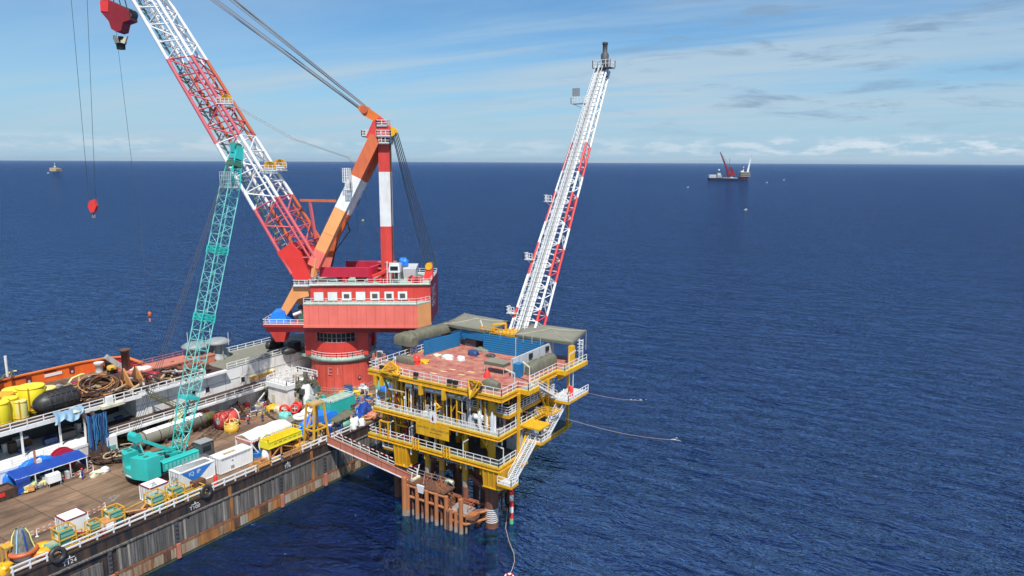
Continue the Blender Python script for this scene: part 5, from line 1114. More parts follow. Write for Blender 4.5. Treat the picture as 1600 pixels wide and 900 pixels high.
for (px, py) in ((676, 583), (692, 580), (706, 577), (720, 585), (735, 581)):
    c = put(px, py); m._add([(c.x-.6, c.y-.18, Z3+.006), (c.x+.6, c.y-.18, Z3+.006), (c.x+.9, c.y+.18, Z3+.006), (c.x-.3, c.y+.18, Z3+.006)], [(0, 1, 2, 3)])
m.build('deck_marking', plat)
for k, (px, py, lab) in enumerate(((588, 563, 'dark crate at the far left corner of the top deck'), (598, 566, 'white machine frame at the left end of the top deck'))):
    c = put(px, py); m = MB('white'); rr = random.Random(k+70)
    for j in range(7): m.box((c.x+rr.uniform(-.8, .8), c.y+rr.uniform(-.6, 1.2), Z3), (rr.uniform(.2, .7), rr.uniform(.2, .6), rr.uniform(.4, 1.6)), rr.choice(['white', 'grey_dark', 'grey_light', 'salmon']))
    m.box((c.x, c.y+.2, Z3), (1.8, 1.4, .3), 'grey'); solo(m, 'deck_machine', lab, 'machine')
# gangway from barge to boat landing
gw = thing('gangway', 'salmon coloured gangway with railings leading from barge deck to platform landing', 'gangway', (-90.4, 83.4, 6.5))
A = GX(514, 684, -90.2); A = V((-90.4, G(514, 690, 7.8).y+.4, 8.0)); B = V((-71.6, 82.9, 5.75))
dg = (B-A).normalized(); sg = V((dg.y, -dg.x, 0)).normalized()
if sg.y > 0: sg = -sg
m = MB('grey'); m.beam(A, B, 1.5, .12, 'rust'); m.build('walkway', gw)
m = MB('salmon'); 
m.hexa([A+sg*.78-V((0, 0, .5)), B+sg*.78-V((0, 0, .4)), B+sg*.72-V((0, 0, .4)), A+sg*.72-V((0, 0, .5))], [A+sg*.78+V((0, 0, 1.0)), B+sg*.78+V((0, 0, .8)), B+sg*.72+V((0, 0, .8)), A+sg*.72+V((0, 0, 1.0))]); m.beam(A+sg*.8-V((0, 0, .5)), B+sg*.8-V((0, 0, .4)), .12, .16, 'white')
for k in range(1, 6): p = A.lerp(B, k/6)+sg*.8; m.beam(p-V((0, 0, .5)), p+V((0, 0, 1.0)), .06, mk='leg_rust')
m.beam(A+sg*.78+V((0, 0, 1)), B+sg*.78+V((0, 0, .8)), .14, mk='salmon'); m.build('side_panel', gw)
m = MB('white'); q = -sg*.8
m.rail([A+q, B+q], 1.15, 2.0, .06)
for k in range(18): p = A.lerp(B, k/18)+q+V((0, 0, 1.15)); m.beam(p, A.lerp(B, (k+.5)/18)+q+V((0, 0, 1.15)), .12, mk='red_dark')
m.beam(A-sg*.8-V((0, 0, .4)), B-sg*.8-V((0, 0, .4)), .12, .16, 'white'); m.build('railing', gw)
m = MB('white'); m.tube(B+sg*.75+V((0, 0, -.4)), B+sg*.75+V((.3, 0, 1.2)), .12); m.tube(B-sg*.7+V((0, 0, 0)), B-sg*.7+V((.4, .2, 2)), .1); m.beam(B-sg*.7+V((.4, .2, 2)), B-sg*.7+V((-1.6, .2, .9)), .12, mk='red_dark'); m.tube(B+sg*.9+V((.3, 0, -.1)), B-sg*.9+V((.3, 0, -.1)), .3, 'cream', 10); m.build('end_roller', gw)
# ropes into the sea
for pts, lab, nm in (([GX(884, 654, -53).lerp(G(1064, 688, -.2), k/8)-V((0, 0, .8*math.sin(k/8*math.pi))) for k in range(9)], 'pale mooring rope slanting from the platform stair into the sea', 'mooring_rope'), ([GX(905, 611, -52).lerp(G(1004, 626, -.2), k/8)-V((0, 0, .4*math.sin(k/8*math.pi))) for k in range(9)], 'thin upper mooring rope running from the far platform landing to the sea', 'mooring_rope')):
    m = MB('rope'); m.path(pts, .035, 'rope', 5); solo(m, nm, lab, 'rope')
m = MB('rope'); pts = [V((-56.9, 87.9, 2.2))]+[G(x, y, .05) for x, y in ((790, 825), (795, 845), (803, 865), (804, 877), (800, 890), (796, 898), (793, 905))]; m.path(pts, .05, 'rope', 5); solo(m, 'life_ring_rope', 'thin rope trailing from the striped post frame to the floating ring', 'rope')
c = G(795.5, 900.5, .08); m = MB('red')
for k in range(8):
    t0, t1 = k*math.pi/4, (k+1)*math.pi/4; m.path([(c.x+.55*math.cos(t0+(t1-t0)*j/4), c.y+.55*math.sin(t0+(t1-t0)*j/4), .1) for j in range(5)], .14, 'red' if k % 2 else 'white', 6)
solo(m, 'life_ring', 'red and white life ring floating at the end of a rope', 'life ring')
# ================================================================== deck cargo
def D(px, py, z=DZ): p = G(px, py, z); p.z = z; return p
def container(name, label, x0, x1, y0, y1, hgt, z=DZ, trim=None, top='white_clean', side='white_clean', ribs=True, cat='container', group=None, extra=None):
    t = thing(name, label, cat, ((x0+x1)/2, (y0+y1)/2, z), 0, group)
    m = MB(side); z0 = z+.12; m.bb(x0, x1, y0, y1, z0, z+hgt, side)
    for x in (x0+.1, x1-.1):
        for y in (y0+.1, y1-.1): m.box((x, y, z), (.2, .2, .13), 'grey_dark')
    if ribs:
        n = int((y1-y0)/.28)
        for k in range(n): yy = y0+.2+k*(y1-y0-.4)/(n-1); m.bb(x1, x1+.04, yy-.07, yy+.07, z0+.15, z+hgt-.15, side)
        n = int((x1-x0)/.28)
        for k in range(n): xx = x0+.2+k*(x1-x0-.4)/(n-1); m.bb(xx-.07, xx+.07, y0-.04, y0, z0+.15, z+hgt-.15, side)
    m.build('body', t)
    f = MB(trim or side); e = .12
    for x in (x0, x1):
        for y in (y0, y1): f.beam((x, y, z0), (x, y, z+hgt), e, mk=side)
        f.beam((x, y0, z+hgt), (x, y1, z+hgt), e*1.1); f.beam((x, y0, z0+.06), (x, y1, z0+.06), e, mk=side)
    for y in (y0, y1): f.beam((x0, y, z+hgt), (x1, y, z+hgt), e*1.1); f.beam((x0, y, z0+.06), (x1, y, z0+.06), e, mk=side)
    f.build('frame', t)
    r = MB(top); r.bb(x0+.06, x1-.06, y0+.06, y1-.06, z+hgt, z+hgt+.05); r.build('roof', t)
    d = MB('steel')
    for x in (x0+.4, x0+.9, x1-.9, x1-.4): d.tube((x, y0-.09, z0+.15), (x, y0-.09, z+hgt-.15), .03, 'grey', 5)
    d.build('door_bar', t)
    if extra: extra(t)
    return t
# two small white boxes with red trim
def wires(t, x0, x1, y0, y1, z):
    m = MB('grey'); rr = random.Random(int(y0))
    for k in range(4): m.path([(rr.uniform(x0, x1), rr.uniform(y0, y1), z+.09) if j else ((x0+x1)/2, (y0+y1)/2, z+.25) for j in range(3)], .035, 'grey', 4)
    m.build('lifting_sling', t)
p = D(104.5, 847.5); y0 = p.y
container('tool_container', 'small white tool container with dark red roof trim near the T124 mark', -96.6, -94.0, G(104.4, 816, DZ+2.5).y, G(139.5, 803.8, DZ+2.5).y, 2.5, trim='red_dark', top='white_clean', ribs=False, group='white containers along the railing', extra=lambda t: wires(t, -96.4, -94.2, 46.2, 48.8, DZ+2.5))
yb0, yb1 = G(231, 763, DZ+2.4).y, G(261, 752, DZ+2.4).y
container('tool_container', 'white tool container with red trimmed roof just below the teal crane counterweight', -96.6, -94.0, yb0, yb1, 2.4, trim='red_dark', top='white_clean', ribs=False, group='white containers along the railing', extra=lambda t: wires(t, -96.4, -94.2, yb0+.3, yb1-.3, DZ+2.4))
# container with the blue triangle
yc0, yc1 = G(274.5, 738.5, DZ+2.6).y, G(332, 719, DZ+2.6).y
def logo(t):
    X = -94.6; m = MB('blue_logo'); L_ = yc1-yc0; z = DZ+.12
    m._add([(X+.06, yc0+.3, z+2.3), (X+.06, yc0+L_*.42, z+.35), (X+.06, yc0+L_*.93, z+2.42)], [(0, 1, 2)], 'blue_logo'); m.build('logo_panel', t)
    w = MB('white_clean'); text(w, 'IQ', (X+.075, yc0+L_*.24, z+1.56), (0, 1, 0), (0, 0, 1), .60, 'white_clean'); text(w, 'IP', (X+.075, yc0+L_*.47, z+1.56), (0, 1, 0), (0, 0, 1), .60, 'white_clean'); w.build('logo_lettering', t)
    g = MB('grey_light'); text(g, 'IQIP', (-96.9, yc0-.06, z+1.0), (1, 0, 0), (0, 0, 1), .72, 'grey'); g.build('end_lettering', t)
    r = MB('grey_light')
    for k in range(7): r.beam((-97+.35*k, yc0+.3, DZ+2.72), (-96.2+.2*k, yc1-.4, DZ+2.72), .05, mk='grey')
    r.rail([(-97, yc0+2, DZ+2.65), (-97, yc1, DZ+2.65), (-95, yc1, DZ+2.65)], .5, 1.3, .03, kick=False, mk='grey'); r.build('roof_rail', t)
container('logo_container', 'white container with big blue triangle logo on its long side', -97.2, -94.6, yc0, yc1, 2.6, top='white', ribs=False, extra=logo)
yd0, yd1 = G(341.5, 718, DZ+2.6).y, G(394, 699, DZ+2.6).y
def vents(t):
    n = 20
    for k in range(n): y = yd0+.35+k*(yd1-yd0-.6)/n; MB('grey_dark').bb(-94.16, -94.12, y, y+.13, DZ+2.25, DZ+2.42).build('vent_slot', t)
    m = MB('grey_dark'); m.bb(-94.16, -94.12, yd0+2.1, yd0+2.4, DZ+1.7, DZ+1.8); m.bb(-94.16, -94.12, yd0+1.9, yd0+2.5, DZ+.5, DZ+.95, 'grey'); m.build('side_plate', t); MB('tan').bb(-95.5, -95, yd0+1.5, yd0+3.5, DZ+2.66, DZ+2.8).build('roof_hatch', t)
container('white_container', 'plain white shipping container with row of dark vent slots under its roof', -96.7, -94.2, yd0, yd1, 2.6, top='white', extra=vents)
# green tanks in yellow cages
def cage_tank():
    t = thing('caged_tank', '', 'tank', (0, 0, 0), 0, 'green tanks in yellow cages along the railing')
    m = MB('green_tank'); m.bb(-.72, .72, -.8, .8, .35, 1.75); m.bb(-.6, .6, -.68, .68, 1.75, 1.85); m.lathe((0, .3, 1.85), [(.2, 0), (.2, .12)], 'green_dark', 10); m.bb(-.45, .45, -.81, -.79, .6, 1.5, 'white'); m.bb(.72, .735, -.7, .7, 1.2, 1.3, 'green_dark'); m.build('tank', t)
    f = MB('yellow_frame')
    for x in (-.9, .9):
        for y in (-1.0, 1.0): f.beam((x, y, 0), (x, y, 2.15), .13)
    for z in (.2, 1.1, 2.12):
        for a in (-1, 1): f.beam((.9*a, -1, z), (.9*a, 1, z), .11); f.beam((-.9, a, z), (.9, a, z), .11)
    f.build('cage', t); return t
ct = cage_tank(); first = True
for (px, py), s, lab in (((102, 853), 1, 'green tank in yellow cage in front of the white container nearest T124'), ((179, 822), 1, 'green tank in yellow cage standing alone beside the small white cubicle'), ((244, 797), 1, 'green tank in yellow cage at the near end of the second white tool container'),
                         ((275, 783), .95, 'green tank in yellow cage in front of the blue triangle logo container'), ((147, 835), .72, 'smallest green tank in yellow cage at the right end of the T124 container')):
    p = D(px, py)
    p.x = min(p.x, -92.0)
    if first: o = ct; first = False; o.location = p; o['label'] = lab
    else: o = dup(ct, p, 0, lab)
    o.scale = (s, s, s*1.22)
# open yellow baskets
def basket(px, py, lx, ly, hh, lab, fill):
    p = D(px, py); t = thing('cargo_basket', lab, 'basket', p, 0); f = MB('yellow_frame')
    for z in (.15, hh*.55, hh):
        for a in (-1, 1): f.beam(p+V((lx/2*a, -ly/2, z)), p+V((lx/2*a, ly/2, z)), .12); f.beam(p+V((-lx/2, ly/2*a, z)), p+V((lx/2, ly/2*a, z)), .12)
    for a in (-1, 1):
        for k in range(4): f.beam(p+V((lx/2*a, -ly/2+ly*k/3, 0)), p+V((lx/2*a, -ly/2+ly*k/3, hh)), .11)
    f.build('frame', t); m = MB('moss'); rr = random.Random(int(px))
    for k in range(14): m.box(p+V((rr.uniform(-lx*.35, lx*.35), rr.uniform(-ly*.42, ly*.42), .1)), (rr.uniform(.3, .9), rr.uniform(.3, 1.1), rr.uniform(.3, hh*.7)), rr.choice(fill), rr.uniform(0, 3))
    m.build('load', t)
basket(300, 775, 1.7, 3.2, 1.3, 'open yellow basket of dark gear below the blue triangle logo', ['moss', 'grey_dark', 'green_dark', 'rust'])
basket(121, 845, 1.6, 2.0, 1.0, 'low open yellow basket with red gear between two green cages', ['moss', 'grey_dark', 'green_dark', 'red_dark'])
basket(264, 789, 1.5, 1.5, 1.7, 'tall narrow yellow basket between two green caged tanks', ['yellow_frame', 'grey_dark', 'orange_steel'])
# rusty skid and cubicle
p = D(213, 808); t = thing('rusty_skid', 'long rusty brown machinery skid lying between two green caged tanks', 'skid', p); m = MB('rust')
for a in (-.8, .8): m.beam(p+V((a, -3, .2)), p+V((a, 3, .2)), .25, .35)
for k in range(6): m.beam(p+V((-.8, -2.8+k*1.12, .25)), p+V((.8, -2.8+k*1.12, .25)), .2)
m.bb(p.x-.8, p.x+.8, p.y-3, p.y+3, DZ+.3, DZ+.42, 'rust_dark'); m.build('bed', t); m = MB('rust'); rr = random.Random(2)
for k in range(18): m.tube(p+V((rr.uniform(-.7, .7), rr.uniform(-2.8, 2.8), .5)), p+V((rr.uniform(-.7, .7), rr.uniform(-2.8, 2.8), rr.uniform(.5, 1.4))), rr.uniform(.06, .25), rr.choice(['rust', 'rust_dark', 'orange_steel']), 8)
m.beam(p+V((-.9, -3, 1.1)), p+V((-.9, 2.4, 1.5)), .1, mk='yellow_frame'); m.build('machinery', t)
p = D(166, 830); m = MB('orange_steel'); m.bb(p.x-.9, p.x+.9, p.y-.6, p.y+.9, DZ, DZ+1.6, 'orange_steel'); m.bb(p.x+.9, p.x+.92, p.y-.4, p.y+.6, DZ+.3, DZ+1.4, 'white'); m.bb(p.x-.7, p.x+.7, p.y-.63, p.y-.6, DZ+.2, DZ+1.4, 'cream'); m.bb(p.x-.5, p.x+1.3, p.y-.9, p.y-.6, DZ, DZ+.5, 'red_dark'); solo(m, 'rusty_cubicle', 'small orange steel cubicle with white panel left of a green caged tank', 'cubicle')
p = D(312, 766); m = MB('orange_steel'); m.bb(p.x-.9, p.x+.2, p.y-.9, p.y+1.0, DZ, DZ+1.5, 'rust'); solo(m, 'rusty_crate', 'rust brown steel crate behind the black tyre fender', 'crate')
p = D(337, 757); m = MB('red'); m.lathe(p, [(.3, 0), (.3, 1.3), (.2, 1.5)], 'red', 12); solo(m, 'gas_bottle', 'red gas bottle at the corner of the plain white container', 'gas bottle')
# buoy with netted cage
p = D(37, 872); t = thing('marker_buoy', 'round orange rimmed buoy with a tapered netted cage tied in blue rope', 'buoy', p); m = MB('orange'); m.lathe(p, [(1.0, 0), (1.1, .5), (1.3, .8)], 'white', 20); m.torus(p+V((0, 0, 1.0)), 1.4, .28, 'orange_red', n=24, k=10); m.lathe(p+V((0, 0, .8)), [(1.35, .2), (1.25, .5), (.3, .6)], 'net', 20); m.build('float', t)
m = MB('net'); m.lathe(p+V((0, 0, 1.3)), [(1.15, 0), (1.0, .9), (.85, 1.9), (.55, 2.5), (.2, 2.7)], 'net', 14); m.build('net_bundle', t)
m = MB('blue_royal')
for k in range(7):
    a = k*.9; m.path([p+V((math.cos(a)*r, math.sin(a)*r, z)) for r, z in ((1.3, 1.3), (1.05, 2.2), (.9, 3.2), (.5, 3.9))], .09, ('blue_royal', 'yellow_pale', 'blue_pale', 'orange_red')[k % 4], 5)
m.build('lashing', t)
p = D(66, 862); m = MB('yellow'); m.lathe(p, [(1.5, 0), (1.6, .4), (1.4, .75), (.6, .8), (.3, .5)], 'yellow', 22); m.torus(p+V((0, 0, .3)), 1.55, .25, 'orange', n=22, k=8); solo(m, 'ring_buoy', 'flat yellow and orange ring float lying beside the netted buoy', 'float')
p = D(87, 858); m = MB('green_tank'); m.bb(p.x-.7, p.x+.7, p.y-1, p.y+.6, DZ, DZ+.9); m.bb(p.x-.5, p.x+.5, p.y-.8, p.y+.4, DZ+.9, DZ+1.0, 'green_deck'); solo(m, 'green_locker', 'low green deck locker behind the left black tyre', 'locker')
p = D(15, 878); t = thing('yellow_bollard_frame', 'yellow steel frame at the near corner of the deck beside the buoy', 'frame', p); m = MB('yellow_frame')
for a in (-.6, .6):
    for b in (-.5, .5): m.beam(p+V((a, b, 0)), p+V((a, b, 2.2)), .14)
m.bb(p.x-.7, p.x+.7, p.y-.6, p.y+.6, DZ+2.1, DZ+2.25); m.build('frame', t)
p = D(4, 893); m = MB('yellow'); m.blob(p, (2.0, 2.2, .9), 'yellow', seed=44, rough=.3); solo(m, 'yellow_hose_heap', 'yellow hose heap at the bottom left corner of the deck', 'hose')
for (px, py), lab in (((86, 868), 'black tyre fender by the railing gap left of the T124 mark'), ((322, 771), 'black tyre fender hung over the railing right of the T100 mark')):
    p = D(px, py); p.x = HX-.05; m = MB('rubber'); m.torus((p.x, p.y, DZ+.3), .74, .33, 'rubber', axis=(1, .0, .25), n=26, k=10); m.torus((p.x+.24, p.y, DZ+.34), .6, .06, 'black', axis=(1, 0, .25), n=20, k=5); solo(m, 'tyre_fender', lab, 'tyre', 'tyre fenders on the deck edge')
def barrier(pts, label, seed):
    pts = [D(*q) for q in pts]; t = thing('chain_barrier', label, 'barrier', pts[0], 0)
    for h_ in (.55, 1.0):
        m = MB('white')
        for a, b in zip(pts, pts[1:]):
            n = int((b-a).length/.35)
            for k in range(n): q0, q1 = a.lerp(b, k/n), a.lerp(b, (k+1)/n); sag = lambda u: -.16*math.sin(u*math.pi); m.beam(q0+V((0, 0, h_+sag(k/n))), q1+V((0, 0, h_+sag((k+1)/n))), .05, mk='red' if k % 2 else 'white')
        m.build('chain', t)
    for q in pts: MB('white').lathe(q, [(.22, 0), (.05, .1), (.05, 1.05)], 'white', 8).build('post', t)
barrier([(-10, 866), (58, 838), (90, 824)], 'red and white chain barrier on the deck left of the nearest white container', 1); barrier([(138, 810), (165, 796)], 'short red and white chain barrier right of the nearest white container', 2); barrier([(96, 754), (126, 745), (146, 736)], 'red and white barrier in front of the blue awning near the worker', 3)
# --------------------------------------------------------------- teal crawler crane
tc_ = thing('crawler_crane', 'teal crawler crane with a tall lattice boom parked on the barge deck', 'crane', (-102.2, 59.5, DZ))
for s in (-1, 1):
    m = MB('black'); x = -102.2+s*2.3; m.hexa([(x-.55, 56.4, DZ), (x+.55, 56.4, DZ), (x+.55, 63.6, DZ), (x-.55, 63.6, DZ)], [(x-.55, 55.9, DZ+.8), (x+.55, 55.9, DZ+.8), (x+.55, 64.1, DZ+.8), (x-.55, 64.1, DZ+.8)]); m.hexa([(x-.55, 55.9, DZ+.8), (x+.55, 55.9, DZ+.8), (x+.55, 64.1, DZ+.8), (x-.55, 64.1, DZ+.8)], [(x-.55, 56.5, DZ+1.3), (x+.55, 56.5, DZ+1.3), (x+.55, 63.5, DZ+1.3), (x-.55, 63.5, DZ+1.3)])
    for k in range(24): m.bb(x-.6, x+.6, 56.6+k*.29, 56.75+k*.29, DZ+1.3, DZ+1.36, 'grey_dark')
    m.build('track', tc_)
m = MB('black'); m.bb(-104.2, -100.2, 57.4, 62.6, DZ+.4, DZ+1.2); m.lathe((-102.2, 59.6, DZ+1.2), [(1.6, 0), (1.6, .4)], 'grey_dark', 20); m.bb(-104.8, -99.6, 55.2, 57, DZ+.5, DZ+1.5, 'black'); m.build('carbody', tc_)
m = MB('grey_dark'); m.bb(-104.2, -100.3, 57.2, 64, DZ+1.6, DZ+2.1); rr = random.Random(9)
for k in range(16): m.box((rr.uniform(-103.2, -101), rr.uniform(58, 63), DZ+2.1), (rr.uniform(.3, 1.1), rr.uniform(.4, 1.2), rr.uniform(.3, 1.0)), rr.choice(['grey_dark', 'black', 'grey', 'teal', 'steel']))
m.build('machinery_deck', tc_)
m = MB('teal'); m.bb(-100.6, -99.3, 57.6, 64.2, DZ+1.6, DZ+2.9); m.hexa([(-100.7, 57.6, DZ+2.9), (-99.25, 57.6, DZ+2.9), (-99.25, 63.9, DZ+2.9), (-100.7, 63.9, DZ+2.9)], [(-100.5, 57.6, DZ+3.05), (-99.5, 57.6, DZ+3.05), (-99.5, 63.9, DZ+3.05), (-100.5, 63.9, DZ+3.05)])
for k in range(9): m.bb(-99.3, -99.26, 57.9+k*.66, 58.3+k*.66, DZ+1.85, DZ+2.6, 'teal_pale')
m.build('engine_cowl', tc_); MB('teal').bb(-105.1, -103.9, 57.6, 63.6, DZ+1.6, DZ+2.8).build('engine_cowl', tc_)
cw = MB('teal')
def block(xa, xb, z0, z1, yb=56.9):
    n = 7; xs = [xa+(xb-xa)*k/n for k in range(n+1)]
    f = lambda x: 55.0-1.1*(1-((x+102.2)/3.6)**2)
    bt = [V((x, f(x), z0)) for x in xs]+[V((xb, yb, z0)), V((xa, yb, z0))]; cw.hexa(bt, [V((p.x, p.y, z1)) for p in bt], 'teal')
block(-105.6, -98.8, DZ+1.35, DZ+2.75); block(-105.6, -103.3, DZ+2.75, DZ+4.7); block(-101.6, -98.8, DZ+2.75, DZ+4.7)
for x in (-105.1, -104.2, -101.1, -99.9): cw.box((x, 55.4, DZ+4.7), (.5, .7, .06), 'green_dark')
cw.bb(-103.0, -101.6, 53.86, 53.9, DZ+1.5, DZ+1.72, 'white_clean'); cw.bb(-105.4, -99.0, 54.6, 56.9, DZ+1.2, DZ+1.36, 'black'); cw.build('counterweight', tc_)
cbm = MB('teal'); cbm.hexa([(-100.6, 63.6, DZ+1.7), (-98.7, 63.6, DZ+1.7), (-98.7, 66, DZ+1.7), (-100.6, 66, DZ+1.7)], [(-100.6, 63.6, DZ+4.1), (-98.7, 63.6, DZ+4.1), (-98.8, 65.7, DZ+4.1), (-100.5, 65.7, DZ+4.1)], 'grey_dark'); cbm.bb(-100.65, -98.65, 63.5, 65.75, DZ+4.1, DZ+4.2, 'grey'); cb_o = cbm.build('cab', tc_); MB('glass').bb(-98.7, -98.66, 63.9, 65.3, DZ+2.7, DZ+3.9, 'glass').build('cab_window', cb_o); MB('glass').bb(-100.5, -98.8, 65.9, 65.94, DZ+2.6, DZ+3.9).build('cab_window', cb_o)
BF = V((-103.4, 62.6, DZ+2.2)); TP = GX(370, 238, -103.4); dB = (TP-BF).normalized(); nB = dB.cross(V((1, 0, 0)))
if nB.y > 0: nB = -nB
A0 = BF; A1 = BF+dB*8.5; A2 = TP-dB*6; w2, d2 = 1.08, 1.1
def sq(c, w, d): return [c+V((-w, 0, 0))+nB*d, c+V((w, 0, 0))+nB*d, c+V((w, 0, 0))-nB*d, c+V((-w, 0, 0))-nB*d]
m = MB('teal'); te = lambda t, c: 'teal'; tep = lambda t, c: 'teal_pale'
lattice(m, sq(A0, 1.2, .3), sq(A1, w2, d2), 5, .12, te, .06, 6, bmats=tep); lattice(m, sq(A1, w2, d2), sq(A2, w2, d2), 22, .095, tep, .042, 6, bmats=tep); lattice(m, sq(A2, w2, d2), sq(TP, .7, .6), 4, .14, te, .08, 6, bmats=te)
for t in (0, .36, .68): p = A1.lerp(A2, t); m.hexa(sq(p, 1.2, 1.2), sq(p+dB*.5, 1.2, 1.2), 'teal') if t == 0 else lattice(m, sq(p, 1.12, 1.15), sq(p+dB*1.2, 1.12, 1.15), 2, .16, te, .07, 6, cross=True)
m.build('boom', tc_)
m = MB('teal'); p = TP; m.hexa(sq(p-dB*1.2, .9, .8), sq(p+dB*1.0, .7, .6), 'teal'); m.lathe(p+V((-.7, 0, .8)), [(.7, 0), (.6, .15), (.7, .3)], 'green_dark', 14, axis=(1, 0, 0)); m.lathe(p+V((.3, 0, .8)), [(.7, 0), (.6, .15), (.7, .3)], 'green_dark', 14, axis=(1, 0, 0)); m.hexa(sq(p-dB*2.4, 1.0, 1.0), sq(p-dB*1.6, .9, .9), 'green_dark'); m.box(p+V((0, -.6, 0)), (.8, .6, 1.6), 'teal'); m.build('boom_head', tc_)
q = TP-dB*4.5; m = MB('grey_light')
for a in (-1.5, -.2): m.rail([(q.x-1.0, q.y+a, q.z-1.4), (q.x+1.8, q.y+a, q.z-1.4)], 2.6, .5, .035, 3, mk='grey_light')
m.bb(q.x-1.0, q.x+1.8, q.y-1.5, q.y-.2, q.z-1.5, q.z-1.4, 'grey'); m.build('head_cage', tc_)
m = MB('teal'); GP = V((-103.4, 55.9, DZ+6.6))
for s in (-1, 1): m.beam(V((-103.4+s*1.1, 62.3, DZ+2.3)), GP+V((s*.8, .2, 0)), .35, .45, 'teal'); m.beam(V((-103.4+s*.9, 57.2, DZ+2)), GP+V((s*.8, 0, 0)), .2, mk='teal_pale')
m.box(GP+V((0, 0, -.3)), (2.2, 1.0, .9), 'teal'); m.lathe(GP+V((-1, 0, .5)), [(.5, 0), (.4, .3), (.5, .6), (.4, 1.3), (.5, 2)], 'teal', 12, axis=(1, 0, 0)); m.build('gantry', tc_)
m = MB('cable')
for s in (-.8, -.3, .3, .8): m.tube(GP+V((s, 0, .5)), TP+V((s*.6, -.4, .6)), .04, 'cable', 4)
m.tube(TP+V((.2, 1, 0)), GX(384, 470, -103.4), .03, 'cable', 4); m.tube(TP+V((-.2, -.5, 0)), V((-103.2, 60, DZ+2.2)), .035, 'cable', 4); m.build('boom_rope', tc_)
# --------------------------------------------------------------- people
def person(px, py, label, suit='navy_cloth', vest=None, helmet='white_clean', z=DZ, rz=0., pose='stand', name='person'):
    c = G(px, py, z); c.z = z; o = thing(name, label, 'person', c, rz); s = 1.0
    J = {'pel': (0, 0, .96), 'sp': (0, 0, 1.2), 'ch': (0, 0, 1.4), 'nk': (0, 0, 1.53), 'hd': (0, .02, 1.66), 'ht': (0, .01, 1.78)}
    st_ = .16 if pose == 'walk' else 0; E_ = [('pel', 'sp'), ('sp', 'ch'), ('ch', 'nk'), ('nk', 'hd'), ('hd', 'ht')]; rad = {'pel': .15, 'sp': .14, 'ch': .165, 'nk': .065, 'hd': .105, 'ht': .075}
    for q, sx in (('l', -1), ('r', 1)):
        J['hp'+q] = (sx*.1, 0, .90); J['kn'+q] = (sx*.11, .04+st_*sx*.7, .50); J['an'+q] = (sx*.12, st_*sx*1.2, .09); J['ft'+q] = (sx*.13, .16+st_*sx*1.2, .05)
        J['sh'+q] = (sx*.20, 0, 1.42)
        if pose == 'work': J['el'+q] = (sx*.27, .12, 1.17); J['wr'+q] = (sx*.20, .36, 1.14); J['hn'+q] = (sx*.17, .45, 1.14)
        else: J['el'+q] = (sx*.27, -.02, 1.14); J['wr'+q] = (sx*.28, .06, .90); J['hn'+q] = (sx*.28, .09, .82)
        E_ += [('pel', 'hp'+q), ('hp'+q, 'kn'+q), ('kn'+q, 'an'+q), ('an'+q, 'ft'+q), ('ch', 'sh'+q), ('sh'+q, 'el'+q), ('el'+q, 'wr'+q), ('wr'+q, 'hn'+q)]
        rad.update({'hp'+q: .105, 'kn'+q: .075, 'an'+q: .055, 'ft'+q: .05, 'sh'+q: .07, 'el'+q: .05, 'wr'+q: .038, 'hn'+q: .036})
        w = V(J['wr'+q]); h_ = V(J['hn'+q]); d_ = (h_-w).normalized()
        for k in range(5):
            f = 'f%d%s' % (k, q); off = V(((k-1.5)*.021, 0, 0)) if k < 4 else V((-sx*.05, .02, 0)); J[f+'a'] = tuple(h_+off+d_*(.035 if k < 4 else -.01)); J[f+'b'] = tuple(h_+off*1.15+d_*((.085, .10, .095, .075, .03)[k])+V((0, .015, 0)))
            E_ += [('hn'+q, f+'a'), (f+'a', f+'b')]; rad[f+'a'] = .011; rad[f+'b'] = .009
    keys = list(J); me = bpy.data.meshes.new('body'); me.from_pydata([J[k] for k in keys], [(keys.index(a), keys.index(b)) for a, b in E_], [])
    ob = bpy.data.objects.new('body', me); col.objects.link(ob); md = ob.modifiers.new('s', 'SKIN'); md.use_smooth_shade = True
    for i, k in enumerate(keys): me.skin_vertices[0].data[i].radius = (rad[k],)*2; me.skin_vertices[0].data[i].use_root = (k == 'pel')
    sb = ob.modifiers.new('d', 'SUBSURF'); sb.levels = sb.render_levels = 1
    m2 = bpy.data.meshes.new_from_object(ob.evaluated_get(bpy.context.evaluated_depsgraph_get())); bpy.data.objects.remove(ob); bpy.data.meshes.remove(me); m2.name = 'body'
    for mk in (suit, 'skin', 'black'): m2.materials.append(MATS[mk])
    for pl in m2.polygons: z_ = pl.center.z; pl.material_index = 1 if (z_ > 1.52 or (abs(pl.center.x) > .14 and z_ < .88 and z_ > .66 and abs(pl.center.x) > .22) or (pose == 'work' and pl.center.y > .36)) else (2 if z_ < .13 else 0)
    b = bpy.data.objects.new('body', m2); col.objects.link(b); b.parent = o; INV[b.name] = INV[o.name]
    M = INV[o.name].inverted()
    m = MB(helmet); m.lathe((0, .01, 1.70), [(.155, 0), (.15, .05), (.115, .11), (.05, .14)], helmet, 14); m.box((0, .13, 1.69), (.2, .14, .025), helmet)
    m.xf(M); m.build('helmet', o)
    if vest: m = MB(vest); m.lathe((0, 0, 1.02), [(.20, 0), (.205, .2), (.215, .36), (.14, .44)], vest, 12); m.xf(M); m.build('vest', o)
    return o
person(313.5, 698.5, 'worker in white helmet and grey shirt walking on open deck before the white marquee', 'navy_cloth', 'grey_cloth', pose='walk', rz=2.2)
person(129.5, 749, 'worker in blue coveralls and red helmet by the striped barrier', 'blue_royal', None, 'red', rz=2.6)
person(410.5, 659.5, 'worker in dark blue coveralls standing on deck left of the red hoses', 'navy_cloth', None, 'navy_cloth', rz=1.2)
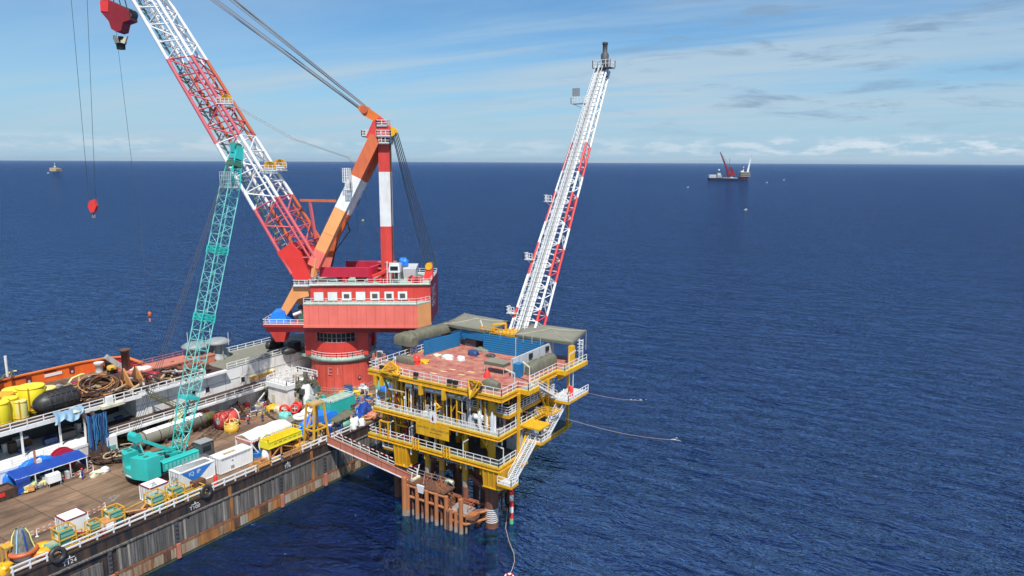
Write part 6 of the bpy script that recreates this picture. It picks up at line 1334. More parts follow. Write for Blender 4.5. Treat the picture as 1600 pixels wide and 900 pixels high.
person(388, 664, 'worker in red vest holding a teal bag near the orange basket', 'navy_cloth', 'red', 'white_clean', pose='work', rz=.6)
person(86, 758, 'worker in white shirt bending over gear beside the yellow machine', 'navy_cloth', 'white_clean', 'white_clean', pose='work', rz=-.6)
person(293, 712, 'worker in red vest beside the teal crane cab', 'navy_cloth', 'red', 'white_clean', rz=-1)
person(574, 622, 'worker in navy coveralls standing by the white workbench near the platform', 'navy_cloth', None, 'white_clean', rz=2)
person(421, 630, 'worker in pale shirt near the blue tanks beside the white deckhouse', 'grey_cloth', 'cream', 'yellow', rz=3)
# ================================================================== midships clutter on the working deck
def tarp(name, lab, pts, z, h, mk, seed, cat='tarpaulin', rough=.25):
    """sheet draped over something: quad of ground pixels, lifted by h, skirts falling to the deck"""
    P4 = [D(*q) if len(q) == 2 else V(q) for q in pts]; rr = random.Random(seed); ph = [rr.uniform(0, 6.28) for _ in range(6)]; m = MB(mk)
    def fn(u, v):
        p = P4[0].lerp(P4[1], u).lerp(P4[3].lerp(P4[2], u), v); k = min(1, min(u, 1-u)*9)*min(1, min(v, 1-v)*8)
        n = (math.sin(9*u+ph[0]+4*v)+math.sin(13*v+ph[1]-6*u)+math.sin(21*u+ph[2]+11*v)*.5)*rough*.4
        return V((p.x+n*.2, p.y+n*.2, z+(h*(k**.6)*(1+n*.5) if k > 0 else 0)))
    m.grid(fn, 18, 14, mk, False); return solo(m, name, lab, cat)
# marquee with the white reel
ma = thing('marquee', 'white marquee tent with a scalloped red edged valance at the deck edge', 'tent', D(408, 708)); 
MZ = DZ+3.1; r_ = [G(371, 684, MZ), G(397, 690, MZ), G(459, 664, MZ), G(434, 655, MZ)]
xa, xb = -99.4, -95.3; ya, yb = r_[1].y-.2, r_[2].y; m = MB('white_clean')
xm = (xa+xb)/2
def mf(u, v): x = xa+(xb-xa)*u; y = ya+(yb-ya)*v; return (x, y, MZ+1.15*(1-abs(2*u-1))*(1-.5*max(0, abs(2*v-1)-.7)/.3)-.14*math.sin(v*3*math.pi)**2*(1-abs(2*u-1)))
m.grid(mf, 10, 24, 'white_clean', True, .03); m.build('canopy_sheet', ma)
m = MB('white_clean')
def scal(p, q):
    p, q = V(p), V(q); n = int((q-p).length/.45)
    for k in range(n):
        a, b = p.lerp(q, k/n), p.lerp(q, (k+1)/n); c = (a+b)/2
        m._add([a, b, b-V((0, 0, .22)), c-V((0, 0, .42)), a-V((0, 0, .22))], [(0, 1, 2, 3, 4)], 'white_clean'); m.beam(b-V((0, 0, .2)), c-V((0, 0, .42)), .07, mk='red'); m.beam(a-V((0, 0, .2)), c-V((0, 0, .42)), .07, mk='red')
scal((xa, ya, MZ), (xb, ya, MZ)); scal((xb, ya, MZ), (xb, yb, MZ)); m.build('valance', ma)
for x in (xa+.1, xb-.1):
    for y in (ya+.1, (ya+yb)/2, yb-.1): MB('white_clean').beam((x, y, DZ), (x, y, MZ), .22).build('pole', ma)
MB('white').beam((xb-.1, ya+.1, MZ-.6), (xb-.1, ya+1.6, DZ+.2), .2).build('brace', ma)
c = V((-95.6, ya+3.0, DZ+1.75)); rl_ = thing('cable_reel', 'big white spoked cable reel standing under the marquee', 'reel', (c.x, c.y, DZ))
for s in (0, 1.9):
    m = MB('white'); cx_ = c+V((.3-s, 0, 0)); m.torus(cx_, 1.5, .14, 'white', axis=(1, 0, 0), n=28, k=6); m.torus(cx_, 1.2, .1, 'white', axis=(1, 0, 0), n=28, k=5)
    for k in range(6): a = k*math.pi/3+.3; m.beam(cx_, cx_+V((0, 1.45*math.cos(a), 1.45*math.sin(a))), .2, .12, 'white')
    m.lathe(cx_, [(.35, -.12), (.35, .12)], 'grey_light', 12, axis=(1, 0, 0)); m.build('flange', rl_)
m = MB('grey_dark'); m.lathe(c+V((.2, 0, 0)), [(1.0, 0), (1.0, -1.7)], 'grey_dark', 22, axis=(1, 0, 0)); m.beam(c+V((-.7, -.8, -1.75)), c+V((-.7, .8, -1.75)), 2.2, .2, 'blue_logo'); m.build('drum', rl_)
m = MB('blue_logo'); p = D(401, 724); m.bb(-96.6, -95, ya+.6, ya+2.4, DZ, DZ+.7, 'blue_logo'); solo(m, 'blue_cabinet', 'low bright blue cabinet at the foot of the white cable reel', 'cabinet')
m = MB('grey_dark')
for k in range(9): m.box((-97.6+.25*(k % 3), ya+2.2+k*.75, DZ), (.7, .6, .6+.4*(k % 4)), ['black', 'grey_dark', 'white', 'grey'][k % 4])
solo(m, 'generator_row', 'dark machinery row in the shade of the marquee', 'machinery')
# yellow basket on trestle
z0 = DZ+1.9; X0, X1 = -94.6, -92.3; yA, yB = GX(420, 705, X1).y, GX(472, 684, X1).y
t = thing('yellow_skip', 'long lemon yellow open skip raised on orange trestles at the deck edge', 'skip', ((X0+X1)/2, (yA+yB)/2, DZ)); m = MB('yellow_lemon')
for (a, b, c_, d) in ((X1-.1, X1, yA, yB), (X0, X0+.1, yA, yB), (X0+.1, X1-.1, yA, yA+.1), (X0+.1, X1-.1, yB-.1, yB)): m.bb(a, b, c_, d, z0, z0+1.25)
m.bb(X0+.1, X1-.1, yA+.1, yB-.1, z0, z0+.1, 'yellow_deep'); m.bb(X1, X1+.06, yA, yB, z0+.08, z0+.2); m.bb(X1, X1+.06, yA, yB, z0+1.1, z0+1.28)
for k in range(6): y = yA+1.1+k*1.0; m.bb(X1+.001, X1+.02, y, y+.55, z0+.62, z0+.72, 'grey_dark')
m.build('tub', t); m = MB('yellow_lemon'); m.rail([(X1-.05, yA, z0+1.25), (X1-.05, yB, z0+1.25), (X0+.05, yB, z0+1.25), (X0+.05, yA, z0+1.25), (X1-.05, yA, z0+1.25)], .55, 1.3, .04, 0, kick=False); m.build('guard_rail', t)
m = MB('orange_steel')
for y in (yA+.4, yA+2.6, yB-.4):
    for x in (X0+.2, X1-.2): m.beam((x, y, DZ), (x, y, z0), .22)
for x in (X0+.2, X1-.2): m.beam((x, yA+.4, DZ+.2), (x, yA+2.6, z0-.1), .16); m.beam((x, yA+2.6, z0-.1), (x, yB-.4, DZ+.2), .16)
m.build('trestle', t)
p = D(418, 716); m = MB('white_clean'); m.blob(p+V((0, -.3, 0)), (1.2, 1.2, 1.5), 'white', seed=91, rough=.3); solo(m, 'white_bag', 'white bulk bag under the near end of the yellow skip', 'bag')
p = D(452, 702); m = MB('orange_steel')
for k in range(3): m.torus(p+V((-.5, .6*k, .25+.2*k)), .9-.1*k, .14, ['orange_steel', 'yellow_frame', 'tan'][k], n=20, k=6)
solo(m, 'hose_coil', 'orange hose coils beneath the yellow skip', 'hose')
p = D(468, 698); m = MB('yellow'); m.blob(p, (1.6, 2.4, .8), 'yellow_deep', seed=93, rough=.35); solo(m, 'yellow_net_heap', 'yellow orange net heap between skip and gantry tower', 'net')
# rail side hatch frames
p0, p1 = D(399, 733), D(434, 719); m = MB('orange_steel')
for a in (-.2, -2.0): m.beam((HX-.5+a, p0.y, DZ+.25), (HX-.5+a, p1.y, DZ+.25), .25, .5)
for k in range(4): y = p0.y+(p1.y-p0.y)*k/3; m.beam((HX-.7, y, DZ+.25), (HX-2.5, y, DZ+.25), .25, .5)
m.bb(HX-2.4, HX-.8, p0.y+.2, p1.y-.2, DZ+.01, DZ+.1, 'rust_dark'); solo(m, 'hatch_frame', 'rust orange rectangular frame on deck behind the orange railing', 'frame')
# yellow gantry tower
p = D(497, 694); t = thing('gantry_tower', 'tall yellow A shaped steel tower in front of the blue tarpaulin', 'tower', p); m = MB('yellow_frame'); H_ = 7.0
bx_ = [(-1.3, -1.6), (1.3, -1.6), (1.3, 1.8), (-1.3, 1.8)]; tx_ = [(-.9, -.9), (.9, -.9), (.9, 1.2), (-.9, 1.2)]
base = p+V((-1.2, .6, 0)); Bq = [base+V((a, b, 0)) for a, b in bx_]; Tq = [base+V((a, b, H_)) for a, b in tx_]
for a, b in zip(Bq, Tq): m.beam(a, b, .3)
for h_ in (.36, 1.0):
    R4 = [a.lerp(b, h_) for a, b in zip(Bq, Tq)]
    for i in range(4): m.beam(R4[i], R4[(i+1) % 4], .26)
m.beam(Bq[0], Tq[3], .2); m.beam(Bq[0].lerp(Tq[0], .36), Tq[1], .0) if False else None
m.hexa([q+V((0, 0, .05)) for q in Tq], [q+V((0, 0, .2)) for q in Tq], 'tan'); m.build('frame', t)
# blue and olive tarpaulin-covered stores
tarp('blue_tarpaulin', 'large bright blue tarpaulin over stacked stores behind the yellow tower', [(463, 680), (490, 670), (536, 655), (494, 652)], DZ, 1.9, 'blue_tarp', 5)
tarp('blue_sheet', 'small blue sheet hanging at the near end of the blue covered stores', [(464, 684), (486, 678), (492, 668), (466, 672)], DZ, 1.5, 'blue_tarp', 6)
z = DZ+2.4; t = thing('olive_shelter', 'olive tarpaulin shelter on posts between the yellow tower and the platform', 'shelter', D(530, 668)); q = [G(507, 661, z), G(524, 661, z), G(556, 646, z), G(536, 642, z)]
m = MB('olive'); m.grid(lambda u, v: q[0].lerp(q[1], u).lerp(q[3].lerp(q[2], u), v)+V((0, 0, .5*math.sin(u*math.pi)+.06*math.sin(v*20))), 8, 16, 'olive', True, .05); m.build('sheet', t)
for k in range(4): a = q[1].lerp(q[2], k/3); MB('rust_dark').beam((a.x, a.y, DZ), a, .14).build('post', t)
for k in range(3): a = q[0].lerp(q[3], k/2); MB('rust_dark').beam((a.x, a.y, DZ), a, .14).build('post', t)
m = MB('black'); rr = random.Random(31)
for k in range(26): a = q[0].lerp(q[1], rr.uniform(.1, .9)).lerp(q[3].lerp(q[2], rr.uniform(.1, .9)), rr.uniform(0, 1)); m.box((a.x, a.y, DZ), (rr.uniform(.4, 1.2), rr.uniform(.4, 1.4), rr.uniform(.4, 1.6)), rr.choice(['black', 'grey_dark', 'white', 'grey', 'red_dark', 'blue_royal', 'rust']))
solo(m, 'stored_gear', 'jumble of dark gear stored under the olive shelter', 'gear')
p = D(541, 672); m = MB('green_tank'); m.lathe(p+V((-.2, -1, 1.1)), [(.2, 0), (.6, .2), (.6, 2.2), (.2, 2.4)], 'green_tank', 14, axis=(0, 1, 0)); m.bb(p.x-.6, p.x+.3, p.y-.8, p.y+1.2, DZ, DZ+.6, 'rust_dark'); solo(m, 'green_cylinder', 'pale green cylinder lying at the deck edge by white bags', 'tank')
p = D(556, 668); m = MB('white_clean')
for k in range(7): m.blob(p+V((-.4*(k % 3), .7*(k//2)-.6, .5*(k % 2))), (1.1, 1.2, 1.2), 'white_clean', seed=k+60, rough=.3, nu=10, nv=6)
solo(m, 'white_bag_heap', 'heap of white bulk bags at the deck edge beside the platform', 'bags')
tarp('royal_blue_tarpaulin', 'crumpled dark royal blue tarpaulin left of the platform', [(552, 655), (568, 655), (582, 640), (566, 636)], DZ, 1.5, 'blue_royal', 15, rough=.6)
m = MB('orange_steel'); p = D(574, 655); m.torus(p+V((0, 0, .4)), .9, .22, 'orange_steel', n=18, k=6); m.blob(p+V((0, 1.5, 0)), (1.8, 2.0, .9), 'salmon', seed=3, rough=.4); solo(m, 'orange_hose_heap', 'orange hose heap behind the royal blue tarpaulin', 'hose')
m = MB('blue_equip'); rr = random.Random(41)
for k in range(40): a = D(rr.uniform(535, 578), rr.uniform(626, 640)); m.tube(a+V((0, 0, rr.uniform(.1, .5))), a+V((rr.uniform(-1.6, 1.6), rr.uniform(-2, 2), rr.uniform(.1, .9))), .06, rr.choice(['blue_chain', 'blue_pale', 'teal_pale', 'grey', 'blue_royal']), 5)
solo(m, 'blue_hose_pile', 'tangled blue and teal hoses piled on the deck below the pedestal', 'hoses')
p = D(545, 618); m = MB('blue_equip'); m.bb(p.x-.7, p.x+.7, p.y-.5, p.y+.5, DZ, DZ+2.3, 'grey_dark')
for k in range(5): m.bb(p.x-.6, p.x+.71, p.y-.52, p.y-.4, DZ+.25+k*.4, DZ+.5+k*.4, 'blue_pale' if k % 2 else 'blue_logo'); m.bb(p.x+.6, p.x+.72, p.y-.45, p.y+.45, DZ+.25+k*.4, DZ+.5+k*.4, 'blue_logo')
solo(m, 'parts_rack', 'tall dark rack with blue bins standing before the red pedestal', 'rack')
p = D(557, 617); m = MB('yellow_lemon'); m.bb(p.x-.6, p.x+.6, p.y-.5, p.y+.5, DZ, DZ+.7); m.bb(p.x-.65, p.x+.65, p.y-.55, p.y+.55, DZ+.7, DZ+.85); solo(m, 'yellow_bin', 'lidded lemon yellow bin beside the blue parts rack', 'bin')
p = D(568, 617); m = MB('white'); m.bb(p.x-1.0, p.x+1.0, p.y-.6, p.y+.6, DZ+1.5, DZ+1.62)
for a in (-.9, .9):
    for b in (-.5, .5): m.beam(p+V((a, b, 0)), p+V((a, b, 1.5)), .14)
m.box(p+V((-.2, 0, 1.62)), (.8, .6, .7), 'grey_light'); m.box(p+V((.6, .1, 1.62)), (.4, .4, .4), 'white_clean'); solo(m, 'workbench', 'white workbench with grey equipment on top near the pedestal', 'workbench')
p = D(556, 608); m = MB('white_clean'); m.bb(p.x-.06, p.x, p.y-.4, p.y+.4, DZ+.6, DZ+2.0); m.beam(p, p+V((0, 0, 1.2)), .08, mk='grey'); solo(m, 'notice_board', 'small white notice board against the red pedestal', 'board')
m = MB('green_tank'); p = D(598, 612); m.lathe(p, [(1.6, 0), (1.6, 2.0), (1.4, 2.2), (.2, 2.3)], 'green_tank', 22); solo(m, 'round_green_tank', 'round pale green tank between the pedestal and the platform', 'tank')
p = D(606, 620); m = MB('grey_dark'); m.bb(p.x-1.4, p.x+1.4, p.y-1.8, p.y+1.8, DZ, DZ+1.6); m.blob(p+V((0, 0, 1.55)), (2.4, 2.6, .8), 'blue_tarp', seed=71, rough=.3); solo(m, 'covered_winch', 'dark winch under a blue sheet behind the platform mezzanine', 'winch')
m = MB('grey'); rr = random.Random(51)
for k in range(60): a = D(rr.uniform(490, 575), rr.uniform(598, 612)); m.box(a, (rr.uniform(.3, 1.1), rr.uniform(.3, 1.1), rr.uniform(.3, 1.5)), rr.choice(['grey', 'grey_dark', 'white', 'green_dark', 'red_dark', 'rust', 'salmon', 'tan', 'steel', 'pink']), rr.uniform(0, 3))
o = solo(m, 'loose_gear', 'loose mixed gear scattered round the foot of the red pedestal', 'gear'); o['kind'] = 'stuff'
m = MB('grey'); pr_ = [CC+V((7.4*math.cos(a), 7.4*math.sin(a), DZ+1.1)) for a in [R(-95+6*k) for k in range(22)]]; m.path(pr_, .05, 'grey', 4); m.path([q-V((0, 0, .5)) for q in pr_], .05, 'grey', 4)
for q in pr_[::2]: m.beam(q-V((0, 0, 1.1)), q, .07)
solo(m, 'pedestal_railing', 'low grey railing curving round the foot of the red pedestal', 'railing')
m = MB('grey'); rr = random.Random(53)
for k in range(150):
    x_ = rr.uniform(330, 490); a = D(x_, 668-.30*(x_-330)+rr.uniform(-22, 6))
    if a.x < -116.4 or a.x > -98: continue
    if rr.random() < .5: m.box(a, (rr.uniform(.2, .8), rr.uniform(.2, .9), rr.uniform(.1, .7)), rr.choice(['grey', 'grey_dark', 'white', 'green_dark', 'red_dark', 'rust', 'tan', 'rust_dark', 'blue_equip', 'yellow_frame', 'olive']), rr.uniform(0, 3))
    else: m.path([a+V((0, 0, .08)), a+V((rr.uniform(-1, 1), rr.uniform(-1.5, 1.5), .1)), a+V((rr.uniform(-2, 2), rr.uniform(-3, 3), .08))], .07, rr.choice(['black', 'rust_dark', 'orange_steel', 'grey', 'red', 'white']), 5)
o = solo(m, 'strewn_gear', 'hoses, blocks and small gear strewn over the deck between red spools and deckhouse', 'gear'); o['kind'] = 'stuff'
for nm_, lab_, n_, fx_, sd_, pal_ in (('wall_side_gear', 'crates, valves and small gear crowded along the foot of the white gallery wall', 90, lambda r: V((r.uniform(-116.6, -113.6), r.uniform(70, 92), DZ)), 57, ['grey', 'grey_dark', 'blue_equip', 'rust', 'rust_dark', 'white', 'tan', 'yellow_frame', 'olive', 'red_dark']),
                                   ('edge_side_gear', 'hoses, shackles and drums scattered along the deck edge by the yellow tower', 70, lambda r: V((r.uniform(-97, -92), r.uniform(77, 92), DZ)), 58, ['grey', 'grey_dark', 'orange_steel', 'rust', 'rust_dark', 'white', 'tan', 'yellow_frame', 'blue_royal']),
                                   ('stern_gear', 'mixed drums, hoses and boxes strewn between the teal container and the pedestal', 110, lambda r: V((r.uniform(-108, -93), r.uniform(93, 104), DZ)), 59, ['grey', 'grey_dark', 'blue_equip', 'blue_chain', 'green_tank', 'rust', 'white', 'tan', 'salmon', 'yellow_frame', 'teal'])):
    m = MB('grey'); rr = random.Random(sd_)
    for k in range(n_):
        a = fx_(rr)
        if (a-CC).to_2d().length < 8: continue
        t_ = rr.random(); mk = rr.choice(pal_)
        if t_ < .5: m.box(a, (rr.uniform(.25, 1.0), rr.uniform(.25, 1.1), rr.uniform(.15, 1.2)), mk, rr.uniform(0, 3))
        elif t_ < .7: m.lathe(a, [(.29, 0), (.3, .85), (.26, .88)], mk, 10)
        else: m.path([a+V((0, 0, .08)), a+V((rr.uniform(-1, 1), rr.uniform(-1.5, 1.5), .1)), a+V((rr.uniform(-2, 1), rr.uniform(-2, 2), .3)), a+V((rr.uniform(-1, 1), rr.uniform(-1, 1), .1))], .07, mk, 5)
    o = solo(m, nm_, lab_, 'gear'); o['kind'] = 'stuff'
# teal container and rack
x0, x1 = -102.2, -99.2; yA, yB = G(497, 640, DZ).y-1.5, G(528, 632, DZ).y+.5
container('teal_container', 'teal container with an open pipe rack on its roof before the red pedestal', x0, x1, yA, yB, 2.7, side='teal', top='green_deck', trim='teal_pale', extra=lambda t: [MB('white').rail([(x0, yA, DZ+2.75), (x1, yA, DZ+2.75), (x1, yB, DZ+2.75), (x0, yB, DZ+2.75)], .35, 1.6, .06, 0, kick=False).build('roof_rack', t)])
p = D(492, 630); m = MB('teal_pale'); m.bb(p.x-1.2, p.x+1.2, p.y-1.6, p.y+1.6, DZ, DZ+.9, 'teal_pale'); m.bb(p.x-1.0, p.x+1.0, p.y-1.4, p.y+1.4, DZ+.9, DZ+1.0, 'green_dark')
for k in range(5): m.lathe(p+V((-.9+.45*k, -.8, .95)), [(.18, 0), (.18, .9)], 'grey_light', 8)
solo(m, 'teal_skid', 'low teal machinery skid between the white deckhouse and the teal container', 'skid')
# red hose reels
p = D(457, 646); t = thing('red_hose_bundle', 'three bundled bright red hose coils heaped in front of the white deckhouse', 'hose', p)
for (a, b, c_, ax) in ((-.9, -1.2, 1.0, (.5, -.8, .25)), (.5, .2, 1.0, (.6, -.7, .3)), (-.3, 1.4, 1.0, (.3, -.9, .3))):
    m = MB('red')
    for k in range(4): m.torus(p+V((a, b, c_))+V(ax)*(k-1.5)*.22, .82-.06*(k % 2), .16, 'red', axis=ax, n=20, k=6)
    for k in range(4): w_ = k*1.57; m.beam(p+V((a, b, c_)), p+V((a+.5*math.cos(w_), b+.2*math.cos(w_), c_+.6*math.sin(w_))), .1, mk='white')
    m.build('coil', t)
p = D(470, 655); m = MB('white_clean'); m.torus(p+V((0, 0, .5)), 1.1, .4, 'white_clean', n=24, k=8); solo(m, 'white_ring', 'thick white ring lying beside the red hose coils', 'ring')
m = MB('black'); m.path([D(*q)+V((0, 0, .15)) for q in ((415, 645), (422, 652), (434, 659), (448, 663), (462, 663))], .2, 'rust_dark', 8); solo(m, 'dark_hose', 'thick dark hose lying on deck in front of the red coils', 'hose')
m = MB('tan'); a = D(450, 659); m.box(a+V((0, 0, .02)), (2.2, 6, .25), 'olive_pale', .3); solo(m, 'mat_stack', 'stack of pale olive mats behind the dark hose', 'mats')
for k, (x, y, mk, lab) in enumerate(((438, 642, 'cream', 'cream bag heap at the corner of the white deckhouse'), (427, 640, 'yellow', 'small yellow heap left of the cream bags'), (446, 652, 'teal_pale', 'teal hose tangle before the red coils'), (480, 646, 'white', 'white hose tangle right of the red coils'))):
    c = D(x, y); m = MB(mk); m.blob(c, (2.0, 2.2, .9), mk, seed=k+120, rough=.5); solo(m, 'bag_heap' if k < 1 else 'hose_tangle', lab, 'heap')
# white deckhouse
dh = thing('deckhouse', 'weathered white deckhouse with roof railing and piping left of the red pedestal', 'deckhouse', (-112, 93, DZ)); X0, X1, Y0, Y1 = -115.0, -109.2, 89.6, 97.2; TZ = DZ+4.6
m = MB('white_wall'); m.bb(X0, X1, Y0, Y0+1.6, DZ, TZ-.6, 'white_wall'); m.bb(X0, X0+2, Y0+1.6, Y1, DZ, TZ-.6, 'grey_wall'); m.bb(X0+2, X1-.2, Y1-2, Y1, DZ, TZ-.6, 'white_wall'); m.build('wall', dh)
m = MB('white'); m.bb(X0-.3, X1+.2, Y0-.35, Y0+1.8, TZ-.6, TZ+.3, 'white'); m.build('roof', dh)
m = MB('white'); m.rail([(X0, Y0-.2, TZ+.3), (X1, Y0-.2, TZ+.3), (X1, Y0+1.8, TZ+.3)], 1.0, 1.2, .06); m.rail([(X0, Y0, TZ+.2), (X0, Y1, TZ+.2), (X1, Y1, TZ+.2)], 1.2, 1.5, .08)
for k in range(4): m.beam((X0, Y0+2+k*1.6, TZ), (X0-.4, Y0+1.6+k*1.6, TZ+2.0), .12)
m.build('roof_railing', dh); MB('cream').bb(X0+1.0, X0+2.0, Y0-.06, Y0, DZ+.1, DZ+2.4).build('door', dh)
MB('white').lathe((X1-.2, Y0+4.6, DZ), [(1.0, 0), (1.0, 3.6), (.7, 4.0)], 'white', 18).build('vertical_tank', dh); m = MB('grey_light'); rr = random.Random(61)
for k in range(110):
    a = V((X1+.2-abs(rr.gauss(0, 1.6)), rr.uniform(Y0+1.8, Y1-.4), DZ+rr.uniform(0, 4.4)))
    if rr.random() < .6: m.tube(a, a+V((0, 0, rr.uniform(.6, 2.2))), rr.uniform(.1, .32), rr.choice(['grey', 'grey_dark', 'grey_dark', 'olive', 'steel', 'tan', 'rust_dark', 'white']), 8)
    else: m.box(a, (rr.uniform(.4, 1.2), rr.uniform(.4, 1.2), rr.uniform(.3, 1.0)), rr.choice(['grey', 'grey_dark', 'white', 'olive', 'tan']))
m.build('roof_piping', dh)
# wall-side machinery
p = D(350, 634); m = MB('blue_equip'); rr = random.Random(71)
for k in range(22): m.box(p+V((rr.uniform(-1.2, .8), rr.uniform(-3, 3), 0)), (rr.uniform(.4, 1), rr.uniform(.5, 1.2), rr.uniform(.5, 2.3)), rr.choice(['blue_equip', 'blue_chain', 'blue_equip', 'grey_dark']))
m.rail([p+V((.9, -3, 0)), p+V((.9, 3, 0))], 2.4, 1.5, .07, 2, mk='blue_equip', kick=False); solo(m, 'blue_pump_set', 'dark blue framed pump set against the white wall below the gallery', 'pump')
p = D(413, 622); m = MB('blue_equip')
for k in range(12): m.box(p+V((rr.uniform(-1.6, 1.6), rr.uniform(-2, 2), 0)), (rr.uniform(.5, 1.2), rr.uniform(.5, 1.2), rr.uniform(.6, 2.6)), rr.choice(['blue_equip', 'blue_royal', 'grey_light', 'blue_equip', 'black']))
solo(m, 'blue_tank_set', 'dark blue tanks standing left of the white deckhouse', 'tank')
p = D(330, 648); m = MB('yellow_frame'); m.bb(p.x-.9, p.x+.9, p.y-1, p.y+1, DZ+.3, DZ+2.0, 'yellow_frame'); m.bb(p.x-1, p.x+1, p.y-1.1, p.y+1.1, DZ, DZ+.3, 'black'); m.bb(p.x-.5, p.x+.5, p.y-1.4, p.y-1.0, DZ+.6, DZ+2.3, 'black'); solo(m, 'orange_power_pack', 'orange box shaped power pack left of the blue pump set', 'power pack')
p = D(388, 630); m = MB('yellow'); m.bb(p.x-1.4, p.x+1.4, p.y-2.6, p.y+2.0, DZ, DZ+.5, 'yellow_deep'); m.bb(p.x-1.2, p.x+1.6, p.y-3.4, p.y-1.8, DZ+.1, DZ+.55, 'green_tank'); m.beam(p+V((-1, -1, .5)), p+V((-.3, 2, 2.3)), .3, mk='tan'); solo(m, 'yellow_pallet', 'yellow and green flat pallet with a leaning board near the gallery end', 'pallet')
for k, (a, b, lab) in enumerate((((367, 640), (385, 656), 'long rusty brown ramp plate leaning to the right'), ((352, 641), (366, 650), 'shorter rusty ramp plate lying left of the long one'))):
    q0, q1 = D(*a)+V((0, 0, 1.6)), D(*b)+V((0, 0, .1)); m = MB('rust_dark'); m.beam(q0, q1, 1.6, .25, 'rust_dark'); m.beam(q0+V((.8, 0, .2)), q1+V((.8, 0, .2)), .2, .4, 'rust'); solo(m, 'ramp_plate', lab, 'ramp')
m = MB('rust'); m.grid(lambda u, v: D(345+35*u, 646+10*v-6*u)+V((0, 0, .5*math.sin(u*3)*math.sin(v*3)+.05)), 10, 6, 'rust'); solo(m, 'rust_heap', 'low heap of rust brown scrap behind the red spools', 'scrap')
# red spools, orange basket
def spool(a, b, r, lab, band=True):
    q0, q1 = D(*a), D(*b); q0 = q0+V((0, 0, r+.15)); q1 = q1+V((0, 0, r+.15)); d_ = (q1-q0); L_ = d_.length; t = thing('red_spool', lab, 'spool', V(((q0.x+q1.x)/2, (q0.y+q1.y)/2, DZ)), 0, 'red spools on deck'); m = MB('red_spool')
    m.lathe(q0, [(r*.45, -.06), (r, 0), (r, L_*.36), (r*.92, L_*.37), (r*.92, L_*.42), (r, L_*.43), (r, L_), (r*.45, L_+.06)], 'red_spool', 26, axis=d_); m.build('drum', t)
    m = MB('grey_light'); m.lathe(q0-d_.normalized()*.12, [(r*.42, 0), (r*.42, .1)], 'grey_light', 16, axis=d_); m.torus(q1, r*.98, .1, 'white', axis=d_, n=26, k=6); m.build('end_plate', t)
    m = MB('rust_dark')
    for u in (.15, .85): m.box(q0.lerp(q1, u)-V((0, 0, r+.15)), (2.2*r, .3, .5), 'rust_dark')
    m.build('cradle', t)
spool((342, 672), (366, 663), 1.5, 'largest faded red spool behind the orange caged basket'); spool((304, 661), (322, 654), 1.3, 'bright red spool behind the white pipe, second from the wall'); spool((281, 671), (299, 664), 1.1, 'small dark red spool partly behind the teal boom foot')
p = D(362, 674); t = thing('orange_basket', 'round orange personnel basket with caged top in front of the largest red spool', 'basket', p); m = MB('yellow_frame'); m.lathe(p, [(1.15, .05), (1.25, .15), (1.25, 1.15), (1.15, 1.15), (1.1, .2)], 'yellow_frame', 20, cap=False); m.lathe(p, [(1.2, 0), (1.2, .1)], 'orange_steel', 20); m.build('tub', t); m = MB('yellow_pale')
for k in range(7): a = k*2*math.pi/7; q = p+V((1.2*math.cos(a), 1.2*math.sin(a), 0)); m.beam(q, q+V((0, 0, 1.9)), .09); m.beam(q+V((0, 0, 1.9)), p+V((.5*math.cos(a), .5*math.sin(a), 2.5)), .08)
m.torus(p+V((0, 0, 1.25)), 1.23, .06, 'yellow_pale', n=20, k=5); m.torus(p+V((0, 0, 1.9)), 1.2, .06, 'yellow_pale', n=20, k=5); m.build('cage', t)
# long pipes beside the crane
def bigpipe(a, b, r, lab, mk, top=None):
    q0, q1 = D(*a)+V((0, 0, r+.5)), D(*b)+V((0, 0, r+.5)); d_ = q1-q0; t = thing('long_pipe', lab, 'pipe', V((q0.x, q0.y, DZ)), 0); L_ = d_.length; m = MB(mk)
    m.lathe(q0, [(r*.6, 0), (r, .3), (r, L_-.3), (r*.7, L_)], mk, 22, axis=d_); m.build('barrel', t); dn = d_.normalized()
    m = MB('grey'); 
    for k in range(5): m.torus(q0+dn*(L_*(k+.5)/5), r+.02, .07, 'rust_dark', axis=d_, n=22, k=5)
    if top: m.lathe(q1, [(r*.72, 0), (r*.72, 1.6), (r*.4, 2.6), (r*.35, 4)], 'moss', 18, axis=d_)
    m.build('band', t); m = MB('rust_dark')
    for k in range(4): q = q0+dn*(L_*(k+.5)/4); m.box((q.x, q.y, DZ), (r*2, .4, .75), 'rust_dark')
    m.build('cradle', t)
    if top: w_ = MB(top); s_ = V((dn.y, -dn.x, 0)); w_.grid(lambda u, v: q0+dn*(L_*(.12+.82*u))+s_*(r+.05)*math.cos(.9+v*1.9)*1.0+V((0, 0, (r+.05)*math.sin(.9+v*1.9))), 18, 8, top); w_.build('top_strip', t)  # white strip along the upper side of the barrel
bigpipe((212, 706), (320, 668), 1.25, 'long thick pipe with white top lying behind the teal crane', 'olive_pale', 'white_clean'); bigpipe((186, 690), (232, 676), .95, 'shorter grey green pipe near the wall behind the cable pile', 'grey_vent')
m = MB('black'); rr = random.Random(81)
for k in range(70):
    a = D(rr.uniform(142, 205), 0+rr.uniform(712, 726)-.22*rr.uniform(0, 40)); r0 = rr.uniform(.4, 1.4); h0 = rr.uniform(.05, 1.0); ph = rr.uniform(0, 6)
    m.path([a+V((r0*math.cos(ph+w_*.6)*1.2, r0*math.sin(ph+w_*.6)*1.6, h0+.15*math.sin(w_))) for w_ in range(8)], rr.uniform(.06, .16), rr.choice(['black', 'rust_dark', 'rubber', 'grey_dark', 'rust', 'tan', 'grey']), 5)
solo(m, 'cable_pile', 'tangled pile of dark chains and cables between the wall and the teal crane', 'cables')
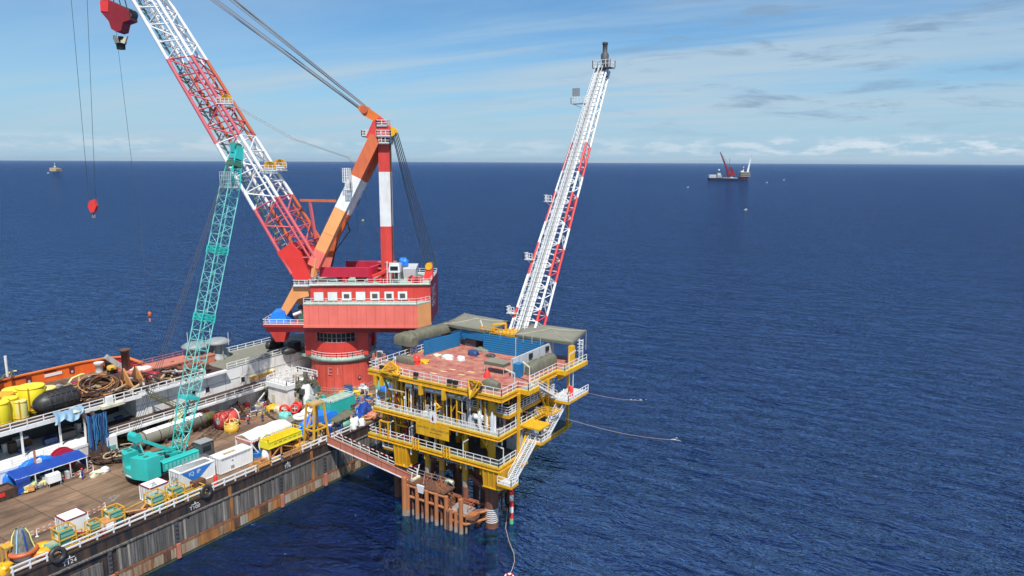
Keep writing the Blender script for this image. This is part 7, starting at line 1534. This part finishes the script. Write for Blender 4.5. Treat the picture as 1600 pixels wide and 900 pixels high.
m = MB('moss'); m.grid(lambda u, v: D(165+35*u, 706-14*u+8*v-8)+V((0, 0, .9*math.sin(u*3.1)*math.sin(v*3.1))), 12, 8, 'moss'); solo(m, 'mossy_heap', 'moss green heap behind the cable pile', 'heap')
# fairlead columns with blue chain bundles
for k, (px, lab, l2) in enumerate(((131, 'left dark brown fairlead column of two, by the upper deck rail', 'blue hanging hose bundle on the left brown column'), (153, 'right dark brown fairlead column of two, by the upper deck rail', 'blue hanging hose bundle on the right brown column'))):
    y = G(px+8, 712, DZ).y; x = -116.9; m = MB('rust_dark'); m.hexa([(x-.7, y-1.0, DZ), (x+1.7, y-1.0, DZ), (x+1.7, y+.6, DZ), (x-.7, y+.6, DZ)], [(x-.7, y-.6, DZ+5.6), (x+.2, y-.6, DZ+5.6), (x+.2, y+.3, DZ+5.6), (x-.7, y+.3, DZ+5.6)], 'rust_dark'); m.beam((x, y-.15, DZ+5.6), (x-2.2, y-.15, UZ-.5), .5, mk='rust_dark'); solo(m, 'fairlead_column', lab, 'column', 'brown fairlead columns')
    m = MB('blue_chain'); rr = random.Random(90+k)
    for j in range(24):
        a = V((x+.45+rr.uniform(-.1, .8), y-1.0+rr.uniform(0, 1.7), UZ-rr.uniform(.0, .5))); e = rr.uniform(3.6, 6.2)
        m.path([a+V((.07*math.sin(w_*.9+j), .05*math.sin(w_*1.3+j*2), -e*w_/8)) for w_ in range(9)], rr.uniform(.07, .13), rr.choice(['blue_chain', 'blue_chain', 'blue_equip']), 5)
    solo(m, 'hose_bundle', l2, 'hose bundle', 'blue hose bundles')
y0_, y1_ = G(82, 655, UZ).y, G(125, 642, UZ).y; m = MB('blue_pale'); m.grid(lambda u, v: V((-119.2+.12*math.sin(u*25)+.3*v, y0_+(y1_-y0_)*u+.3*math.sin(3*v), UZ+1.15-v*(1.2+.9*abs(math.cos(u*math.pi*1.5)))-.25*math.sin(u*math.pi))), 26, 8, 'blue_pale'); solo(m, 'draped_sheet', 'pale blue sheet draped over the upper deck railing', 'sheet')
p = D(163, 705); m = MB('white'); m.bb(-117.0, -115.7, p.y-1, p.y+.7, DZ+.5, DZ+3.3, 'white'); m.bb(-115.69, -115.65, p.y-.7, p.y+.4, DZ+.6, DZ+1.8, 'green_tank')
for a in (-1, .6): m.beam((-115.8, p.y+a, DZ), (-115.8, p.y+a, DZ+.5), .12)
solo(m, 'white_locker', 'white cabinet locker right of the brown fairlead columns', 'locker')
y_ = G(222, 675, DZ).y; MBr = MB('red'); MBr.bb(WX, WX+.6, y_+2, y_+2.9, DZ, DZ+2.4, 'red_dark'); solo(MBr, 'red_locker', 'tall red locker on the white wall below the stair', 'locker')
for (px, py, lab) in ((238, 627, 'teal sheet lying on the gallery railing'), (397, 572, 'small green sheet canopy above the gallery end')):
    c = G(px, py, 12.6 if px < 300 else 13.2); m = MB('teal_pale' if px < 300 else 'green_tank'); m.grid(lambda u, v: c+V((1.3*(v-.5), 3.4*(u-.5), .25*math.sin(6*u)-.3*v)), 10, 5, 'teal_pale' if px < 300 else 'green_tank'); m.beam(c-V((0, 0, .2)), V((c.x, c.y, 11.2)), .08, mk='grey'); solo(m, 'hung_sheet', lab, 'sheet')
c = G(388, 585, 11.4); m = MB('orange_steel'); m.bb(UX, UX+.5, c.y-3.5, c.y+2.5, 11.8, 12.6, 'orange_steel'); m.bb(UX, UX+.52, c.y-3.5, c.y+2.5, 12.6, 12.7, 'yellow_pale'); solo(m, 'wooden_box', 'long tan wooden box on the gallery beneath the green sheet', 'box')
# blue awning and what stands under it
aw = thing('blue_awning', 'long dark blue awning on posts over workshop gear at the left', 'awning', (-114.5, 50, DZ)); zA = DZ+2.6
yA, yB = 43.2, 53.4; m = MB('blue_royal')
m.grid(lambda u, v: V((-115.7+2.9*v, yA+(yB-yA)*u, zA+.35-.5*v+.05*math.sin(u*40))), 30, 5, 'blue_royal', True, .04); m.beam((-112.8, yA, zA-.2), (-112.8, yB, zA-.2), .1, mk='white'); m.build('awning_sheet', aw)
for k in range(5): y = yA+.2+(yB-yA-.4)*k/4; MB('white' if k else 'blue_royal').beam((-112.8, y, DZ), (-112.8, y, zA-.15), .12).build('post', aw)
m = MB('blue_royal'); m.grid(lambda u, v: V((-112.75+.1*math.sin(v*9), yA+1.9*u, zA-.15-2.4*v)), 6, 8, 'blue_royal'); m.build('side_sheet', aw); m = MB('blue_royal'); m.grid(lambda u, v: V((-115.6+2.8*u, yB+.05*math.sin(v*7), zA-.1-1.7*v)), 6, 6, 'blue_royal'); m.build('side_sheet', aw)
m = MB('grey_dark'); rr = random.Random(101)
for k in range(60): m.box((rr.uniform(-115.4, -113), rr.uniform(yA+1.5, yB-2), DZ), (rr.uniform(.3, .9), rr.uniform(.3, 1.1), rr.uniform(.3, 1.5)), rr.choice(['grey_dark', 'black', 'green_tank', 'grey', 'red_dark', 'olive', 'white', 'grey_light']))
solo(m, 'workshop_gear', 'dark workshop machines standing under the blue awning', 'machinery')
c = V((-116.35, 51.4, DZ+1.85)); t = thing('red_reel', 'big red flanged reel half under the right end of the blue awning', 'reel', (c.x, c.y, DZ))
for s in (-.45, .5): MB('red').lathe(c+V((s-.06, 0, 0)), [(1.9, 0), (1.9, .14)], 'crimson', 28, axis=(1, 0, 0)).build('flange', t)
MB('rubber').lathe(c+V((-.45, 0, 0)), [(1.2, 0), (1.2, .9)], 'rubber', 24, axis=(1, 0, 0)).build('drum', t); MB('grey').lathe(c+V((.6, 0, 0)), [(.5, 0), (.5, .12)], 'green_dark', 14, axis=(1, 0, 0)).build('hub', t)
for k, ((px, py), s, lab) in enumerate((((33, 735), (1.3, 5.4, 3.3), 'tall bright blue tarpaulin mound behind the awning'), ((2, 747), (1.3, 3.6, 2.5), 'smaller blue tarpaulin mound at the left picture edge'))):
    c = D(px, py); m = MB('blue_tarp'); m.blob((-116.45, c.y, DZ), s, 'blue_tarp', seed=140+k, rough=.16, nu=20, nv=10); solo(m, 'blue_mound', lab, 'tarpaulin', 'blue tarpaulin mounds')
m = MB('grey_light'); y = G(36, 735, DZ).y; m.beam((-115.75, y-.6, DZ), (-115.75, y-.6, DZ+4.9), .24, mk='salmon'); m.box((-115.75, y-.2, DZ+2.6), (.7, .7, .8), 'white'); solo(m, 'davit_post', 'upright davit post in front of the blue tarpaulin mound', 'post')
p = D(50, 764); m = MB('tan'); rr = random.Random(111)
for k in range(16): m.box(p+V((rr.uniform(-1, 1), rr.uniform(-1.8, 1.8), rr.uniform(.2, .6))), (rr.uniform(.3, 1), rr.uniform(.3, 1.2), rr.uniform(.2, .6)), rr.choice(['tan', 'yellow_pale', 'cream', 'steel', 'orange_steel', 'grey']), rr.uniform(0, 3))
for a in (-.8, .8): m.beam(p+V((a, -1.8, .25)), p+V((a, 1.8, .25)), .15, mk='grey')
solo(m, 'yellow_machine', 'tan yellow machine parts heaped on a low frame before the awning', 'machine')
p = D(71, 758); t = thing('hand_trolley', 'low trolley with brown wheels beside the white easel', 'trolley', p); m = MB('cream')
for a in (-.5, .5): m.beam(p+V((a, -2, .55)), p+V((a, 1, .55)), .12)
for k in range(5): m.beam(p+V((-.5, -1.8+k*.65, .55)), p+V((.5, -1.8+k*.65, .55)), .1)
m.build('frame', t)
for a in (-.65, .65): MB('rust').lathe(p+V((a-.1, .5, .5)), [(.5, 0), (.55, .1), (.5, .2)], 'rust', 16, axis=(1, 0, 0)).build('wheel', t)
p = D(86, 760); m = MB('white_clean'); m.hexa([p+V((-.7, -.9, .9)), p+V((.2, -.9, .7)), p+V((.2, .9, .7)), p+V((-.7, .9, .9))], [p+V((-.7, -.9, 2.0)), p+V((.1, -.9, 1.9)), p+V((.1, .9, 1.9)), p+V((-.7, .9, 2.0))], 'white_clean')
for a, b in ((-.6, -.8), (.1, -.8), (-.6, .8), (.1, .8)): m.beam(p+V((a, b, 0)), p+V((a, b, .9)), .08, mk='grey')
solo(m, 'white_box_stand', 'white box on thin legs right of the trolley', 'box')
m = MB('white_clean'); c = D(153, 741); m.blob(c, (1.6, 2.6, .5), 'cream', seed=151, rough=.5); m.blob(c+V((.3, 1, .2)), (.9, 1.0, .7), 'white_clean', seed=152, rough=.4); solo(m, 'rag_heap', 'pale rag heap on the deck in front of the cable pile', 'rags')
yA, yB = 36.0, G(33, 778, DZ).y; m = MB('rust_dark'); x0, x1 = -115.4, -112.6
for a, b, c_, d in ((x0, x0+.12, yA, yB), (x1-.12, x1, yA, yB), (x0+.12, x1-.12, yA, yA+.12), (x0+.12, x1-.12, yB-.12, yB)): m.bb(a, b, c_, d, DZ, DZ+1.5, 'rust_dark')
m.bb(x0+.12, x1-.12, yA+.12, yB-.12, DZ+.9, DZ+1.2, 'rust'); m.bb(x1, x1+.03, yB-4.6, yB-3.4, DZ+.7, DZ+1.3, 'red'); m.bb(x1, x1+.03, yB-2.4, yB-1.6, DZ+.7, DZ+1.3, 'red'); solo(m, 'scrap_skip', 'brown open scrap skip with red patches at the left picture edge', 'skip')
# ================================================================== cargo on the upper deck
def U(px, py): p = G(px, py, UZ); p.z = UZ; return p
TK = [((52, 641), 2.0, 4.3, 'yellow_lemon', 'biggest lemon yellow cylindrical tank beside the black fender'), ((35, 656), .9, 3.3, 'yellow_pale', 'slim pale yellow tank in front of the biggest yellow tank'), ((20, 657), 1.1, 3.9, 'yellow_lemon', 'medium lemon yellow tank between the slim pale tank and the left edge'), ((3, 664), 1.3, 3.8, 'yellow_lemon', 'yellow tank cut off at the left picture edge'), ((26, 643), 1.7, 4.0, 'yellow_lemon', 'yellow tank behind the medium one, mostly hidden'), ((8, 652), 1.6, 4.0, 'yellow', 'deep yellow tank at the back near the left edge'), ((76, 635), 1.4, 3.4, 'yellow_pale', 'pale yellow tank peeping out behind the black fender')]
for (px, py), r, h_, mk, lab in TK:
    c = U(px, py); t = thing('yellow_tank', lab, 'tank', c, 0, 'yellow tanks on the upper deck'); m = MB(mk); m.lathe(c, [(r*.96, 0), (r, .1), (r, h_-.2), (r*.97, h_-.1)], mk, 28); m.lathe(c, [(r*.97, h_-.1), (r*.6, h_), (.1, h_+.02)], mk, 28, cap=False); m.build('shell', t)
    m = MB('yellow_deep'); m.torus(c+V((0, 0, h_-.25)), r+.02, .06, 'yellow_deep', n=28, k=5); m.torus(c+V((0, 0, .5)), r+.02, .06, 'yellow_deep', n=28, k=5)
    a = -.6; q = c+V((r*math.cos(a), r*math.sin(a), 0)); m.beam(q, q+V((.05, 0, h_)), .18, mk='yellow_deep'); m.build('band', t)
c = U(84, 643); d_ = V((.05, 1, .03)); t = thing('floating_fender', 'big black inflated rubber fender lying beside the yellow tanks', 'fender', c); r = 1.8; L_ = 6.4; s_ = c+V((.2, -2.6, r-.05)); m = MB('rubber')
m.lathe(s_, [(.25, -.5), (.9, -.15), (1.35, .4), (1.65, 1.0), (1.8, 1.8), (1.8, L_-1.6), (1.65, L_-.9), (1.25, L_-.25), (.5, L_+.2)], 'rubber', 28, axis=d_); m.build('body', t); m = MB('black')
for k in range(5): m.torus(s_+d_*(1.7+k*.8), 1.82, .12, 'black', axis=d_, n=28, k=6)
for k in range(8):
    a = k*.785; m.path([s_+d_*(.8+j*.8)+V((1.84*math.cos(a), 0, 1.84*math.sin(a)))*(.82 if j == 0 else 1) for j in range(7)], .1, 'black', 5)
m.build('chain_net', t); m = MB('rust'); m.lathe(s_-d_*.7, [(.2, 0), (.3, .3)], 'rust', 10, axis=d_)
for k in range(6): m.beam(s_-d_*.4, s_+V((math.cos(k)*1.2, .5, math.sin(k)*1.2)), .12, mk='rust_dark')
m.build('end_fitting', t)
# scrap heap in separate lumps
rr = random.Random(131)
def coil(px, py, R0, n, lab, ax=(0, 0, 1), h0=.4):
    c = U(px, py); m = MB('rust')
    for k in range(n): m.torus(c+V((rr.uniform(-.5, .5), rr.uniform(-.5, .5), h0+k*.045)), R0*rr.uniform(.7, 1.1), rr.uniform(.07, .14), rr.choice(['rust', 'rust', 'rust_dark', 'orange_steel']), axis=V(ax)+V((rr.uniform(-.2, .2)+.25, rr.uniform(-.2, .2)-.1, rr.uniform(-.1, .1))), n=24, k=5)
    solo(m, 'wire_coil', lab, 'wire coil', 'rusty wire coils on the upper deck')
coil(158, 617, 2.9, 40, 'widest rusty brown wire coil in the middle of the scrap'); coil(134, 622, 2.0, 16, 'smaller rusty wire coil right of the black fender', (.3, .2, 1)); coil(186, 612, 1.6, 12, 'rusty wire coil below the triangular plates', (-.2, .4, 1))
m = MB('rust')
for k in range(260):
    a = V((rr.uniform(-130.8, -121), rr.uniform(57, 82), UZ+rr.uniform(0, 1.5))); w_ = rr.uniform(0, 6.28); L_ = rr.uniform(.8, 3.4)
    m.beam(a, a+V((math.cos(w_)*L_, math.sin(w_)*L_, rr.uniform(-.2, .7))), rr.uniform(.1, .6), rr.uniform(.08, .3), rr.choice(['rust', 'rust', 'rust_dark', 'rust_dark', 'rust', 'grey_wall', 'rust', 'tan']))
o = solo(m, 'scrap_heap', 'jumbled heap of rusty brown steel scrap covering the upper deck', 'scrap'); o['kind'] = 'stuff'
for (px, py), h_, lab in (((193, 607), 3.6, 'tall triangular rusty plate left of the red sheet'), ((212, 601), 3.4, 'second triangular rusty plate, nearer the white sacks')):
    c = U(px, py); m = MB('rust'); m.prism([c+V((0, -1.4, 0)), c+V((0, 1.6, 0)), c+V((-.2, .3, h_))], (-.25, 0, 0), 'rust'); m.prism([c+V((0, .3, 0)), c+V((2.4, .6, 0)), c+V((-.2, .3, h_))], (0, .25, 0), 'orange_steel'); solo(m, 'triangular_plate', lab, 'plate', 'triangular rusty plates')
c = U(199, 592); m = MB('rust'); m.lathe(c, [(.75, 0), (.7, 5.4), (.95, 5.45), (.95, 5.75), (.75, 5.8)], 'rust', 16); solo(m, 'rusty_pipe_post', 'upright rusty brown pipe with flanged top among the scrap', 'pipe')
c = U(186, 588); m = MB('rust'); m.beam(c+V((0, 2.2, .3)), c+V((-.6, -1.8, 4.2)), .7, .9, 'grey_wall'); solo(m, 'leaning_beam', 'grey brown steel beam leaning against the rusty pipe post', 'beam')
c = U(176, 583); m = MB('yellow_frame'); m.lathe(c+V((0, 0, .8)), [(.9, 0), (.95, .5), (.8, .7)], 'yellow_frame', 16); m.box(c, (1.4, 1.4, .8), 'rust_dark'); solo(m, 'yellow_drum', 'yellow topped drum behind the leaning beam', 'drum')
c = U(223, 590); m = MB('white'); m.blob(c, (3.0, 5.0, 1.9), 'white', seed=161, rough=.35); solo(m, 'white_sheet_heap', 'white sheet covered heap right of the triangular plates', 'heap')
c = U(240, 592); m = MB('crimson'); m.blob(c, (2.0, 3.4, 1.3), 'crimson', seed=162, rough=.35); solo(m, 'red_sheet', 'crumpled crimson sheet by the upper railing', 'sheet')
for k, (px, py, mk, lab) in enumerate(((247, 577, 'rust_dark', 'dark rusty winch behind the red sheet'), (262, 574, 'tan', 'tan crate group right of the dark rusty winch'), (106, 612, 'rust', 'low brown scrap lump behind the black fender'), (121, 645, 'cream', 'pale rope coil at the upper railing'))):
    c = U(px, py); m = MB(mk); r2_ = random.Random(170+k)
    if k == 3:
        for j in range(4): m.torus(c+V((-.8, 0, .15+.12*j)), 1.0-.08*j, .1, 'cream', n=18, k=5)
    else:
        for j in range(9): m.box(c+V((r2_.uniform(-1, 1), r2_.uniform(-1.6, 1.6), 0)), (r2_.uniform(.5, 1.4), r2_.uniform(.5, 1.6), r2_.uniform(.5, 1.6)), r2_.choice([mk, mk, 'rust', 'grey']), r2_.uniform(0, 2))
    solo(m, ('winch', 'crate_group', 'scrap_lump', 'rope_coil')[k], lab, ('winch', 'crates', 'scrap', 'rope')[k])
for k, (px, py, s, lab) in enumerate(((425, 545, 1.9, 'dark net wrapped fender by the barge end below the crane platform'), (452, 553, 1.5, 'smaller black fender against the shaded wall near the pedestal'))):
    c = G(px, py, UZ-.2); m = MB('black'); m.lathe(c+V((0, -1.6, s*.5)), [(.3, 0), (s*.5, .5), (s*.55, 2.6), (.3, 3.2)], 'rubber', 16, axis=(.2, 1, 0)); m.bb(c.x-1.0, c.x+1.0, c.y+.5, c.y+2.4, UZ, UZ+2.2, 'black'); solo(m, 'black_fender', lab, 'fender', 'black fenders near the crane')
# ================================================================== supply boat alongside
sb_ = thing('supply_boat', 'orange supply boat with brown timber afterdeck lying beyond the barge', 'boat', (-181, 68, 0)); m = MB('orange_boat')
BZ = 1.6; xi, xo = -168.0, -189.5
ol = [(xi, 30), (xo, 30), (xo, 90), (xo+1.4, 96.5), (xo+4, 99.5), (xi-4, 98.5), (xi-1, 95.5), (xi, 90)]
m.hexa([(x*.995, y, -2) for x, y in ol][::-1], [(x, y, BZ) for x, y in ol][::-1], 'crimson'); m.build('hull', sb_)
m = MB('timber_deck'); m._add([(x+(1 if x < -181 else -1)*.4, y-.4, BZ+.01) for x, y in ol], [tuple(range(7, -1, -1))], 'timber_deck'); m.build('afterdeck', sb_)
m = MB('orange_boat')
for a, b in zip(ol[1:], ol[2:]):
    hh = 3.0
    m.beam((a[0], a[1], BZ+hh/2), (b[0], b[1], BZ+hh/2), .3, hh, 'orange_boat' if b[1] < 97 else 'crimson'); m.beam((a[0], a[1], BZ+hh), (b[0], b[1], BZ+hh), .9, .3, 'orange' if a[0] < -180 else 'crimson')
m.beam((xi, 30, BZ+2.2), (xi, 95, BZ+2.2), .4, 4.4, 'crimson'); m.beam((xi, 30, BZ+4.4), (xi, 95, BZ+4.4), 1.4, .4, 'crimson'); m.beam((xi+.6, 30, BZ+2.6), (xi+.6, 95, BZ+2.6), .3, .5, 'maroon')
m.build('bulwark', sb_)
for y in (66, 78, 88, 92): m = MB('black'); m.bb(xo+.16, xo+.3, y-.6, y+.6, BZ+.8, BZ+2.3, 'maroon'); m.bb(xo+.3, xo+.4, y-.25, y+.25, BZ+.9, BZ+1.4, 'grey_light'); m.build('freeing_port', sb_)
for y in (72, 76, 83): MB('maroon').bb(xo+.16, xo+.25, y-1.4, y+1.4, BZ+2.2, BZ+2.6).build('slot', sb_)
MB('white_clean').bb(xo+.16, xo+.28, 81.6, 85.6, BZ+1.2, BZ+1.9).build('name_board', sb_)
for x, y, z_ in ((xo+.2, 74, BZ+3.0), (xi, 79, BZ+4.5)): m = MB('yellow_pale'); m.path([(x, y-2, z_), (x, y-1.0, z_+1.1), (x, y+1, z_+1.5), (x, y+1.6, z_+1.4)], .22, 'yellow_pale', 6); m.beam((x, y+.4, z_), (x, y+.4, z_+1.4), .3); m.build('crash_rail', sb_)
m = MB('white'); m.lathe((xo+2.4, 93.6, BZ), [(.9, 0), (.9, 1.8), (1.2, 1.9), (1.2, 2.6)], 'white', 16); m.bb(xo+1.8, xo+4.6, 95.4, 96.6, BZ, BZ+2.4, 'black'); m.build('capstan', sb_)
c = GX(1, 575, xo+2); m = MB('black'); m.bb(xo+1, xo+2.2, c.y-2.6, c.y-1.0, BZ+3, BZ+9.5, 'yellow_pale'); m.lathe((xo+2, c.y-1.6, BZ+9.5), [(1.1, 0), (1.2, 2.2)], 'black', 12); m.lathe((xo+2, c.y+1.2, BZ+4), [(.3, 0), (.3, 5)], 'white', 10); m.build('mast', sb_)
# ================================================================== distance
def far(px, py): p = G(px, py, 0); p.z = 0; return p
c = far(1140, 281.5); fd = (c-CAM); dist = fd.length; k_ = dist/1137.; rt_ = RT.copy(); rt_.z = 0; rt_.normalize(); fw2 = V((-rt_.y, rt_.x, 0))
def FP_(px, py, dz=0): return c+rt_*((px-1140)*k_)+fw2*dz+V((0, 0, (281.5-py)*k_))
fv = thing('far_crane_ship', 'distant crane ship with dark hull and raised red boom on the horizon', 'ship', c); m = MB('far_dark')
def fbox(mb, x0, x1, yb, yt, mk, dep=18): mb.hexa([FP_(x0, yb, -dep/2), FP_(x1, yb, -dep/2), FP_(x1, yb, dep/2), FP_(x0, yb, dep/2)], [FP_(x0, yt, -dep/2), FP_(x1, yt, -dep/2), FP_(x1, yt, dep/2), FP_(x0, yt, dep/2)], mk)
m.hexa([FP_(1109.5, 281.5, -12), FP_(1151, 281.5, -12), FP_(1151, 281.5, 12), FP_(1109.5, 281.5, 12)], [FP_(1107.5, 278, -14), FP_(1152, 279, -14), FP_(1152, 279, 14), FP_(1107.5, 278, 14)], 'far_dark'); m.build('hull', fv)
m = MB('white'); fbox(m, 1108, 1118.5, 278, 273.5, 'grey_light'); fbox(m, 1108, 1118, 275.8, 275.3, 'grey', 19); fbox(m, 1120, 1127, 278, 274, 'grey', 16); fbox(m, 1121, 1125.5, 274, 271, 'cream', 12); m.lathe(FP_(1123.3, 267.6), [(1.2, 0), (3, 1.5), (3, 3.5), (1, 5)], 'white_clean', 12); fbox(m, 1128, 1150, 279, 277.6, 'grey', 20); m.hexa([FP_(1136, 279, -6), FP_(1147, 279, -6), FP_(1147, 279, 6), FP_(1136, 279, 6)], [FP_(1140, 276, -3), FP_(1144, 276.5, -3), FP_(1144, 276.5, 3), FP_(1140, 276, 3)], 'white_clean'); m.build('superstructure', fv)
m = MB('pink'); fbox(m, 1136.5, 1140, 277.6, 273, 'maroon', 14); fbox(m, 1135.5, 1147, 274.2, 270, 'red_dark', 16); m.beam(FP_(1138, 270, 4), FP_(1124, 241), 5, 6, 'red_dark', w2=2, h2=2); m.beam(FP_(1131, 255.5, 1), FP_(1123.6, 240.2), 4.2, 4.2, 'maroon', w2=2, h2=2); m.beam(FP_(1143, 270), FP_(1139.5, 262), 4, 4, 'red_dark'); m.beam(FP_(1145, 270), FP_(1142, 263), 3, 3, 'maroon'); m.tube(FP_(1140, 262), FP_(1124.5, 241.5), .6, 'grey', 4); m.tube(FP_(1138.5, 268), FP_(1138.6, 249), .5, 'far_dark', 4); m.build('crane', fv)
c = far(1161.5, 281.2); 
def FP_(px, py, dz=0): return c+rt_*((px-1161.5)*k_)+fw2*dz+V((0, 0, (281.2-py)*k_))
fpz = thing('far_platform', 'distant oil platform with white flare tower on the horizon beside the crane ship', 'oil platform', c); m = MB('maroon')
for x in (1157, 1161, 1166): m.tube(FP_(x, 281.2, -8), FP_(x, 277, -8), 2.2, 'maroon', 8); m.tube(FP_(x, 281.2, 8), FP_(x, 277, 8), 2.2, 'maroon', 8)
fbox(m, 1155.6, 1168, 278.6, 276, 'maroon', 20); m.build('jacket', fpz); m = MB('cream')
for y in (275.6, 272.6, 269.8): fbox(m, 1154.8, 1169.5, y, y-.7, 'cream', 26)
fbox(m, 1156, 1168, 275, 270, 'grey_dark', 20); fbox(m, 1157, 1160.5, 269, 267.4, 'white', 10); m.build('deck', fpz)
m = MB('white_clean')
for j in range(8): a = FP_(1167.4+.55*j, 269-3.35*j); b = FP_(1167.4+.55*(j+1), 269-3.35*(j+1)); m.beam(a, b, 5-.5*j, 5-.5*j, 'white_clean' if j < 6 else 'grey_light')
for j in range(4): m.beam(FP_(1160.8, 267.5-2.2*j), FP_(1160.8, 265.3-2.2*j), 2, 2, 'white_clean' if j % 2 == 0 else 'red_dark')
m.build('flare_tower', fpz)
def small(px, py, lab, nm, cat, s, mk, grp=None):
    p = far(px, py); kk = (p-CAM).length/1137.; m = MB(mk); L_ = s*kk
    m.hexa([p+rt_*-L_*.9, p+rt_*L_*.7+fw2*0, p+rt_*L_*.7+fw2*L_*.5, p+rt_*-L_*.9+fw2*L_*.5], [q+V((0, 0, L_*.45)) for q in (p+rt_*-L_*1.1, p+rt_*L_*.8, p+rt_*L_*.8+fw2*L_*.5, p+rt_*-L_*1.1+fw2*L_*.5)], mk)
    m.box(p+rt_*L_*.2+fw2*L_*.2+V((0, 0, L_*.45)), (L_*.7, L_*.5, L_*.5), 'white_clean'); m.beam(p+V((0, 0, L_*.5)), p+V((0, 0, L_*1.3)), L_*.08, mk='white'); solo(m, nm, lab, cat, grp)
small(1165.5, 328.5, 'small workboat nearest of the boats on the open sea at right', 'small_boat', 'boat', 2.5, 'cream'); small(1075, 293, 'tiny white boat left of the distant crane ship', 'small_boat', 'boat', 1.3, 'grey_light'); small(1225, 281.5, 'tiny yellow marker boat right of the distant platform', 'small_boat', 'boat', 1.1, 'yellow_pale'); small(1198.5, 285.5, 'tiny white boat just right of the distant platform', 'small_boat', 'boat', 1.1, 'white'); small(567, 345, 'yellow buoy on the sea seen between the crane mast legs', 'sea_buoy', 'buoy', 2.0, 'yellow_lemon'); small(75, 271, 'tiny white vessel left of the far left platform', 'small_boat', 'boat', 1.5, 'grey_light')
c = far(87, 271); kk = (c-CAM).length/1137.; t = thing('far_left_platform', 'distant grey platform on the horizon at far left', 'oil platform', c)
def FQ(px, py, dz=0): return c+rt_*((px-87)*kk)+fw2*dz+V((0, 0, (271-py)*kk))
m = MB('far_dark')
for x in (84.5, 86.5, 89, 91): m.beam(FQ(x, 271.5), FQ(x, 268), kk*.6, mk='grey_dark')
m.build('jacket', t); m = MB('cream'); m.hexa([FQ(83.5, 268, -20), FQ(92, 268, -20), FQ(92, 268, 20), FQ(83.5, 268, 20)], [FQ(83.5, 263.5, -20), FQ(92, 264.5, -20), FQ(92, 264.5, 20), FQ(83.5, 263.5, 20)], 'tan'); m.beam(FQ(87, 264), FQ(87, 257), kk*.6, mk='grey_light'); m.beam(FQ(85.5, 262), FQ(88, 262), kk*1.0, mk='white'); m.build('topside', t)
# white water where ropes meet the sea, wakes
fo = MB('foam'); rr = random.Random(201)
for (x0, y0, x1, y1, n) in ((985, 626, 1015, 623, 6), (1046, 685, 1066, 688, 6)):
    for k in range(n):
        u = rr.random(); p = G(x0+(x1-x0)*u+rr.uniform(-3, 3), y0+(y1-y0)*u+rr.uniform(-2, 2), .03); L_ = rr.uniform(.15, .5); w_ = rr.uniform(.04, .1); a = rr.uniform(-.4, .4)
        fo._add([p+V((L_*math.cos(t_)*math.cos(a)-w_*math.sin(t_)*math.sin(a), L_*math.cos(t_)*math.sin(a)+w_*math.sin(t_)*math.cos(a), .0)) for t_ in [6.283*q/8 for q in range(8)]], [tuple(range(8))], 'foam')
o = fo.build('foam'); o['kind'] = 'stuff'
# ------------------------------------------------------------------ air
hm = bpy.data.materials.new('air'); hm.use_nodes = True; MATS['air'] = hm
_n = hm.node_tree.nodes; _n.remove(_n['Principled BSDF']); pv = _n.new('ShaderNodeVolumePrincipled'); pv.inputs['Color'].default_value = (.80, .88, .96, 1); pv.inputs['Density'].default_value = .000013; pv.inputs['Anisotropy'].default_value = .2
hm.node_tree.links.new(pv.outputs[0], _n['Material Output'].inputs['Volume'])
hz_ = MB('air'); hz_.bb(-38500, 38500, -38500, 38500, -41, 140); o = hz_.build('haze'); o['kind'] = 'stuff'
